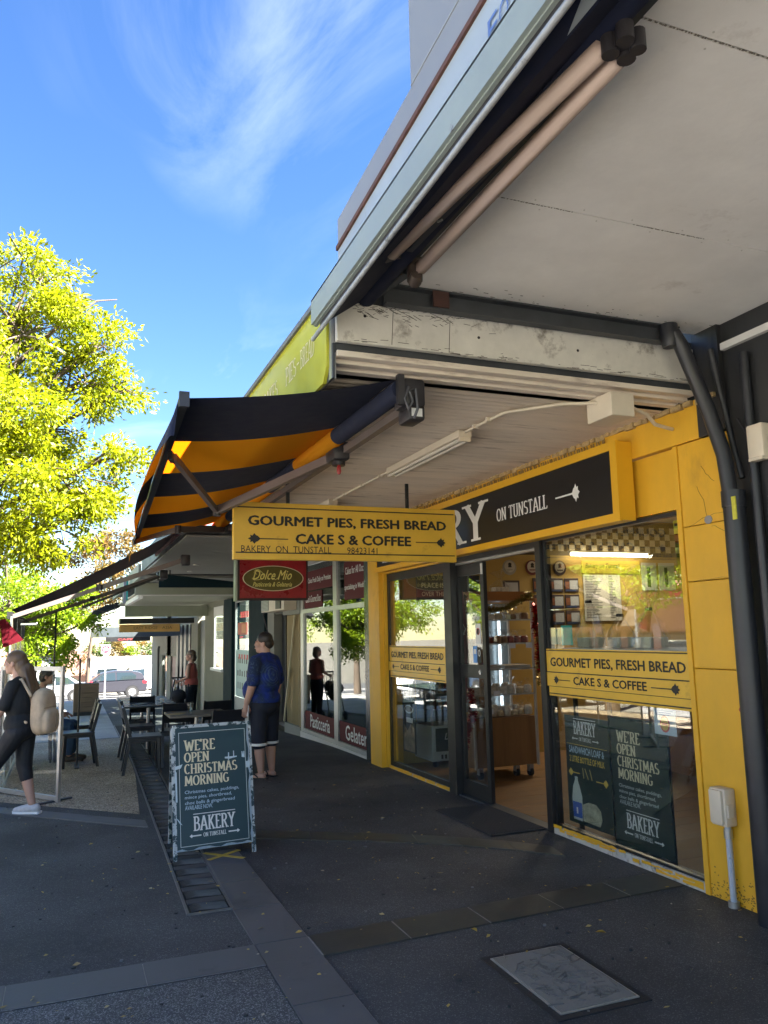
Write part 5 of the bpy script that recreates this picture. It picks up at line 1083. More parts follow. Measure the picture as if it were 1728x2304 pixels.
# curtain bay, door recess, wall and air conditioner
pbox('kick_panel', greyg, 3.875,13.90,-0.12,3.95,15.0,0.08)
cu = MB(); v = []; ys = np.linspace(13.90,14.98,46)
for i, y in enumerate(ys):
    dx = 0.035*math.sin(i*0.95)+0.015*math.sin(i*2.3); v += [(3.945+dx,y,0.085),(3.945+dx*.8,y,2.06)]
cu.add(v, [(2*i,2*i+2,2*i+3,2*i+1) for i in range(45)]); cu.build('curtain', M('curtain_beige',(0.34,0.27,0.14),0.8,vary=.15,vs=6,stretch=(1,1,.1)), ps, smooth='all')
MB().bar((3.86,14.98,0.10),(3.885,14.28,2.05),.02,.05).build('curtain_edge', M('curtain_pale',(0.5,0.45,0.3),0.8), ps)
pbox('door_head', greyg, 3.86,13.862,2.065,4.0,15.06,2.95)
pbox('door', M('dark_door',(0.012,0.013,0.016),0.5), 4.05,15.02,-0.1,4.1,15.84,2.1)
pbox('door_jamb', M('dark_door',(0.012,0.013,0.016),0.5), 3.9,15.0,-0.1,4.05,15.02,2.1)
pbox('door_head', M('dark_door',(0.012,0.013,0.016),0.5), 3.9,15.065,2.10,4.1,15.86,2.95)
pbox('render_wall', M('render_pale',(0.26,0.255,0.22),0.85,spec=.1,vary=.1,vs=3), 3.885,15.86,-0.2,4.1,16.42,2.95)
pbox('upper_wall', cream_wall, 3.91,10.21,2.952,4.1,16.42,4.3)
pbox('shop_roof', steel_dark, 4.1,10.21,4.1,9,16.4,4.2)
ac = thing('air_conditioner', 'boxy beige air conditioner above the dark pastry shop door', 'air conditioner', (3.75,14.9,2.14))
MB().bbox(3.62,14.05,2.14,3.858,15.85,2.40,.01).build('case', cream_plastic, ac); MB().box(3.612,15.2,2.16,3.619,15.8,2.385).build('side_grille', greyg, ac); MB().box(3.60,14.25,2.17,3.618,14.6,2.36).build('dark_vent', black_frame, ac)
gs = MB()
for i in range(8): gs.box(3.606,15.22,2.172+i*.026,3.611,15.78,2.182+i*.026)
gs.build('grille_slats', alu, ac)
MB().tube([(3.7,15.86,2.2),(3.68,15.95,2.12),(3.75,16.0,1.9),(3.86,16.0,1.5)],.012,8).build('hose', dark_plastic, ac, smooth=True)
# pastry shop canopy (boards), its fascia and red hanging sign
pcp = thing('pastry_canopy', 'grey boarded canopy over the footpath in front of the pastry shop', 'canopy', (2.6,13,2.95))
bw = M('canopy_board', (0.25,0.25,0.225), 0.6, vary=0.08, vs=3)
for i in range(13): MB().box(1.38,10.25+i*.48,2.955,3.90,10.25+i*.48+.474,2.975+random.uniform(0,.004)).build('ceiling_board', bw, pcp)
MB().box(1.36,10.22,3.0,1.379,16.5,3.35).build('fascia', steel_dark, pcp); MB().box(1.38,10.22,3.0,3.9,16.5,3.1).build('roof_sheet', steel_dark, pcp)
for (x, y) in ((2.3,11.8),(2.9,13.2),(2.1,14.3),(3.2,15.2),(2.2,15.8)):
    MB().cyl((x,y,2.945),(x,y,2.956),.055,None,14).build('downlight', white_paint, pcp)
ds = thing('pastry_hanging_sign', 'red lightbox sign with olive oval and gold script hanging below the yellow sign', 'sign', (2.68,11.0,2.18))
MB().bbox(2.178,10.99,2.178,3.186,11.13,2.77,.006).build('case', M('sign_case',(0.025,0.01,0.012),0.4), ds)
MB().box(2.150,10.99,2.17,2.176,11.13,2.775).build('end_cap', M('pale_green_metal',(0.33,0.40,0.32),0.4), ds)
ODS = (2.178,10.99,2.178)
redm = M('sign_red',(0.30,0.006,0.014),0.3,vary=.5,vs=1.6); olive = M('sign_olive',(0.105,0.085,0.012),0.35,vary=.2,vs=5); gold = M('sign_gold',(0.80,0.72,0.22),0.4)
flat(rect(.03,.03,.98,.565), ODS, UX, UZ, redm, ds, 'face')
flat(oval(.505,.305,.435,.178,40), ODS, UX, UZ, cream_print, ds, 'oval_rim', .005); flat(oval(.505,.305,.423,.168,40), ODS, UX, UZ, olive, ds, 'oval', .007)
def script(s, O, w, h, bold): return letters(s, O, UX, UZ, w, h, gold, ds, bold=bold, shear=.45, lift=.010)
script('Dolce Mio', (2.178+.21,10.99,2.178+.285), .56, .135, .012); script('Pasticceria & Gelateria', (2.178+.21,10.99,2.178+.19), .56, .065, .012)
sw = MB(); sw.tube([Vector((2.178+x,10.978,2.178+z)) for x, z in ((.20,.31),(.23,.28),(.30,.285),(.36,.31),(.35,.38),(.29,.43),(.24,.42),(.23,.38),(.27,.36))],.0035,6); sw.tube([Vector((2.178+x,10.978,2.178+z)) for x, z in ((.50,.31),(.53,.285),(.57,.31),(.60,.38),(.61,.42))],.0035,6); sw.build('flourish', gold, ds)
for x in (2.35,3.0): MB().box(x-.012,11.05,2.77,x+.012,11.07,2.955).build('hanger', black_frame, ds)

# ------------------------------------------------------------------ shops further down the hill
def wallrun(parent, name, mat, y0, y1, z1, x0=3.90, x1=4.15, z0=None): return MB().box(x0,y0,(gz(y1)-.4) if z0 is None else z0,x1,y1,z1).build(name, mat, parent)
gs_ = thing('noodle_shop', 'shop with dark green columns and pale blue menu film on its window', 'shop', (3.9,18.5,-.3))
wallrun(gs_, 'column', dark_teal, 16.43, 17.95, 2.62, 3.82); wallrun(gs_, 'column', dark_teal, 19.88, 20.95, 2.62, 3.80)
wallrun(gs_, 'head_wall', cream_wall, 16.43, 20.95, 4.2, 3.92, 4.15, 2.63)
fr = MB(); fr.box(3.88,17.97,-.45,3.93,18.03,2.62); fr.box(3.88,19.80,-.45,3.93,19.86,2.62); fr.box(3.88,18.03,-.45,3.93,19.8,.25); fr.box(3.88,18.03,2.5,3.93,19.8,2.62); fo = fr.build('window_frame', M('frame_grey',(0.3,0.32,0.32),0.5), gs_)
MB().box(3.90,18.03,.25,3.906,19.8,2.5).build('pane', pane2, fo)
MB().box(3.892,18.04,.28,3.896,19.78,1.36).build('window_film', M('film_aqua',(0.30,0.46,0.45),0.5), gs_)
rs = random.Random(6); mk = MB()
for r_ in range(3):
    for c_ in range(6): mk.box(3.888,18.2+c_*.25,.45+r_*.3,3.891,18.2+c_*.25+rs.uniform(.05,.12),.45+r_*.3+rs.uniform(.1,.17))
mk.build('menu_marks', black_print, gs_)
mk = MB()
for c_ in range(4): mk.box(3.886,18.35+c_*.3,1.15,3.890,18.35+c_*.3+.16,1.26); mk.box(3.886,18.4+c_*.24,2.12,3.890,18.4+c_*.24+.13,2.26)
mk.build('red_marks', M('red_print',(0.5,0.05,0.05),0.5), gs_)
rd = MB(); rd.box(3.884,18.5,1.72,3.889,19.5,2.0); rd.build('red_notice', M('red_notice',(0.42,0.05,0.03),0.5), gs_); MB().box(3.880,18.55,1.76,3.8835,19.05,1.96).build('notice_panel', M('orange_notice',(0.55,0.2,0.08),0.5), gs_)
wallrun(gs_, 'inner_wall', _mats['pastry_wall'], 16.5, 20.9, 3.0, 6.5, 6.6)
cs_ = thing('cream_shop', 'cream painted shop with white framed window beyond the green columns', 'shop', (3.9,24,-.6))
wallrun(cs_, 'wall', cream_wall, 20.96, 21.36, 2.5, 3.86); wallrun(cs_, 'wall', cream_wall, 22.92, 24.55, 2.5, 3.89); wallrun(cs_, 'wall_under_window', cream_wall, 21.37, 22.91, .80, 3.89); wallrun(cs_, 'head_wall', cream_wall, 20.96, 27.0, 4.0, 3.89, 4.15, 2.505)
fr = MB(); fr.box(3.88,21.36,.80,3.93,21.46,2.5); fr.box(3.88,22.82,.80,3.93,22.92,2.5); fr.box(3.80,21.3,.76,3.93,23.0,.83); fr.box(3.86,21.46,2.25,3.93,22.82,2.5); fo = fr.build('window_frame', white_paint, cs_); MB().box(3.9,21.46,.83,3.906,22.82,2.25).build('pane', pane2, fo)
wallrun(cs_, 'door', M('door_grey',(0.12,0.13,0.12),0.5), 24.6, 25.6, 2.2, 3.93); wallrun(cs_, 'pilaster', cream_wall, 25.6, 27.0, 2.5, 3.84)
bsx = thing('black_post_shop', 'shop front of black posts and dark glass further down the row', 'shop', (3.9,28.8,-.8))
for y0, y1 in ((27.1,27.5),(28.1,28.6),(29.1,29.6),(30.2,30.6)): wallrun(bsx, 'post', black_frame, y0, y1, 2.1, 3.82)
wallrun(bsx, 'glass_wall', pane2, 27.2, 30.5, 2.1, 3.95, 3.96); wallrun(bsx, 'inner_wall', _mats['pastry_wall'], 27.1, 30.6, 2.2, 5.2, 5.3); wallrun(bsx, 'head_wall', cream_wall, 27.05, 30.65, 3.6, 3.88, 4.15, 2.105)
we = thing('white_end_shop', 'last pale rendered shop of the row with a dark red door', 'shop', (3.9,34,-1))
pr_ = M('render_white',(0.26,0.26,0.235),0.85,spec=.1,vary=.06,vs=2)
wallrun(we, 'wall', pr_, 30.7, 31.4, 3.4); wallrun(we, 'wall', pr_, 33.0, 34.3, 3.4); wallrun(we, 'wall', pr_, 36.0, 40.5, 3.4); wallrun(we, 'head_wall', pr_, 31.41, 35.99, 3.4, 3.9, 4.15, .95)
wallrun(we, 'door', M('red_door',(0.10,0.012,0.018),0.5), 31.42, 32.98, .94, 3.96); wallrun(we, 'window', pane2, 34.32, 35.98, .94, 3.96, 3.97); wallrun(we, 'inner_wall', dark_teal, 34.32, 35.98, .94, 4.3, 4.4); wallrun(we, 'end_wall', pr_, 40.4, 40.6, 3.4, 4.15, 12)
MB().tube([(3.82,36.8,-1.4),(3.82,36.8,1.2),(3.85,36.8,1.3)],.05,10).build('downpipe', pipe_black, we)
# canopies beyond
grc = M('canopy_pale_green',(0.25,0.265,0.20),0.6,vary=.08,vs=2)
c3 = thing('pale_green_canopy', 'pale green canopy with stepped beam beyond the pastry shop', 'canopy', (2.6,19,2.6))
MB().box(1.36,18.0,2.62,3.88,18.15,2.87).build('front_beam', grc, c3); MB().box(1.36,16.55,2.88,3.88,18.0,2.93).build('boarding', bw, c3); MB().box(1.30,16.52,2.86,1.355,26.0,3.15).build('side_fascia', grc, c3); MB().box(1.40,18.16,2.66,3.88,26,2.68).build('soffit', M('soffit_cream',(0.36,0.35,0.27),0.6,vary=.05,vs=2), c3)
MB().box(1.50,18.2,2.60,3.7,18.26,2.66).build('light_batten', white_paint, c3); MB().bar((1.50,18.3,2.60),(1.50,22.5,2.60),.1,.09).build('side_batten', white_paint, c3); MB().box(1.36,16.5,2.94,3.88,26,3.02).build('roof_sheet', steel_dark, c3)
MB().box(1.55,24.0,2.29,3.88,24.08,2.60).build('end_beam', grc, c3)
tb2 = thing('teal_sign_board', 'long dark teal sign board hung under the pale canopy across the footpath', 'sign', (2.5,15.6,2.62)); MB().prism([(1.60,2.628),(3.45,2.628),(3.45,2.70),(1.60,2.885)],(0,15.55,0),(1,0,0),(0,0,1),-.06).build('board', dark_teal, tb2)
for x in (1.8,3.2): MB().box(x-.01,15.57,2.7,x+.01,15.59,2.96).build('hanger', black_frame, tb2)
tg = thing('teal_blade_sign', 'narrow teal and white blade sign on the edge of the far canopy', 'sign', (1.17,18.4,2.45)); MB().box(1.20,18.35,2.52,1.235,18.6,3.05).build('teal_panel', M('teal_panel',(0.02,0.30,0.27),0.5), tg); MB().box(1.14,18.35,2.45,1.195,18.6,2.95).build('grey_panel', grey_clad, tg); MB().box(1.236,18.45,2.7,1.30,18.5,2.76).build('bracket', steel_dark, tg)
wsg = thing('timber_sign', 'honey coloured timber sign with carved letters hung under a far canopy', 'sign', (2.7,27.5,1.9)); MB().bbox(1.60,27.4,1.88,3.52,27.47,2.135,.008).build('board', M('timber_honey',(0.78,0.45,0.13),0.5,vary=.15,vs=4,stretch=(.3,1,1)), wsg)
letters('EAST RIDGE', (2.05,27.4,1.97), UX, UZ, .75, .09, M('carved',(0.30,0.16,0.05),0.6), wsg); letters('ASIA', (2.95,27.4,1.97), UX, UZ, .32, .09, _mats['carved'], wsg)
c4 = thing('dark_canopy', 'low dark grey canopy over the footpath at the end of the row', 'canopy', (2.4,31,1.8))
MB().box(1.56,26.4,2.14,3.88,27.3,2.30).build('edge_beam', black_frame, c4); MB().box(1.10,30.0,1.74,3.88,40,2.09).build('deep_fascia', M('charcoal',(0.05,0.062,0.068),0.5,vary=.1,vs=3), c4); MB().box(1.30,29.7,1.58,2.8,29.8,1.735).build('under_sign', black_frame, c4); letters('CAFE', (1.7,29.69,1.62), UX, UZ, .5, .06, M('red_print',(0.5,0.05,0.05),0.5), c4)
fa = thing('far_awning', 'small dark folded awning sticking out from the far canopy', 'awning', (0.9,25,2.3))
MB().bar((1.30,25,2.57),(0.45,25,2.22),.05,.06).build('arm', black_frame, fa); MB().prism([(1.42,2.72),(1.40,2.60),(.35,2.24),(.36,2.34),(1.1,2.68)],(0,25.1,0),(1,0,0),(0,0,1),-1.5).build('fabric', M('dark_canvas',(0.022,0.022,0.026),0.85), fa); MB().bar((1.36,25.05,2.48),(.40,25.05,2.16),.03,.03).build('arm', steel_dark, fa); MB().cyl((1.38,25,2.66),(1.38,26.5,2.66),.09,None,14).build('roller', black_frame, fa)

# pastry shop's maroon awning
ma = thing('maroon_awning', 'long maroon awning of the pastry shop sloping down over the cafe tables', 'awning', (0.4,12,2.4))
mar = M('maroon_canvas', (0.060,0.014,0.024), 0.85, vary=.1, vs=8)
A0, A1 = Vector((1.42,10.42,3.10)), Vector((-.62,10.42,2.03))
v = []; n = 12
for j in range(5):
    y = 10.58+j*.81
    for k in range(n+1):
        t = k/n; v.append((A0.x+(A1.x-A0.x)*t, y, A0.z+(A1.z-A0.z)*t-.03*math.sin(math.pi*t)+.03))
MB().add(v, [(j*(n+1)+k,j*(n+1)+k+1,(j+1)*(n+1)+k+1,(j+1)*(n+1)+k) for j in range(4) for k in range(n)]).build('fabric', mar, ma, smooth='all')
MB().bar((-.63,10.54,2.0),(-.63,13.85,2.0),.06,.08).build('front_bar', black_frame, ma); MB().cyl((1.40,10.58,3.08),(1.40,13.8,3.08),.06,None,16).build('roller', mar, ma, smooth=True)
for y, dz in ((10.64,0),(13.6,-.0)):
    MB().bar((1.42,y,2.70),(.36,y,2.325),.04,.06).build('arm', arm_brown, ma); MB().bar((.38,y,2.33),(-.60,y,1.985),.036,.052).build('forearm', arm_brown, ma); MB().cyl((.37,y-.03,2.30),(.37,y-.03,2.37),.04,None,12).build('elbow_joint', dark_plastic, ma)
    MB().bbox(1.36,y-.06,2.62,1.48,y+.06,2.76,.015).build('shoulder', dark_plastic, ma, smooth=True)
MB().bar((1.30,12.2,2.60),(.20,12.2,2.14),.03,.035).build('brace', black_frame, ma); MB().bbox(1.26,12.1,2.55,1.37,12.3,2.68,.015).build('shoulder', dark_plastic, ma, smooth=True)
# clear cafe blind at its front edge
bl = thing('cafe_blind', 'clear plastic cafe blind with brown top band hanging at the awning front', 'blind', (-.6,12,0))
plastic = glass('blind_plastic', (0.84,0.82,0.75), 0.06, 0.12)
for j in range(3):
    y0 = 10.45+j*1.12; MB().box(-.605,y0,0.05,-.600,y0+1.10,1.72).build('clear_sheet', plastic, bl); MB().box(-.608,y0,1.72,-.598,y0+1.10,1.98).build('top_band', M('blind_brown',(0.11,0.085,0.06),0.7,vary=.2,vs=9), bl); MB().box(-.612,y0-.012,0.0,-.594,y0+.012,1.98).build('upright_tube', alu, bl)
MB().tube([(-.602,10.45,.06),(-.602,13.8,.06)],.02,8).build('bottom_tube', alu, bl)
tag(MB().prism([(-.72,1.93),(-.66,1.95),(-.45,1.70),(-.66,1.62)],(0,10.2,0),(1,0,0),(0,0,1),-.004).build('pennant', M('pennant_red',(0.075,0.004,0.009),0.9,spec=.1)), 'small red pennant hanging from the front corner of the maroon awning', 'flag')
hl = thing('patio_heater', 'white bar heater hung under the maroon awning front corner', 'heater', (-.45,10.9,1.9)); MB().bbox(-.53,10.85,1.875,-.33,10.95,1.915,.01).build('lamp', chrome, hl); MB().tube([(-.62,10.9,2.0),(-.5,10.9,1.96),(-.43,10.9,1.915)],.008,6).build('bracket', black_frame, hl)

# glazed cafe screens
def screen(lab, a, b, z1, group='cafe wind screens'):
    a, b = Vector((*a,gz(a[1]))), Vector((*b,gz(b[1]))); t = thing('glass_screen', lab, 'screen', (a+b)/2, group); d = (b-a).normalized(); up_ = Vector((0,0,1))
    f = MB(); f.bar(a+up_*.04, b+up_*.04, .035, .045); f.bar(a+up_*(z1-.02), b+up_*(z1-.02), .035, .045); f.bar(a, a+up_*z1, .035, .04, d); f.bar(b, b+up_*z1, .035, .04, d); f.build('frame', alu, t)
    MB().bar(a+up_*(z1/2+.02)+d*.02, b+up_*(z1/2+.02)-d*.02, .006, z1-.10).build('pane', pane_clear, t)
    nrm = d.cross(up_); fe = MB()
    for p in (a+d*.06, b-d*.06): fe.bar(p-nrm*.2+up_*.012, p+nrm*.2+up_*.012, .04, .02)
    fe.build('feet', steel_dark, t); return t
screen('aluminium framed glass wind screen standing beside the walking woman', (-.66,10.34), (-.015,9.42), 1.405)
bf = thing('banner_frame', 'empty black tube frame standing behind the glass screen', 'frame', (-.1,11.6,0))
MB().tube([(-.36,11.9,0),(-.36,11.9,1.42),(.20,11.9,1.42),(.20,11.9,0)],.014,8).build('tube_frame', black_frame, bf)
for x in (-.36,.20): MB().box(x-.03,11.7,0,x+.03,12.1,.012).build('foot', black_frame, bf)
pole = tag(MB().tube([(-.14,12.6,gz(12.6)),(-.14,12.6,2.1)],.013,8).build('awning_pole', black_frame), 'thin black pole holding up the maroon awning front', 'pole')

# ------------------------------------------------------------------ cafe furniture
chair_m = M('chair_black', (0.014,0.014,0.018), 0.38, vary=.2, vs=10); seat_m = M('chair_seat', (0.022,0.023,0.030), 0.33, vary=.2, vs=8)
def make_chair():
    t = thing('cafe_chair', 'x', 'chair', (0,0,0), 'black cafe chairs')
    for sx in (-.19,.19):
        MB().bar((sx,.19,0),(sx*.97,.17,.44),.036,.036).build('leg', chair_m, t)
        MB().bar((sx,-.25,0),(sx*.97,-.17,.45),.036,.036,(0,1,0)).build('leg', chair_m, t)
        MB().bar((sx*.97,-.17,.45),(sx*.95,-.265,.83),.032,.040,(0,1,0)).build('upright', chair_m, t)
    MB().bbox(-.215,-.20,.435,.215,.215,.465,.008).build('seat', seat_m, t)
    MB().add([(-.18,-.205,.575),(.18,-.205,.575),(.175,-.262,.825),(-.175,-.262,.825),(-.18,-.222,.571),(.18,-.222,.571),(.175,-.280,.821),(-.175,-.280,.821)],[(0,1,2,3),(7,6,5,4),(0,4,5,1),(1,5,6,2),(2,6,7,3),(3,7,4,0)]).build('backrest', chair_m, t)
    f = MB(); f.box(-.18,.165,.395,.18,.185,.435); f.box(-.18,-.185,.395,.18,-.165,.435); f.box(-.19,-.17,.395,-.17,.17,.435); f.box(.17,-.17,.395,.19,.17,.435); f.build('apron', chair_m, t)
    return t
ch0 = make_chair(); used = [False]
def chair(x, y, rz, lab):
    c = ch0 if not used[0] else copy_tree(ch0); used[0] = True
    c.location = (x,y,gz(y)); c.rotation_euler = (0,0,R(rz)); c['label'] = lab; return c
chair(0.98,10.98,-92,'black cafe chair standing over the drain just behind the sandwich board'); chair(1.03,12.45,-88,'black cafe chair over the drain, second one back from the sandwich board')
chair(1.83,10.05,4,'black cafe chair with its back to us between the sandwich board and the man'); chair(1.44,11.45,-2,'black cafe chair with its back to us left behind the nearer cafe table'); chair(1.95,11.55,6,'black cafe chair behind the nearer cafe table on the right side')
chair(1.22,14.0,-6,'black cafe chair partly hidden beyond the far cafe table edge')
chair(0.20,11.98,94,'black cafe chair facing left in front of the seated person'); chair(0.24,13.3,92,'black cafe chair seen behind the one beside the glass screen'); chair(-.30,12.75,-80,'black cafe chair under the seated person behind the glass')
ttop = M('table_wood_grey', (0.16,0.135,0.105), 0.5, vary=.2, vs=5, stretch=(1,.15,1)); tdark = M('table_dark', (0.05,0.06,0.068), 0.26, vary=.2, vs=3)
def table(lab, x0, y0, x1, y1, mat, zt=.735, poles=1):
    xc, yc = (x0+x1)/2, (y0+y1)/2; g_ = gz(yc); t = thing('cafe_table', lab, 'table', (xc,yc,g_), 'cafe tables')
    MB().bbox(x0,y0,g_+zt-.03,x1,y1,g_+zt,.004).build('tabletop', mat, t)
    for k in range(poles):
        py = yc if poles == 1 else y0+(y1-y0)*(.22+.56*k)
        MB().cyl((xc,py,g_+.03),(xc,py,g_+zt-.03),.028,None,14).build('column', alu, t, smooth=True)
        f = MB(); f.bar((xc-.26,py,g_+.02),(xc+.26,py,g_+.02),.05,.03); f.bar((xc,py-.26,g_+.021),(xc,py+.26,g_+.021),.05,.03); f.build('foot', iron, t)
    return t
table('pale wooden cafe table with a water glass behind the sandwich board', 1.23,10.35,1.97,11.02, ttop); table('long dark cafe table beyond the wooden one', .86,12.98,1.66,15.0, tdark, poles=2)
gl = thing('water_glass', 'clear water glass standing on the wooden cafe table', 'glass', (1.51,10.6,.735)); MB().lathe([(.028,.0),(.030,.01),(.037,.125),(.034,.125),(.027,.012)],(1.51,10.6,.736),16).build('tumbler', pane_clear, gl, smooth=True); MB().lathe([(.026,.013),(.033,.08)],(1.51,10.6,.736),14).build('water', glass('water',(0.9,0.94,0.94),0.03), gl, smooth=True)
tag(MB().bar((1.27,10.5,.738),(1.40,10.72,.738),.16,.004).build('menu_card', M('menu_kraft',(0.48,0.36,0.18),0.7)), 'brown paper menu lying at the left corner of the wooden cafe table', 'menu')
tag(MB().bbox(1.45,13.5,gz(14)+.737,1.5,13.55,gz(14)+.80,.004).build('table_number', white_print), 'tiny white table number standing on the long dark table', 'table number')
tag(MB().bar((1.05,13.3,gz(14)+.738),(1.2,13.5,gz(14)+.738),.13,.003).build('paper_napkin', M('napkin',(0.5,0.48,0.38),0.8)), 'crumpled pale napkin on the near end of the long dark table', 'napkin')
tag(MB().lathe([(.05,0),(.07,.03),(.068,.12),(.03,.14)],(2.35,13.2,.5),12).build('white_bowl', white_paint, smooth=True), 'white pot standing on the dark stand by the shop wall', 'pot')
sd = thing('side_stand', 'low dark stand with a white pot near the green column', 'stand', (2.35,13.2,0)); MB().bbox(2.15,13.0,.46,2.6,13.4,.498,.005).build('stand_top', chair_m, sd)
for x, y in ((2.2,13.05),(2.55,13.05),(2.2,13.35),(2.55,13.35)): MB().box(x-.015,y-.015,gz(13.2),x+.015,y+.015,.46).build('leg', chair_m, sd)
# slatted timber planter screens
slm = M('planter_slat', (0.155,0.10,0.062), 0.6, vary=.25, vs=4, stretch=(.25,1,1))
pls = thing('planter_screen', 'slatted brown timber planter box on the path beyond the chairs', 'planter', (.6,26,gz(26)))
for i in range(6): MB().box(.28,25.8,gz(26)+.14+i*.135,.98,25.84,gz(26)+.14+i*.135+.128).build('slat', slm, pls)
MB().box(.28,25.84,gz(26)+.02,.98,26.6,gz(26)+.93).build('box', slm, pls); MB().box(.30,25.82,gz(26),.96,26.5,gz(26)+.12).build('base', black_frame, pls)

# ------------------------------------------------------------------ sandwich board
sbd = thing('sandwich_board', 'dark green chalkboard style sandwich board with peeling white edges announcing christmas opening', 'sandwich board', (1.13,6.6,0))
SU = Vector((.602,.058,0)).normalized(); SN = Vector((0,0,1)).cross(SU).normalized()      # SN points away from us
BL = Vector((.845,6.53,.0)); SV = (Vector((0,0,1))*.985+SN*.17).normalized(); SW, SH = .605, .915; B0 = BL+SV*.075
bd = MB(); Wn = SU.cross(SV)*.014
P_ = [B0, B0+SU*SW, B0+SU*SW+SV*SH, B0+SV*SH]
bd.add([p-Wn for p in P_]+[p for p in P_], [(3,2,1,0),(4,5,6,7),(0,1,5,4),(1,2,6,5),(2,3,7,6),(3,0,4,7)]); bd.build('front_board', board_green, sbd)
whc = M('chipped_white', (0.50,0.54,0.55), 0.55, vary=.15, vs=12, dirt=(0.025,0.055,0.065), ds=13, dth=.485, dw=.03)
for x in (-.008, SW+.008):
    MB().bar(BL+SU*x-Wn*.6, BL+SU*x+SV*(SH+.08)-Wn*.6, .017, .03, SU).build('leg', whc, sbd)
MB().bar(B0+SV*(SH+.012)-SU*.012-Wn*.6, B0+SV*(SH+.012)+SU*(SW+.012)-Wn*.6, .03, .024, SV).build('top_rail', whc, sbd)
BB = BL+Vector((.028,.60,0)); TOPB = B0+SV*(SH-.02)+SN*.035; SV2 = (TOPB-BB).normalized(); LB = (TOPB-BB).length
for x in (-.008, SW+.008): MB().bar(BB+SU*x, BB+SU*x+SV2*LB, .017, .03, SU).build('leg', whc, sbd)
Wb = SU.cross(SV2)*.012; Q0 = BB+SV2*.095; P_ = [Q0, Q0+SU*SW, Q0+SU*SW+SV2*(LB-.12), Q0+SV2*(LB-.12)]
MB().add([p-Wb for p in P_]+[p for p in P_], [(3,2,1,0),(4,5,6,7),(0,1,5,4),(1,2,6,5),(2,3,7,6),(3,0,4,7)]).build('back_board', board_green, sbd)
li = MB()
for r_ in (rect(.032,.03,SW-.03,.0345),rect(.032,SH-.038,SW-.03,SH-.0335),rect(.032,.0345,.0365,SH-.038),rect(SW-.0345,.0345,SW-.03,SH-.038)):
    li.add([B0+SU*p[0]+SV*p[1]+SU.cross(SV)*.0015 for p in r_],[(0,1,2,3)])
li.build('border_line', M('pale_print',(0.55,0.6,0.58),0.5), sbd)
christmas(B0+SU*.005, SU, SV, SW, SH, sbd, cream_print, M('ice_print',(0.42,0.55,0.66),0.5), white_print, .003)
torn(B0, SU, SV, SW, SH, sbd, M('torn_paper2',(0.55,0.66,0.72),0.6,vary=.15,vs=20), .017, skip=('t','l'))
for poly in ([(SW-.035,.57),(SW,.57),(SW,.62),(SW-.035,.62)],[(.0,.60),(.045,.61),(.06,.64),(.0,.625)],[(.40,.655),(.44,.65),(.50,.66),(.50,.668),(.40,.668)],[(.425,.64),(.435,.64),(.437,.70),(.428,.70)],[(.47,.66),(.478,.66),(.478,.71),(.47,.71)],[(0,.25),(.03,.2),(.05,.19),(.02,.23)],[(0,.36),(.015,.36),(.012,.58),(0,.6)],[(.30,.925),(.315,.93),(.308,.934)],[(.54,.655),(.565,.65),(.565,.70),(.556,.70),(.553,.672),(.548,.70),(.54,.70)]):
    flat(poly, B0, SU, SV, M('torn_paper2',(0.55,0.66,0.72),0.6), sbd, 'torn_tape', .005) if max(q[0] for q in poly) < .61 else None
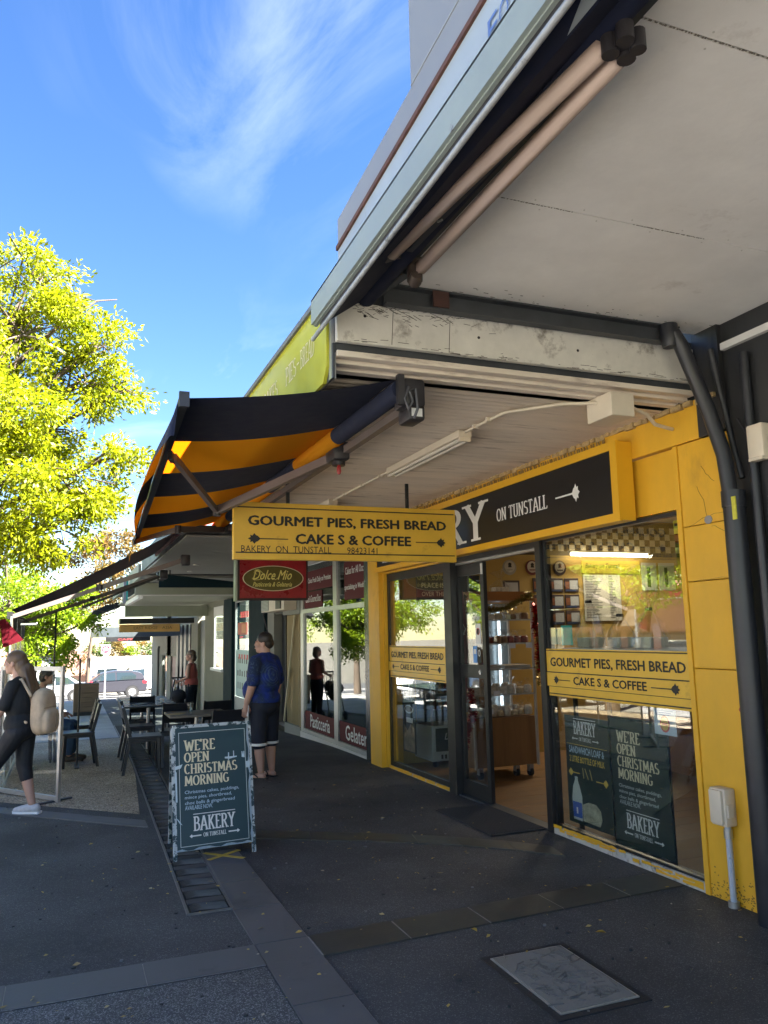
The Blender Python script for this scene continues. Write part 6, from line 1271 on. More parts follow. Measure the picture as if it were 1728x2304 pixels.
# ------------------------------------------------------------------ people
def remesh(mb, name, mat, parent, voxel, smooth=4):
    ob = mb.build(name, mat, parent)
    m = ob.modifiers.new('r','REMESH'); m.mode = 'VOXEL'; m.voxel_size = voxel; m.use_smooth_shade = True
    s_ = ob.modifiers.new('s','SMOOTH'); s_.factor = .5; s_.iterations = smooth
    bpy.context.view_layer.update(); dg = bpy.context.evaluated_depsgraph_get(); me = bpy.data.meshes.new_from_object(ob.evaluated_get(dg))
    ob.modifiers.clear(); old = ob.data; ob.data = me; bpy.data.meshes.remove(old); me.name = name
    if not me.materials: me.materials.append(mat)
    me.polygons.foreach_set('use_smooth', [True]*len(me.polygons))
    return ob
class Body(MB):
    def __init__(s, pos, heading):
        super().__init__(); s.p = Vector(pos); a = R(heading); s.F = Vector((math.sin(a), math.cos(a), 0)); s.Rt = Vector((math.cos(a), -math.sin(a), 0))
    def w(s, q): return s.p+s.Rt*q[0]+s.F*q[1]+Vector((0,0,q[2]))
    def limb(s, pts, rs, n=14):
        P_ = [s.w(q) for q in pts]; s.tube(P_, rs, n)
        for p, r_ in zip(P_, rs): s.ell(p, (r_,)*3, 12, 8)
        return s
    def blob(s, c, rad, tilt=0):
        M_ = Matrix((s.Rt, s.F, (0,0,1))).transposed(); n, m = 18, 12; vs_ = []; fs = []; T = Euler((tilt,0,0)).to_matrix()
        for i in range(m+1):
            t = math.pi*i/m
            for k in range(n):
                a = 2*math.pi*k/n; vs_.append(s.w(c)+M_@(T@Vector((rad[0]*math.sin(t)*math.cos(a), rad[1]*math.sin(t)*math.sin(a), rad[2]*math.cos(t)))))
        for i in range(m):
            for k in range(n): fs.append((i*n+k,(i+1)*n+k,(i+1)*n+(k+1)%n,i*n+(k+1)%n))
        return s.add(vs_, fs)
    def head(s, c, turn=0, k=1.0):
        """skull, jaw, nose, ears, neck stub; turn = degrees to the left"""
        a = R(turn); f = Vector((-math.sin(a), math.cos(a), 0)); r_ = Vector((math.cos(a), math.sin(a), 0)); c = Vector(c)
        L = lambda x, y, z: tuple(c+r_*x*k+f*y*k+Vector((0,0,z*k)))
        s.blob(L(0,-.01,.03),(.076*k,.094*k,.095*k)); s.blob(L(0,.025,-.045),(.058*k,.066*k,.072*k)); s.blob(L(0,.055,-.085),(.035*k,.03*k,.028*k))
        s.limb([L(0,.082,.012),L(0,.094,-.020)],[.010*k,.0145*k],10); s.limb([L(-.03,.055,-.02),L(.03,.055,-.02)],[.034*k,.034*k],10)
        for sx in (-1,1): s.blob(L(sx*.078,-.005,-.01),(.012*k,.022*k,.034*k)); s.blob(L(sx*.034,.078,.018),(.02*k,.012*k,.009*k))
        s.blob(L(0,.088,-.058),(.024*k,.012*k,.009*k)); return L
    def hand(s, wrist, dirn, palm, k=1.0):
        """palm plus five separate slightly curled fingers; dirn along the hand, palm = where the palm faces (local axes)"""
        w_ = Vector(wrist); d = Vector(dirn).normalized(); n = Vector(palm); n = (n-d*n.dot(d)).normalized(); a = d.cross(n)
        c = w_+d*.045*k
        s.limb([tuple(w_), tuple(w_+d*.03*k), tuple(w_+d*.075*k)],[.027*k,.030*k,.028*k],10)
        s.limb([tuple(w_+d*.075*k+a*.028*k), tuple(w_+d*.075*k-a*.028*k)],[.014*k,.014*k],8)
        for i, (o, L_) in enumerate(((-.031,.062),(-.011,.076),(.010,.080),(.030,.070))):
            b = w_+d*.085*k+a*o*k; s.limb([tuple(b), tuple(b+d*L_*.5*k+n*.006*k), tuple(b+d*L_*.8*k+n*.024*k), tuple(b+d*L_*.95*k+n*.042*k)],[.0095*k,.009*k,.008*k,.007*k],8)
        b = w_+d*.03*k+a*.03*k; s.limb([tuple(b), tuple(b+d*.035*k+a*.022*k+n*.012*k), tuple(b+d*.068*k+a*.022*k+n*.026*k)],[.013*k,.011*k,.009*k],8)
        return s
    def foot(s, ankle, dirn, flat=0.0, k=1.0):
        w_ = Vector(ankle); d = Vector((dirn[0],dirn[1],0)).normalized(); z = Vector((0,0,1))
        s.limb([tuple(w_-d*.03*k-z*.045*k), tuple(w_+d*.05*k-z*.05*k), tuple(w_+d*.13*k-z*.060*k), tuple(w_+d*.17*k-z*.064*k)],[.034*k,.036*k,.028*k,.020*k],10)
        return s
skin = M('skin_fair', (0.46,0.27,0.20), 0.5, vary=.06, vs=10); skin2 = M('skin_tanned', (0.40,0.22,0.15), 0.5, vary=.06, vs=10)
hair_b = M('hair_brown', (0.105,0.062,0.034), 0.42, vary=.35, vs=22, stretch=(1,1,.12), bump=.3, bs=60); hair_d = M('hair_dark', (0.03,0.022,0.017), 0.45, vary=.3, vs=30)

# --- man in the blue patterned shirt
mp_ = (2.30,9.88,0); mh_ = -38
man = thing('person', 'large man in blue patterned shirt and dark shorts seen from behind outside the pastry shop', 'person', mp_)
b = Body(mp_, mh_)
hd = b.head((.0,.02,1.60), 35, 1.05); b.limb([(0,-.01,1.36),(0,0,1.55)],[.072,.066])
b.blob((0,.0,1.15),(.20,.16,.26)); b.blob((0,.06,1.02),(.20,.19,.20)); b.blob((0,0,.88),(.20,.16,.13))
for sx in (-1,1):
    b.limb([(sx*.10,0,.85),(sx*.105,.0,.47),(sx*.105,-.01,.30),(sx*.105,-.03,.09)],[.105,.066,.064,.040]); b.foot((sx*.105,-.03,.075),(sx*.25,1),0,1.05)
    b.limb([(sx*.19,0,1.38),(sx*.245,-.02,1.12),(sx*.275,.05,.90)],[.068,.054,.036])
b.hand((-.278,.055,.885),(-.06,.10,-1),(.6,.5,0),1.05); b.hand((.278,.055,.885),(.06,.12,-1),(-.6,.5,0),1.05)
remesh(b, 'body', skin, man, .0075, 3)
s_ = Body(mp_, mh_)
s_.blob((0,-.005,1.17),(.222,.185,.27)); s_.blob((0,.075,1.03),(.222,.21,.19)); s_.limb([(-.16,-.0,1.385),(0,-.02,1.425),(.16,0,1.385)],[.075,.085,.075]); s_.blob((0,0,.93),(.222,.19,.13))
for sx in (-1,1): s_.limb([(sx*.18,0,1.375),(sx*.225,-.012,1.26),(sx*.245,-.02,1.15)],[.082,.078,.078])
shirt = bpy.data.materials.new('shirt_blue_print'); shirt.use_nodes = True; t_ = shirt.node_tree; bb_ = t_.nodes['Principled BSDF']; bb_.inputs['Roughness'].default_value = .75
tcn = t_.nodes.new('ShaderNodeTexCoord'); wv = t_.nodes.new('ShaderNodeTexWave'); wv.wave_type = 'RINGS'; wv.rings_direction = 'SPHERICAL'; wv.inputs['Scale'].default_value = 11; wv.inputs['Distortion'].default_value = 6.5; wv.inputs['Detail'].default_value = 2.5
mpn = t_.nodes.new('ShaderNodeMapping'); mpn.inputs['Location'].default_value = (-.05,.14,-1.22); t_.links.new(tcn.outputs['Object'], mpn.inputs[0]); t_.links.new(mpn.outputs[0], wv.inputs['Vector'])
nz = t_.nodes.new('ShaderNodeTexNoise'); nz.inputs['Scale'].default_value = 7; nz.inputs['Detail'].default_value = 3; t_.links.new(tcn.outputs['Object'], nz.inputs['Vector'])
vl = t_.nodes.new('ShaderNodeVectorMath'); vl.operation = 'LENGTH'; t_.links.new(mpn.outputs[0], vl.inputs[0])
near_ = t_.nodes.new('ShaderNodeMapRange'); near_.inputs[1].default_value = .17; near_.inputs[2].default_value = .09; t_.links.new(vl.outputs['Value'], near_.inputs[0])
rmp = t_.nodes.new('ShaderNodeMapRange'); rmp.inputs[1].default_value = .60; rmp.inputs[2].default_value = .85; t_.links.new(wv.outputs['Fac'], rmp.inputs[0])
m_a = t_.nodes.new('ShaderNodeMath'); m_a.operation = 'MULTIPLY'; t_.links.new(rmp.outputs[0], m_a.inputs[0]); t_.links.new(near_.outputs[0], m_a.inputs[1])
vf = t_.nodes.new('ShaderNodeTexNoise'); vf.inputs['Scale'].default_value = 26; vf.inputs['Detail'].default_value = 2; vf.inputs['Distortion'].default_value = 1.5; t_.links.new(tcn.outputs['Object'], vf.inputs['Vector'])
vm = t_.nodes.new('ShaderNodeMapRange'); vm.inputs[1].default_value = .585; vm.inputs[2].default_value = .66; t_.links.new(vf.outputs[0], vm.inputs[0])
rm2 = t_.nodes.new('ShaderNodeMapRange'); rm2.inputs[1].default_value = .40; rm2.inputs[2].default_value = .58; t_.links.new(nz.outputs[0], rm2.inputs[0])
m_b = t_.nodes.new('ShaderNodeMath'); m_b.operation = 'MULTIPLY'; t_.links.new(vm.outputs[0], m_b.inputs[0]); t_.links.new(rm2.outputs[0], m_b.inputs[1])
m_c = t_.nodes.new('ShaderNodeMath'); m_c.operation = 'MAXIMUM'; t_.links.new(m_a.outputs[0], m_c.inputs[0]); t_.links.new(m_b.outputs[0], m_c.inputs[1])
m_d = t_.nodes.new('ShaderNodeMath'); m_d.operation = 'MULTIPLY'; m_d.inputs[1].default_value = .30; t_.links.new(m_c.outputs[0], m_d.inputs[0])
mc1 = t_.nodes.new('ShaderNodeMixRGB'); mc1.inputs['Color1'].default_value = (0.005,0.028,0.24,1); mc1.inputs['Color2'].default_value = (0.006,0.022,0.075,1); t_.links.new(rm2.outputs[0], mc1.inputs['Fac'])
mc2 = t_.nodes.new('ShaderNodeMixRGB'); mc2.inputs['Color2'].default_value = (0.14,0.24,0.32,1); t_.links.new(m_d.outputs[0], mc2.inputs['Fac']); t_.links.new(mc1.outputs[0], mc2.inputs['Color1']); t_.links.new(mc2.outputs[0], bb_.inputs['Base Color'])
remesh(s_, 'shirt', shirt, man, .011, 4)
s_ = Body(mp_, mh_); s_.blob((0,0,.86),(.218,.182,.15))
for sx in (-1,1): s_.limb([(sx*.105,0,.82),(sx*.11,0,.60),(sx*.11,0,.42)],[.125,.108,.100])
remesh(s_, 'shorts', M('shorts_navy',(0.012,0.015,0.028),.8,vary=.2,vs=10,bump=1.0,bs=11,stretch=(1,1,.5)), man, .011, 3)
h_ = MB()
for sx in (-1,1):
    q = s_.w((sx*.11,0,.385)); h_.lathe([(.096,0),(.103,0),(.105,.025),(.098,.03)], q, 20)
h_.build('hem_band', white_print, man, smooth=True)
s_ = Body(mp_, mh_); s_.head((.0,-.005,1.615), 35, 1.06) if False else None
s_.blob((0,-.008,1.655),(.085,.105,.088)); s_.blob((.02,-.045,1.60),(.072,.072,.075)); remesh(s_, 'hair', hair_d, man, .008, 3)
fl_ = MB()
for sx in (-1,1):
    q = s_.w((sx*.105,-.03,0)); d = (s_.F+s_.Rt*sx*.25).normalized(); e = Vector((d.y,-d.x,0)); pts = [(-.085,-.03),(-.06,-.042),(.05,-.045),(.15,-.05),(.20,-.02),(.20,.02),(.15,.05),(.05,.045),(-.06,.042),(-.085,.03)]
    fl_.prism([(p[1],p[0]) for p in pts], q+Vector((0,0,.012)), e, d, -.014) ; fl_.tube([q+d*.13+Vector((0,0,.035)), q+d*.07+e*.03+Vector((0,0,.05)), q+d*.02+e*.045+Vector((0,0,.02))],.008,8); fl_.tube([q+d*.13+Vector((0,0,.035)), q+d*.07-e*.03+Vector((0,0,.05)), q+d*.02-e*.045+Vector((0,0,.02))],.008,8)
fl_.build('thongs', black_frame, man)
for i in (0,1):
    q = s_.w((-.275-.012*i,.045-.02*i,.74)); tag(MB().bar(q, q+Vector((.012,0,-.0))+Vector((0,0,.13)), .018, .006).build('paper_stick', white_print), 'white paper stick held in the left hand of the man in blue, %s of two'%('front' if i else 'rear'), 'paper')

# --- woman walking with backpack
wp_ = (-.40,8.92,0); wh_ = -62
wom = thing('person', 'woman in black walking left with long brown hair and a beige backpack', 'person', wp_)
b = Body(wp_, wh_)
b.head((.0,.075,1.475), 10, .96); b.limb([(0,.01,1.26),(0,.05,1.42)],[.052,.048]); b.blob((0,.0,1.10),(.155,.11,.21)); b.blob((0,-.02,.86),(.165,.125,.14))
b.limb([(-.085,-.02,.82),(-.09,.13,.46),(-.09,.20,.30),(-.09,.10,.25),(-.09,.16,.10)][:1]+[(-.09,.20,.48),(-.09,.33,.12)],[.095,.062,.036]); b.foot((-.09,.335,.10),(0,1),0,.95)
b.limb([(.085,-.02,.82),(.09,-.02,.45),(.09,-.06,.32),(.09,-.12,.10)],[.095,.062,.056,.036]); b.foot((.09,-.12,.085),(0,1),0,.95)
b.limb([(.16,.0,1.26),(.205,-.06,1.02),(.225,-.01,.83)],[.048,.038,.026]); b.hand((.226,0,.815),(.03,.15,-1),(-1,.3,0),.9)
b.limb([(-.16,.0,1.26),(-.21,.06,1.03),(-.20,.18,.88)],[.048,.038,.026]); b.hand((-.2,.19,.87),(.0,.5,-.8),(1,.1,0),.9)
remesh(b, 'body', skin, wom, .0075, 3)
bt = M('black_knit', (0.011,0.013,0.016), .8, vary=.2, vs=14,bump=1.0,bs=11,stretch=(1,1,.5))
s_ = Body(wp_, wh_); s_.blob((0,.0,1.09),(.175,.135,.23)); s_.limb([(-.12,0,1.265),(0,-.005,1.30),(.12,0,1.265)],[.058,.062,.058]); s_.blob((0,-.01,.88),(.18,.145,.15))
s_.limb([(.155,0,1.255),(.188,-.025,1.14),(.20,-.045,1.07)],[.062,.058,.060]); s_.limb([(-.155,0,1.255),(-.188,.025,1.14),(-.205,.045,1.07)],[.062,.058,.060]); remesh(s_, 't_shirt', bt, wom, .010, 4)
s_ = Body(wp_, wh_); s_.blob((0,-.02,.84),(.172,.135,.13)); s_.limb([(-.085,-.02,.80),(-.09,.20,.48),(-.09,.245,.38)],[.105,.074,.064]); s_.limb([(.085,-.02,.80),(.09,-.02,.47),(.09,-.05,.355)],[.105,.076,.066]); remesh(s_, 'leggings', M('leggings_black',(0.010,0.012,0.017),.7,vary=.2,vs=14,bump=1.0,bs=11,stretch=(1,1,.5)), wom, .009, 3)
s_ = Body(wp_, wh_); s_.blob((0,.055,1.515),(.084,.102,.088)); s_.blob((.01,.005,1.45),(.082,.075,.09)); s_.limb([(.02,-.03,1.40),(.03,-.07,1.25),(.035,-.10,1.12),(.045,-.11,1.0),(.05,-.11,.92)],[.085,.085,.075,.055,.02])
for i in range(9):
    a = random.uniform(-.08,.08); c_ = random.uniform(-.03,.02); s_.limb([(.02+a*.7,-.05+c_,1.40),(.03+a,-.11+c_,1.25),(.035+a*1.0+.02*math.sin(i),-.145+c_,1.10),(.045+a*.8,-.15+c_,.98),(.05+a*.6,-.14,.90+.03*math.sin(i*2))],[.024,.024,.022,.018,.006],8)
remesh(s_, 'hair', hair_b, wom, .0075, 2)
for nm, ank, k in (('shoe',(.09,-.12,.0),0),('shoe',(-.09,.335,.0),1)):
    s_ = Body(wp_, wh_); s_.limb([(ank[0],ank[1]-.045,.055),(ank[0],ank[1]+.02,.055),(ank[0],ank[1]+.10,.042),(ank[0],ank[1]+.165,.034)],[.046,.050,.043,.032],12); s_.limb([(ank[0],ank[1]-.02,.085)],[.045]) if False else None
    sh_ = remesh(s_, nm, M('shoe_grey',(0.47,0.46,0.46),.7,vary=.12,vs=30), wom, .007, 3)
    so = MB(); d = s_.F; e = s_.Rt; q = s_.w((ank[0],ank[1],.002)); pts = [(-.095,-.025),(-.085,-.042),(0,-.046),(.10,-.05),(.18,-.035),(.205,0),(.18,.035),(.10,.05),(0,.046),(-.085,.042),(-.095,.025)]
    so.prism([(p[1],p[0]) for p in pts], q, e, d, .026); so.build('sole', white_print, sh_)
bpk = thing('backpack', 'beige canvas backpack carried on the walking woman', 'backpack', s_.w((.06,-.25,.78)))
s_ = Body(wp_, wh_); 
def sblob(B_, c, hd, e=.55):
    n, m = 26, 18; v = []; f_ = lambda q: math.copysign(abs(q)**e, q)
    for i in range(m+1):
        t = math.pi*i/m
        for k in range(n): a_ = 2*math.pi*k/n; v.append(B_.w((c[0]+hd[0]*f_(math.sin(t))*f_(math.cos(a_)), c[1]+hd[1]*f_(math.sin(t))*f_(math.sin(a_)), c[2]+hd[2]*f_(math.cos(t)))))
    B_.add(v, [(i*n+k,(i+1)*n+k,(i+1)*n+(k+1)%n,i*n+(k+1)%n) for i in range(m) for k in range(n)])
sblob(s_, (.06,-.215,.99), (.152,.085,.225), .62); sblob(s_, (.06,-.285,.90), (.125,.06,.12), .62); s_.blob((.06,-.21,1.15),(.12,.07,.075)); s_.limb([(.06,-.20,1.17),(.06,-.22,1.215),(.06,-.26,1.17)],[.012,.012,.012],8)
beige = M('canvas_beige',(0.50,0.385,0.27),.85,vary=.16,vs=9,bump=.9,bs=13); remesh(s_, 'pack', beige, bpk, .009, 8)
s_ = Body(wp_, wh_)
for x in (-.09,.12): s_.limb([(x,-.16,1.16),(x,-.06,1.315),(x,.06,1.30),(x*1.1,.125,1.15),(x*1.2,.05,.98),(x*1.1,-.13,.90)],[.014]*6,8)
s_.build('strap', beige, bpk, smooth=True)
s_ = Body(wp_, wh_); s_.limb([(.06,-.352,.97),(.06,-.36,.90),(.06,-.35,.84)],[.004]*3,6); s_.limb([(-.06,-.29,1.03),(.06,-.325,1.04),(.18,-.29,1.03)],[.004]*3,6); s_.build('zip', M('zip_tan',(0.3,0.22,0.14),.5), bpk)
hb = tag(MB().bar(b.w((.25,.03,.70)), b.w((.28,.11,.62)), .07, .012).build('phone', M('phone_white',(0.6,0.62,0.62),.3)), 'slim pale phone in the dangling hand of the walking woman', 'phone')

# --- woman in the coral top beyond the tables
cp_ = (2.52,17.6,gz(17.6)); chd = -60
wm2 = thing('person', 'woman in sleeveless coral top and black trousers standing beyond the tables', 'person', cp_)
b = Body(cp_, chd); b.head((0,.03,1.50),20,.96); b.limb([(0,0,1.30),(0,.01,1.45)],[.05,.047]); b.blob((0,0,1.12),(.15,.10,.2)); b.blob((0,0,.9),(.16,.12,.13))
for sx in (-1,1): b.limb([(sx*.085,0,.85),(sx*.085,0,.45),(sx*.085,-.02,.09)],[.09,.058,.036]); b.foot((sx*.085,-.02,.08),(sx*.2,1))
b.limb([(-.17,0,1.29),(-.21,.0,1.06),(-.17,.20,.98)],[.045,.037,.026]); b.hand((-.168,.21,.978),(.1,1,-.1),(1,0,-.3),.9); b.limb([(.17,0,1.29),(.21,.0,1.06),(.18,.18,.93)],[.045,.037,.026]); b.hand((.178,.19,.925),(0,1,-.3),(-1,0,0),.9)
remesh(b, 'body', skin2, wm2, .009, 3)
s_ = Body(cp_, chd); s_.blob((0,0,1.12),(.168,.122,.22)); s_.limb([(-.10,0,1.30),(.10,0,1.30)],[.05,.05]); s_.blob((0,0,.95),(.172,.14,.14)); remesh(s_, 'top', M('coral_knit',(0.42,0.10,0.075),.8,vary=.12,vs=14,bump=1.0,bs=11,stretch=(1,1,.5)), wm2, .012, 3)
s_ = Body(cp_, chd); s_.blob((0,0,.87),(.168,.13,.12))
for sx in (-1,1): s_.limb([(sx*.085,0,.82),(sx*.085,0,.45),(sx*.085,-.02,.10)],[.10,.072,.055])
remesh(s_, 'trousers', bt, wm2, .012, 3)
s_ = Body(cp_, chd); s_.blob((0,.005,1.545),(.084,.10,.082)); s_.blob((0,-.045,1.46),(.075,.06,.09)); remesh(s_, 'hair', hair_b, wm2, .010, 3)
tb_ = thing('tote_bag', 'cream tote bag with a round print hanging from the coral woman hands', 'bag', b.w((-.17,.28,.55))); q = b.w((-.17,.30,.0))
MB().prism([(-.14,.52),(.14,.52),(.16,.84),(-.16,.84)], q, b.Rt.lerp(b.F,.3).normalized(), (0,0,1), .05).build('pouch', M('tote_cream',(0.42,0.35,0.23),.85,vary=.12,vs=10), tb_)
uu = b.Rt.lerp(b.F,.3).normalized(); MB().tube([q+uu*-.08+Vector((0,0,.83)), q+uu*-.05+Vector((0,0,1.0)), q+uu*.02+Vector((0,0,1.0)), q+uu*.06+Vector((0,0,.83))],.010,6).build('handle', _mats['tote_cream'], tb_)
flat(oval(0,.70,.045,.05,16), q+uu.cross(Vector((0,0,1)))*.052, uu, (0,0,1), M('tote_print',(0.12,0.10,0.07),.7), tb_, 'print')
pr2 = thing('pushchair', 'black pushchair hung with bags in front of the woman in coral', 'pushchair', (2.12,17.4,gz(17.4))); g_ = gz(17.4)
f = MB(); f.tube([(2.0,17.2,g_+.12),(2.05,17.35,g_+.6),(2.16,17.5,g_+1.0),(2.1,17.62,g_+1.04)],.014,8); f.tube([(2.35,17.2,g_+.12),(2.38,17.35,g_+.6),(2.46,17.5,g_+1.0),(2.4,17.62,g_+1.04)],.014,8); f.tube([(2.1,17.62,g_+1.04),(2.4,17.62,g_+1.04)],.018,8); f.tube([(2.0,17.2,g_+.12),(2.35,17.2,g_+.12)],.012,8); f.build('frame', black_frame, pr2)
sp_ = MB(); sp_.ell((2.2,17.3,g_+.55),(.15,.19,.13),14,10); sp_.ell((2.2,17.14,g_+.70),(.16,.13,.13),14,10); sp_.build('seat_hood', M('pram_black',(0.012,0.012,0.014),.8,vary=.2,vs=10), pr2, smooth=True)
for x, y in ((2.0,17.15),(2.36,17.15),(2.0,17.65),(2.36,17.65)): MB().cyl((x-.02,y,g_+.1),(x+.02,y,g_+.1),.1,None,18).build('wheel', cs, pr2, smooth=True)
f = MB()
for x in (2.14,2.2,2.26,2.32): f.tube([(x,17.62,g_+1.05),(x+.03,17.6,g_+.9),(x+.01,17.6,g_+.78)],.008,6)
f.build('bag_strap', white_print, pr2); MB().ell((2.22,17.66,g_+.72),(.11,.07,.13),14,10).build('hung_bag', bt, pr2, smooth=True)

# --- seated person behind the glass screen
sp2 = (-.27,12.75,gz(12.75)); shd = 100
sit = thing('person', 'seated person in dark red shirt and jeans behind the glass screen', 'person', sp2)
b = Body(sp2, shd); b.head((0,.06,1.20),-10,.98); b.limb([(0,-.04,1.0),(0,.02,1.15)],[.055,.05]); b.blob((0,-.06,.80),(.165,.115,.22)); b.blob((0,-.03,.54),(.175,.14,.12))
for sx in (-1,1):
    b.limb([(sx*.09,0,.52),(sx*.11,.40,.50),(sx*.11,.42,.30),(sx*.11,.40,.10)],[.09,.065,.055,.038]); b.foot((sx*.11,.40,.085),(sx*.15,1)); b.limb([(sx*.18,-.05,.98),(sx*.23,.02,.74),(sx*.15,.24,.66)],[.048,.04,.028]); b.hand((sx*.148,.25,.66),(-sx*.2,1,-.1),(0,0,-1),.95)
remesh(b, 'body', skin2, sit, .009, 3)
s_ = Body(sp2, shd); s_.blob((0,-.06,.80),(.182,.135,.24)); s_.limb([(-.12,-.05,.98),(.12,-.05,.98)],[.06,.06]); s_.blob((0,-.03,.6),(.182,.15,.10))
for sx in (-1,1): s_.limb([(sx*.175,-.05,.97),(sx*.225,.0,.80)],[.062,.056])
remesh(s_, 'shirt', M('shirt_dark_red',(0.16,0.018,0.018),.8,vary=.15,vs=12,bump=1.0,bs=11,stretch=(1,1,.5)), sit, .012, 3)
s_ = Body(sp2, shd); s_.blob((0,-.02,.53),(.18,.15,.11))
for sx in (-1,1): s_.limb([(sx*.09,0,.52),(sx*.11,.40,.50),(sx*.11,.42,.30),(sx*.11,.40,.14)],[.10,.078,.068,.058])
remesh(s_, 'jeans', M('jeans_blue',(0.02,0.055,0.12),.8,vary=.25,vs=14,bump=1.0,bs=11,stretch=(1,1,.5)), sit, .012, 3)
s_ = Body(sp2, shd); s_.blob((0,.04,1.245),(.086,.104,.085)); s_.blob((0,-.005,1.19),(.08,.07,.08)); remesh(s_, 'hair', hair_d, sit, .010, 3)
for sx in (-1,1):
    s_ = Body(sp2, shd); s_.limb([(sx*.11,.36,.05),(sx*.115,.46,.045),(sx*.125,.57,.035)],[.045,.046,.034],10); remesh(s_, 'shoe', M('shoe_brown',(0.06,0.045,0.03),.6,vary=.4,vs=30), sit, .009, 2)

# ------------------------------------------------------------------ vehicles
tyre = M('tyre',(0.02,0.02,0.021),.8); rim = M('rim_silver',(0.5,0.5,0.5),.3,metal=.8); cglass = M('car_glass',(0.02,0.03,0.032),.06,spec=1.0); tail = M('tail_lamp',(0.5,0.02,0.03),.25); headl = M('head_lamp',(0.6,0.62,0.62),.15)
def car(name, label, cat, pos, heading, paint, lower, house, wins, L, W, wheels, wr=.33, group=None, inset_=.14, belt=None):
    """lower/house: side outlines in (x forward, z); wins: window outlines; local x forward, y left"""
    t = thing(name, label, cat, (0,0,0), group)
    hw = W/2; top = max(p[1] for p in house); bz = belt if belt is not None else min(p[1] for p in house)
    def shell(poly, fy):
        n = len(poly); v = [(p[0],-fy(p[1]),p[1]) for p in poly]+[(p[0],fy(p[1]),p[1]) for p in poly]; ar = sum(poly[i][0]*poly[(i+1)%n][1]-poly[(i+1)%n][0]*poly[i][1] for i in range(n))
        fs = [tuple(range(n)), tuple(range(2*n-1,n-1,-1))]+[((i+1)%n,i,n+i,n+(i+1)%n) for i in range(n)]
        if ar < 0: fs = [tuple(reversed(f_)) for f_ in fs]
        return v, fs
    fl_ = lambda z: hw*(1-.07*max(0,(.42-z)/.3)-.05*max(0,(z-.7)/.4)); fh = lambda z: hw*(.955-inset_*max(0,z-bz)/(top-bz))
    mb = MB(); mb.add(*shell(lower, fl_)); ob = mb.build('body', paint, t)
    bm = bmesh.new(); bm.from_mesh(ob.data); bmesh.ops.bevel(bm, geom=[e for e in bm.edges if len(e.link_faces)==2 and e.calc_face_angle(0) > .5], offset=.05, segments=2, affect='EDGES'); bm.to_mesh(ob.data); bm.free()
    mb = MB(); mb.add(*shell(house, fh)); ob = mb.build('cabin', paint, t)
    bm = bmesh.new(); bm.from_mesh(ob.data); bmesh.ops.bevel(bm, geom=[e for e in bm.edges if len(e.link_faces)==2 and e.calc_face_angle(0) > .35], offset=.04, segments=2, affect='EDGES'); bm.to_mesh(ob.data); bm.free()
    for poly in wins:
        for s_ in (-1,1):
            v = [(p[0],s_*(fh(p[1])+.006),p[1]) for p in poly]; mb = MB(); mb.add(v+[(x,y-s_*.02,z) for x,y,z in v], [tuple(range(len(v))) if s_ < 0 else tuple(range(len(v)-1,-1,-1))]); mb.build('side_window', cglass, t)
    # windscreen and rear window follow the first and last sloping edges of the cabin outline
    for nm, (a, c_) in (('windscreen', (house[0],house[1])), ('rear_window', (house[-2],house[-1]))):
        a, c_ = Vector((a[0],0,a[1])), Vector((c_[0],0,c_[1])); p = a.lerp(c_,.12); q = a.lerp(c_,.88); nrm = (q-p).cross(Vector((0,1,0))).normalized()
        if nrm.x*(1 if nm == 'windscreen' else -1) < 0: nrm = -nrm
        p += nrm*.012; q += nrm*.012; y0, y1 = fh(p.z)*.88, fh(q.z)*.88; MB().add([(p.x,-y0,p.z),(p.x,y0,p.z),(q.x,y1,q.z),(q.x,-y1,q.z)],[(0,1,2,3),(3,2,1,0)]).build(nm, cglass, t)
    for x in wheels:
        for s_ in (-1,1):
            MB().cyl((x,s_*(hw-.10),wr),(x,s_*(hw+.004),wr),wr+.055,None,24).build('wheel_arch', black_frame, t)
            w_ = MB().cyl((x,s_*(hw-.2),wr),(x,s_*(hw+.015),wr),wr,None,24).build('wheel', tyre, t, smooth=True); r2_ = MB(); r2_.cyl((x,s_*(hw+.0),wr),(x,s_*(hw+.022),wr),wr*.66,None,20)
            for k in range(5): a = k*1.257; r2_.bar((x,s_*(hw+.026),wr),(x+wr*.62*math.cos(a),s_*(hw+.026),wr+wr*.62*math.sin(a)),.02,.06,(0,1,0))
            r2_.build('rim', rim, w_)
    xf, xr = max(p[0] for p in lower), min(p[0] for p in lower)
    for s_ in (-1,1):
        MB().bbox(xf-.22,s_*(hw-.36),.66,xf-.02,s_*(hw-.03),.80,.02).build('headlight', headl, t); MB().bbox(xr+.0,s_*(hw-.34),.82,xr+.28,s_*(hw-.015),1.0,.02).build('tail_light', tail, t)
        MB().bbox(wheels[0]*.45,s_*(hw-.02),bz+.0,wheels[0]*.45+.18,s_*(hw+.16),bz+.14,.02).build('mirror', paint, t)
    MB().box(xf-.03,-.5,.32,xf+.012,.5,.5).build('number_plate_holder', black_frame, t)
    t.location = pos; t.rotation_euler = (0,0,R(heading)); return t
p_grey = M('paint_grey',(0.028,0.028,0.036),.3,spec=.5); p_white = M('paint_white',(0.74,0.74,0.74),.3); p_silver = M('paint_silver',(0.25,0.25,0.27),.3,spec=.7); p_red = M('paint_red',(0.42,0.03,0.025),.3); p_blue = M('paint_dark_blue',(0.03,0.05,0.09),.3)
SUVL = [(2.12,.35),(2.15,.62),(2.05,.86),(1.15,1.0),(-1.95,1.08),(-2.1,.95),(-2.16,.7),(-2.1,.35)]; SUVH = [(1.2,.98),(.45,1.50),(-.3,1.6),(-1.2,1.57),(-1.85,1.42),(-2.02,1.04)]
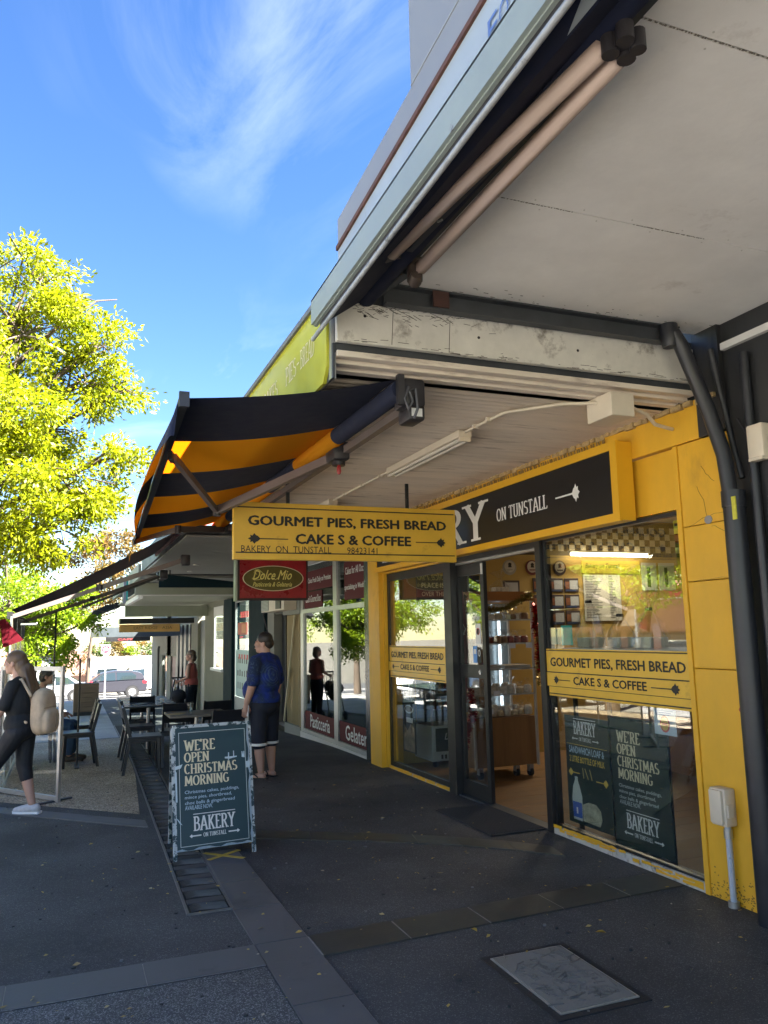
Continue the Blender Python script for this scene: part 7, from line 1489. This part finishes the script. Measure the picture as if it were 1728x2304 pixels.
SUVW = [[(.95,1.05),(.42,1.44),(-.28,1.51),(-.32,1.05)],[(-.40,1.05),(-.38,1.51),(-1.25,1.48),(-1.5,1.30),(-1.48,1.1)]]
SEDL = [(2.2,.32),(2.25,.58),(2.1,.78),(1.2,.90),(-1.7,.95),(-2.2,.92),(-2.25,.6),(-2.2,.32)]; SEDH = [(1.15,.88),(.4,1.38),(-.3,1.45),(-1.0,1.40),(-1.75,.93)]
SEDW = [[(.85,.95),(.36,1.32),(-.25,1.38),(-.28,.95)],[(-.36,.95),(-.34,1.38),(-.95,1.33),(-1.4,.98)]]
VANL = [(2.35,.4),(2.4,.75),(2.25,1.05),(1.6,1.18),(-2.35,1.18),(-2.38,.7),(-2.35,.4)]; VANH = [(1.75,1.15),(1.0,1.86),(.3,2.0),(-2.25,1.98),(-2.36,1.15)]
VANW = [[(1.35,1.2),(.98,1.68),(.2,1.74),(.2,1.2)]]
car('parked_car', 'grey compact SUV parked side on at the end of the footpath', 'car', (2.55,52,gz(52)-.13), 180, p_grey, SUVL, SUVH, SUVW, 4.3, 1.8, (1.35,-1.28), .34, 'parked cars')
car('parked_van', 'long white van standing side on behind the grey SUV', 'van', (5.2,57.5,gz(57.5)-.13), 180, p_white, VANL, VANH, VANW, 4.8, 1.95, (1.5,-1.45), .35)
car('parked_car', 'white van like car facing us left of the long white van', 'car', (2.9,63.5,gz(62)-.1), -90, p_white, VANL, VANH, VANW, 4.8, 1.8, (1.5,-1.45), .35, 'parked cars')
car('parked_car', 'silver hatchback left of the grey SUV behind the timber planter', 'car', (-.75,48.5,gz(48.5)-.13), 178, p_silver, SEDL, SEDH, SEDW, 4.5, 1.78, (1.4,-1.35), .32, 'parked cars')
car('parked_car', 'dark red sedan behind the silver hatchback', 'car', (-4.2,57,gz(57)-.13), 180, p_red, SEDL, SEDH, SEDW, 4.5, 1.78, (1.4,-1.35), .32, 'parked cars')
car('parked_car', 'white sedan parked along the kerb beyond the walking woman', 'car', (-4.6,27,gz(27)-.13), 90, p_white, SEDL, SEDH, SEDW, 4.5, 1.78, (1.4,-1.35), .32, 'parked cars')
car('parked_car', 'dark blue sedan parked along the kerb further up the street', 'car', (-4.6,20.5,gz(20.5)-.13), 90, p_blue, SEDL, SEDH, SEDW, 4.5, 1.78, (1.4,-1.35), .32, 'parked cars')
# no entry sign
ne = thing('no_entry_sign', 'red and white no entry sign on a white post far down the street', 'road sign', (2.3,47.5,gz(47.5)))
g_ = gz(47.5); MB().cyl((2.10,47.5,g_),(2.10,47.5,.92),.035,None,10).build('post', white_print, ne); MB().box(1.86,47.44,.86,2.34,47.46,1.36).build('plate', white_print, ne)
MB().cyl((2.10,47.44,1.11),(2.10,47.425,1.11),.205,None,26).build('disc', M('sign_red_print',(0.50,0.015,0.04),.4), ne); MB().box(1.95,47.415,1.09,2.25,47.424,1.14).build('bar', white_print, ne)
letters('NO', (2.02,47.424,1.17), UX, UZ, .16, .07, white_print, ne); letters('ENTRY', (1.97,47.424,1.0), UX, UZ, .26, .06, white_print, ne)
MB().box(1.98,47.44,.55,2.22,47.455,.84).build('lower_plate', white_print, ne)

# ------------------------------------------------------------------ houses and fence beyond the cross street
ho = thing('weatherboard_house', 'cream weatherboard gabled house beyond the cross street', 'house', (3,82,-3))
wb = M('weatherboard',(0.24,0.20,0.13),.7,vary=.06,vs=2); HB = gz(75)-.3
for i in range(26):
    z = HB+i*.17; hw = min(3.6, max(.12,(3.05-z)*1.05)); 
    if z > 3.0: break
    MB().add([(2.7-hw,80,z),(2.7+hw,80,z),(2.7+hw,79.97,z+.17),(2.7-hw,79.97,z+.17),(2.7-hw,79.94,z),(2.7+hw,79.94,z)],[(4,5,2,3),(4,0,1,5),(0,3,2,1)]).build('weatherboard', wb, ho)
MB().box(-.9,80.02,HB,6.3,90,.05).build('wall', wb, ho); rr = M('roof_pale',(0.45,0.45,0.44),.7,vary=.15,vs=3)
MB().prism([(-1.35,-.45),(2.7,3.3),(6.75,-.45),(6.75,-.65),(2.7,3.08),(-1.35,-.65)],(0,79.6,0),(1,0,0),(0,0,1),-11).build('roof', rr, ho)
MB().box(.9,79.9,HB+.6,1.7,79.94,HB+1.6).build('window', cglass, ho)
bw_ = tag(MB().box(-6,74,gz(75)-.2,1.9,74.2,.75).build('brick_wall', M('brick_far',(0.26,0.15,0.11),.8,vary=.2,vs=6)), 'low brown brick wall in front of the weatherboard house', 'wall')
fn = thing('paling_fence', 'grey timber paling fence running behind the white van', 'fence', (6,73,gz(75))); pal = M('paling_grey',(0.24,0.23,0.20),.8,vary=.3,vs=5,stretch=(1,1,.1)); p0 = None
for i in range(60):
    x = 1.95+i*.16
    if p0 is None: p0 = MB().box(x,73,gz(73),x+.15,73.02,.18).build('paling', pal, fn)
    else: inst('paling', p0, fn, (i*.16,0,random.uniform(-.03,.02)))
gh = thing('grey_house', 'white gabled house front behind the trees on the left', 'house', (-1.5,66,gz(66)))
MB().box(-3.5,66,gz(66)-.3,-.55,76,.5).build('wall', M('house_white',(0.3,0.3,0.29),.7,vary=.08,vs=2), gh); MB().prism([(-3.9,.45),(-1.9,1.55),(-.2,.45),(-.2,.3),(-1.9,1.38),(-3.9,.3)],(0,65.6,0),(1,0,0),(0,0,1),-11).build('roof', rr, gh); MB().box(-1.6,65.97,-1.8,-.9,66.0,-.6).build('window', cglass, gh)
# terrace across the road (what the shop windows mirror)
br_m = M('brick_red',(0.30,0.15,0.10),.8,vary=.2,vs=8); rend = M('render_sunny',(0.50,0.45,0.36),.7,vary=.08,vs=2)
for i, (y0, y1, h, m_, lab) in enumerate(((-6,4,5.2,rend,'pale rendered shop across the road, nearest'),(4.2,13,4.6,br_m,'red brick shop across the road'),(13.2,24,5.4,rend,'pale rendered shop across the road further down'),(24.3,40,4.4,br_m,'long brick building across the road at the bottom of the hill'))):
    t = thing('shop_opposite', lab, 'shop', (-19.5,(y0+y1)/2,gz(y1)), 'shops across the road'); MB().box(-27,y0,gz(y1)-.3,-19.2,y1,h).build('wall', m_, t)
    n = int((y1-y0)/2.6)
    for k in range(n):
        a = y0+.4+k*(y1-y0-.6)/n; f = MB().box(-19.2,a,gz(y1)+.3,-19.12,a+(y1-y0)/n*.72,gz(y1)+2.6).build('window', black_frame, t); MB().box(-19.12,a+.08,gz(y1)+.4,-19.1,a+(y1-y0)/n*.72-.08,gz(y1)+2.5).build('pane', cglass, f)
    MB().box(-19.2,y0+.1,3.0,-16.6,y1-.1,3.2).build('verandah', white_paint if i%2 else dark_teal, t); MB().box(-16.62,y0+.1,2.95,-16.55,y1-.1,3.45).build('sign_band', rf_ if i%2 else white_paint, t)
ub = thing('market_umbrella', 'white square market umbrella standing across the road', 'umbrella', (-8,19,0)); g_ = gz(19)
MB().cyl((-14.6,15,gz(15)),(-14.6,15,2.9),.03,None,10).build('pole', alu, ub); MB().add([(-16.2,13.4,2.25),(-13.0,13.4,2.25),(-13.0,16.6,2.25),(-16.2,16.6,2.25),(-14.6,15,2.95)],[(0,1,4),(1,2,4),(2,3,4),(3,0,4)]).build('canopy', white_paint, ub)

# ------------------------------------------------------------------ trees
def crown_mesh(name, lobes, mat, parent, n_per, leaf=(.075,.032), seed=1, cluster=22, sig=.16, shell=.55, cat='tree'):
    """many separate leaf blades gathered in sprays through the lobes' volume"""
    rg = np.random.default_rng(seed); P_l, D_l = [], []; twigs = MB()
    for (c, r_, wgt) in lobes:
        c = np.array(c); r_ = np.array(r_); k = max(4, int(n_per*wgt*(r_[0]*r_[1]*r_[2])**(2/3)))
        d = rg.normal(size=(k,3)); d /= np.linalg.norm(d,axis=1)[:,None]; q = c+d*((shell+(1.05-shell)*rg.random(k)**.7)[:,None])*r_
        for i in range(k):
            s_ = sig*rg.uniform(.65,1.35); n_ = int(cluster*(s_/sig)**2); u = rg.normal(size=(n_,3)); u /= np.linalg.norm(u,axis=1)[:,None]; rad = s_*rg.random((n_,1))**.45*1.25
            dirn = d[i]*np.array((1,1,.4))+np.array((0,0,-.25)); long_ = rg.normal(0,.55,(n_,1))*s_
            P_l.append(q[i]+u*rad*np.array((1,1,.72))+dirn*long_); D_l.append(u*.8+d[i]*.5)
            if cat == 'tree' and i%2 == 0: twigs.tube([tuple(c+(q[i]-c)*.1), tuple(c+(q[i]-c)*.6+np.array((0,0,.03))), tuple(q[i]+dirn*s_*.6)],[.012,.008,.003],5)
    if twigs.v: stuff(twigs.build('twigs', bark, parent, smooth=True))
    P_ = np.concatenate(P_l); a = np.concatenate(D_l); N_ = len(P_); a = a+rg.normal(size=(N_,3))*.55; a[:,2] -= .35; a /= np.linalg.norm(a,axis=1)[:,None]
    b_ = np.cross(a, rg.normal(size=(N_,3))); b_ /= np.linalg.norm(b_,axis=1)[:,None]; nn = np.cross(a,b_)
    L_ = (leaf[0]*rg.uniform(.65,1.25,N_))[:,None]/2; W_ = (leaf[1]*rg.uniform(.7,1.2,N_))[:,None]/2
    v = np.empty((N_,4,3)); v[:,0] = P_-a*L_; v[:,1] = P_+b_*W_+nn*W_*.35; v[:,2] = P_+a*L_; v[:,3] = P_-b_*W_+nn*W_*.35
    o = np.array(parent['_o']); v = (v-o).reshape(-1,3).astype(np.float32)
    me = bpy.data.meshes.new(name); me.vertices.add(len(v)); me.vertices.foreach_set('co', v.ravel()); me.loops.add(N_*4); me.loops.foreach_set('vertex_index', np.arange(N_*4,dtype=np.int32)); me.polygons.add(N_); me.polygons.foreach_set('loop_start', np.arange(0,N_*4,4,dtype=np.int32)); me.update(calc_edges=True)
    me.materials.append(mat); ob = bpy.data.objects.new(name, me); COL.objects.link(ob); ob.parent = parent; return ob
bark = M('bark',(0.085,0.062,0.045),.9,vary=.35,vs=8,bump=.6,bs=25,stretch=(1,1,.25))
def tree(name, label, base, lobes, mat, n_per, trunk_r, leaf=(.075,.032), seed=1, group=None, cluster=22, sig=.16, top=None, limbs=True, cat='tree'):
    t = thing(name, label, cat, base, group); rs_ = random.Random(seed); bx, by, bz_ = base
    zs = sorted(l[0][2] for l in lobes); zt = zs[len(zs)//2]; tx = sum(l[0][0] for l in lobes)/len(lobes); ty = sum(l[0][1] for l in lobes)/len(lobes)
    mb = MB(); fork = Vector((bx+(tx-bx)*.25, by+(ty-by)*.25, bz_+(zt-bz_)*.55)); mb.tube([(bx,by,bz_-.1),(bx+.03,by,bz_+(zt-bz_)*.25),tuple(fork)],[trunk_r*1.25,trunk_r,trunk_r*.8],12); mb.build('trunk', bark, t, smooth=True)
    if limbs:
        for (c, r_, w_) in lobes:
            if r_[0] < .3: continue
            m = MB(); c = Vector(c); mid = fork.lerp(c,.5)+Vector((rs_.uniform(-.2,.2),rs_.uniform(-.2,.2),rs_.uniform(.0,.3))); m.tube([fork,mid,c],[trunk_r*.45,trunk_r*.26,trunk_r*.1],8)
            for q in range(6):
                e = c+Vector((rs_.gauss(0,.5)*r_[0],rs_.gauss(0,.5)*r_[1],rs_.gauss(.1,.5)*r_[2])); m.tube([mid.lerp(c,rs_.uniform(.3,1)),(c+e)/2+Vector((0,0,.05)),e],[trunk_r*.09,trunk_r*.06,.006],6)
            m.build('limb', bark, t, smooth=True)
    crown_mesh('crown', lobes, mat, t, n_per, leaf, seed, cluster, sig, .55, cat); return t
lf_y = leafmat('leaf_yellow_green', [(0.16,0.235,0.004),(0.235,0.285,0.004),(0.30,0.31,0.005),(0.19,0.255,0.005),(0.35,0.31,0.007)], .62)
lf_g = leafmat('leaf_fresh_green', [(0.12,0.22,0.006),(0.17,0.27,0.008),(0.22,0.29,0.009),(0.14,0.24,0.009)], .6)
lf_d = leafmat('leaf_mid_green', [(0.03,0.06,0.012),(0.045,0.08,0.015),(0.06,0.095,0.018)], .35)
lf_o = leafmat('leaf_autumn', [(0.16,0.085,0.025),(0.19,0.11,0.03),(0.12,0.10,0.025),(0.21,0.14,0.035)], .4)
s9 = 8.95/1794.0
def px(u, v_, r_, y=9.0, w_=1.0, sq=1.0, dy=None):
    """lobe given as metres about the tree: helper table below is in the photograph's left strip, at depth y"""
    return None
lobes = [((-1.20,9.3,5.35),(.75,.9,.70),1),((-.44,9.2,5.55),(.52,.7,.48),1),((-.02,9.0,5.28),(.34,.45,.30),1),((.24,9.0,4.93),(.30,.45,.27),.9),((-.55,8.9,4.9),(.75,.9,.65),1),((.06,9.1,4.52),(.46,.6,.40),1),((.42,9.0,4.38),(.32,.45,.24),1),
 ((-.95,8.8,4.2),(.95,1.0,.8),1),((-.22,9.2,3.98),(.60,.7,.42),1),((.30,9.0,3.62),(.36,.4,.20),.45),((.55,9.0,3.60),(.20,.3,.10),.35),((-.45,8.9,3.4),(.70,.8,.5),1),((.05,9.0,3.22),(.48,.55,.34),1.1),((.22,9.0,3.05),(.24,.4,.16),.6),((-.12,8.8,2.85),(.48,.55,.30),1.2),((-.65,8.9,2.75),(.55,.6,.38),1),((-.30,8.8,2.52),(.28,.35,.14),.8),((-1.5,9.0,3.4),(.9,1.0,.8),1),((-2.4,9.2,4.6),(1.2,1.2,1.3),.8),((-2.6,9.2,3.0),(1.0,1.0,.7),.7)]
tree('street_tree', 'tall yellow green leafy street tree at the left edge of the footpath', (-2.75,9.2,0), lobes, lf_y, 62, .17, (.070,.027), 5, None, 150, .16)
lob2 = [((-.5,23,2.55),(.9,1.0,.55),1),((.10,23,2.55),(.60,.8,.50),1),((.40,23,2.85),(.38,.5,.30),.9),((-.25,23,1.9),(.75,.9,.5),1),((-1.0,23,2.1),(.8,.9,.6),1),((.05,23,1.40),(.52,.6,.36),1),((-.6,23,1.3),(.7,.8,.4),1),((.30,23,2.05),(.40,.5,.3),1),((-1.6,23.5,2.6),(1.1,1.2,1.1),1),((-1.6,23.5,4.0),(1.3,1.3,1.0),.7)]
tree('street_tree', 'bright green leafy tree seen below the maroon awning', (-1.6,23.5,gz(23.5)), lob2, lf_g, 26, .15, (.12,.055), 8, 'street trees along the kerb', 110, .24)
tree('street_tree', 'rust coloured autumn tree far behind the striped awning', (1.2,48,gz(48)), [((2.1,48,7.2),(1.3,1.3,1.0),1),((1.5,48,6.0),(1.4,1.4,1.1),1),((2.9,48,6.4),(1.0,1.2,.9),.8),((2.2,48,4.8),(1.2,1.2,1.0),1),((3.0,48,4.0),(.9,.9,.7),.8),((1.0,48,4.2),(1.2,1.2,1.0),1)], lf_o, 9, .10, (.22,.11), 12, 'street trees along the kerb', 90, .42)
for i, (x, y, m_, lab) in enumerate(((-4.2,-.5,lf_g,'green tree by the kerb to our left, out beside the near canopy'),(-15,9,lf_d,'dark green tree in front of the brick shop across the road'),(-4.4,16.2,lf_g,'green kerbside tree beyond the yellow one'),(-15.2,20,lf_g,'fresh green tree across the road by the pale shop'),(-4.5,31,lf_g,'green kerbside tree far down the street'),(-6.2,25,lf_g,'green tree beyond the parked cars, opposite the pastry shop'),(-9.5,30,lf_d,'dark green tree across the road beyond the parked white sedan'),(-7.5,19,lf_g,'green tree on the road edge opposite the bakery'),(-5.0,36,lf_g,'green kerbside tree near the cross street corner'),(-1.7,38,lf_g,'green leafy tree behind the bright one below the maroon awning'))):
    z = gz(y); k = 1.0
    tree('street_tree', lab, (x,y,z), [((x,y,z+4.3),(1.6,1.6,1.2),1),((x+.9,y+.5,z+3.5),(1.1,1.1,.8),1),((x-.8,y-.6,z+3.4),(1.2,1.2,.9),1),((x+.3,y-1.0,z+3.0),(1.0,1.0,.7),1),((x-.3,y+1.1,z+3.1),(1.1,1.0,.7),1),((x,y,z+5.3),(1.0,1.0,.7),1)], m_, 13, .15, (.14,.065), 30+i, 'street trees along the kerb', 85, .30)
# hedge line of autumn and green bushes beyond the van
hs_ = random.Random(14)
for i in range(9):
    x = 1.6+i*.78; m_ = [lf_o,lf_d,lf_d,lf_o,lf_o,lf_g,lf_o,lf_d,lf_g][i]; cn_ = ['rust','deep green','dark','amber','golden','light green','orange','dull green','lime'][i]
    z = gz(75); h = hs_.uniform(4.0,4.7)
    tree('garden_bush', '%s coloured garden bush above the paling fence, number %s from the left'%(cn_, nth[i]) if False else '%s garden bush above the paling fence, %s from the left'%(cn_, nth[i]), (x,74.6,z), [((x,74.6,z+h*.75),(.75,.7,.8),1),((x+.3,74.6,z+h*.5),(.7,.7,.7),1),((x-.3,74.6,z+h*.45),(.7,.7,.7),1)], m_, 18, .08, (.20,.10), 50+i, 'garden bushes above the fence', 45, .30, limbs=False, cat='bush')
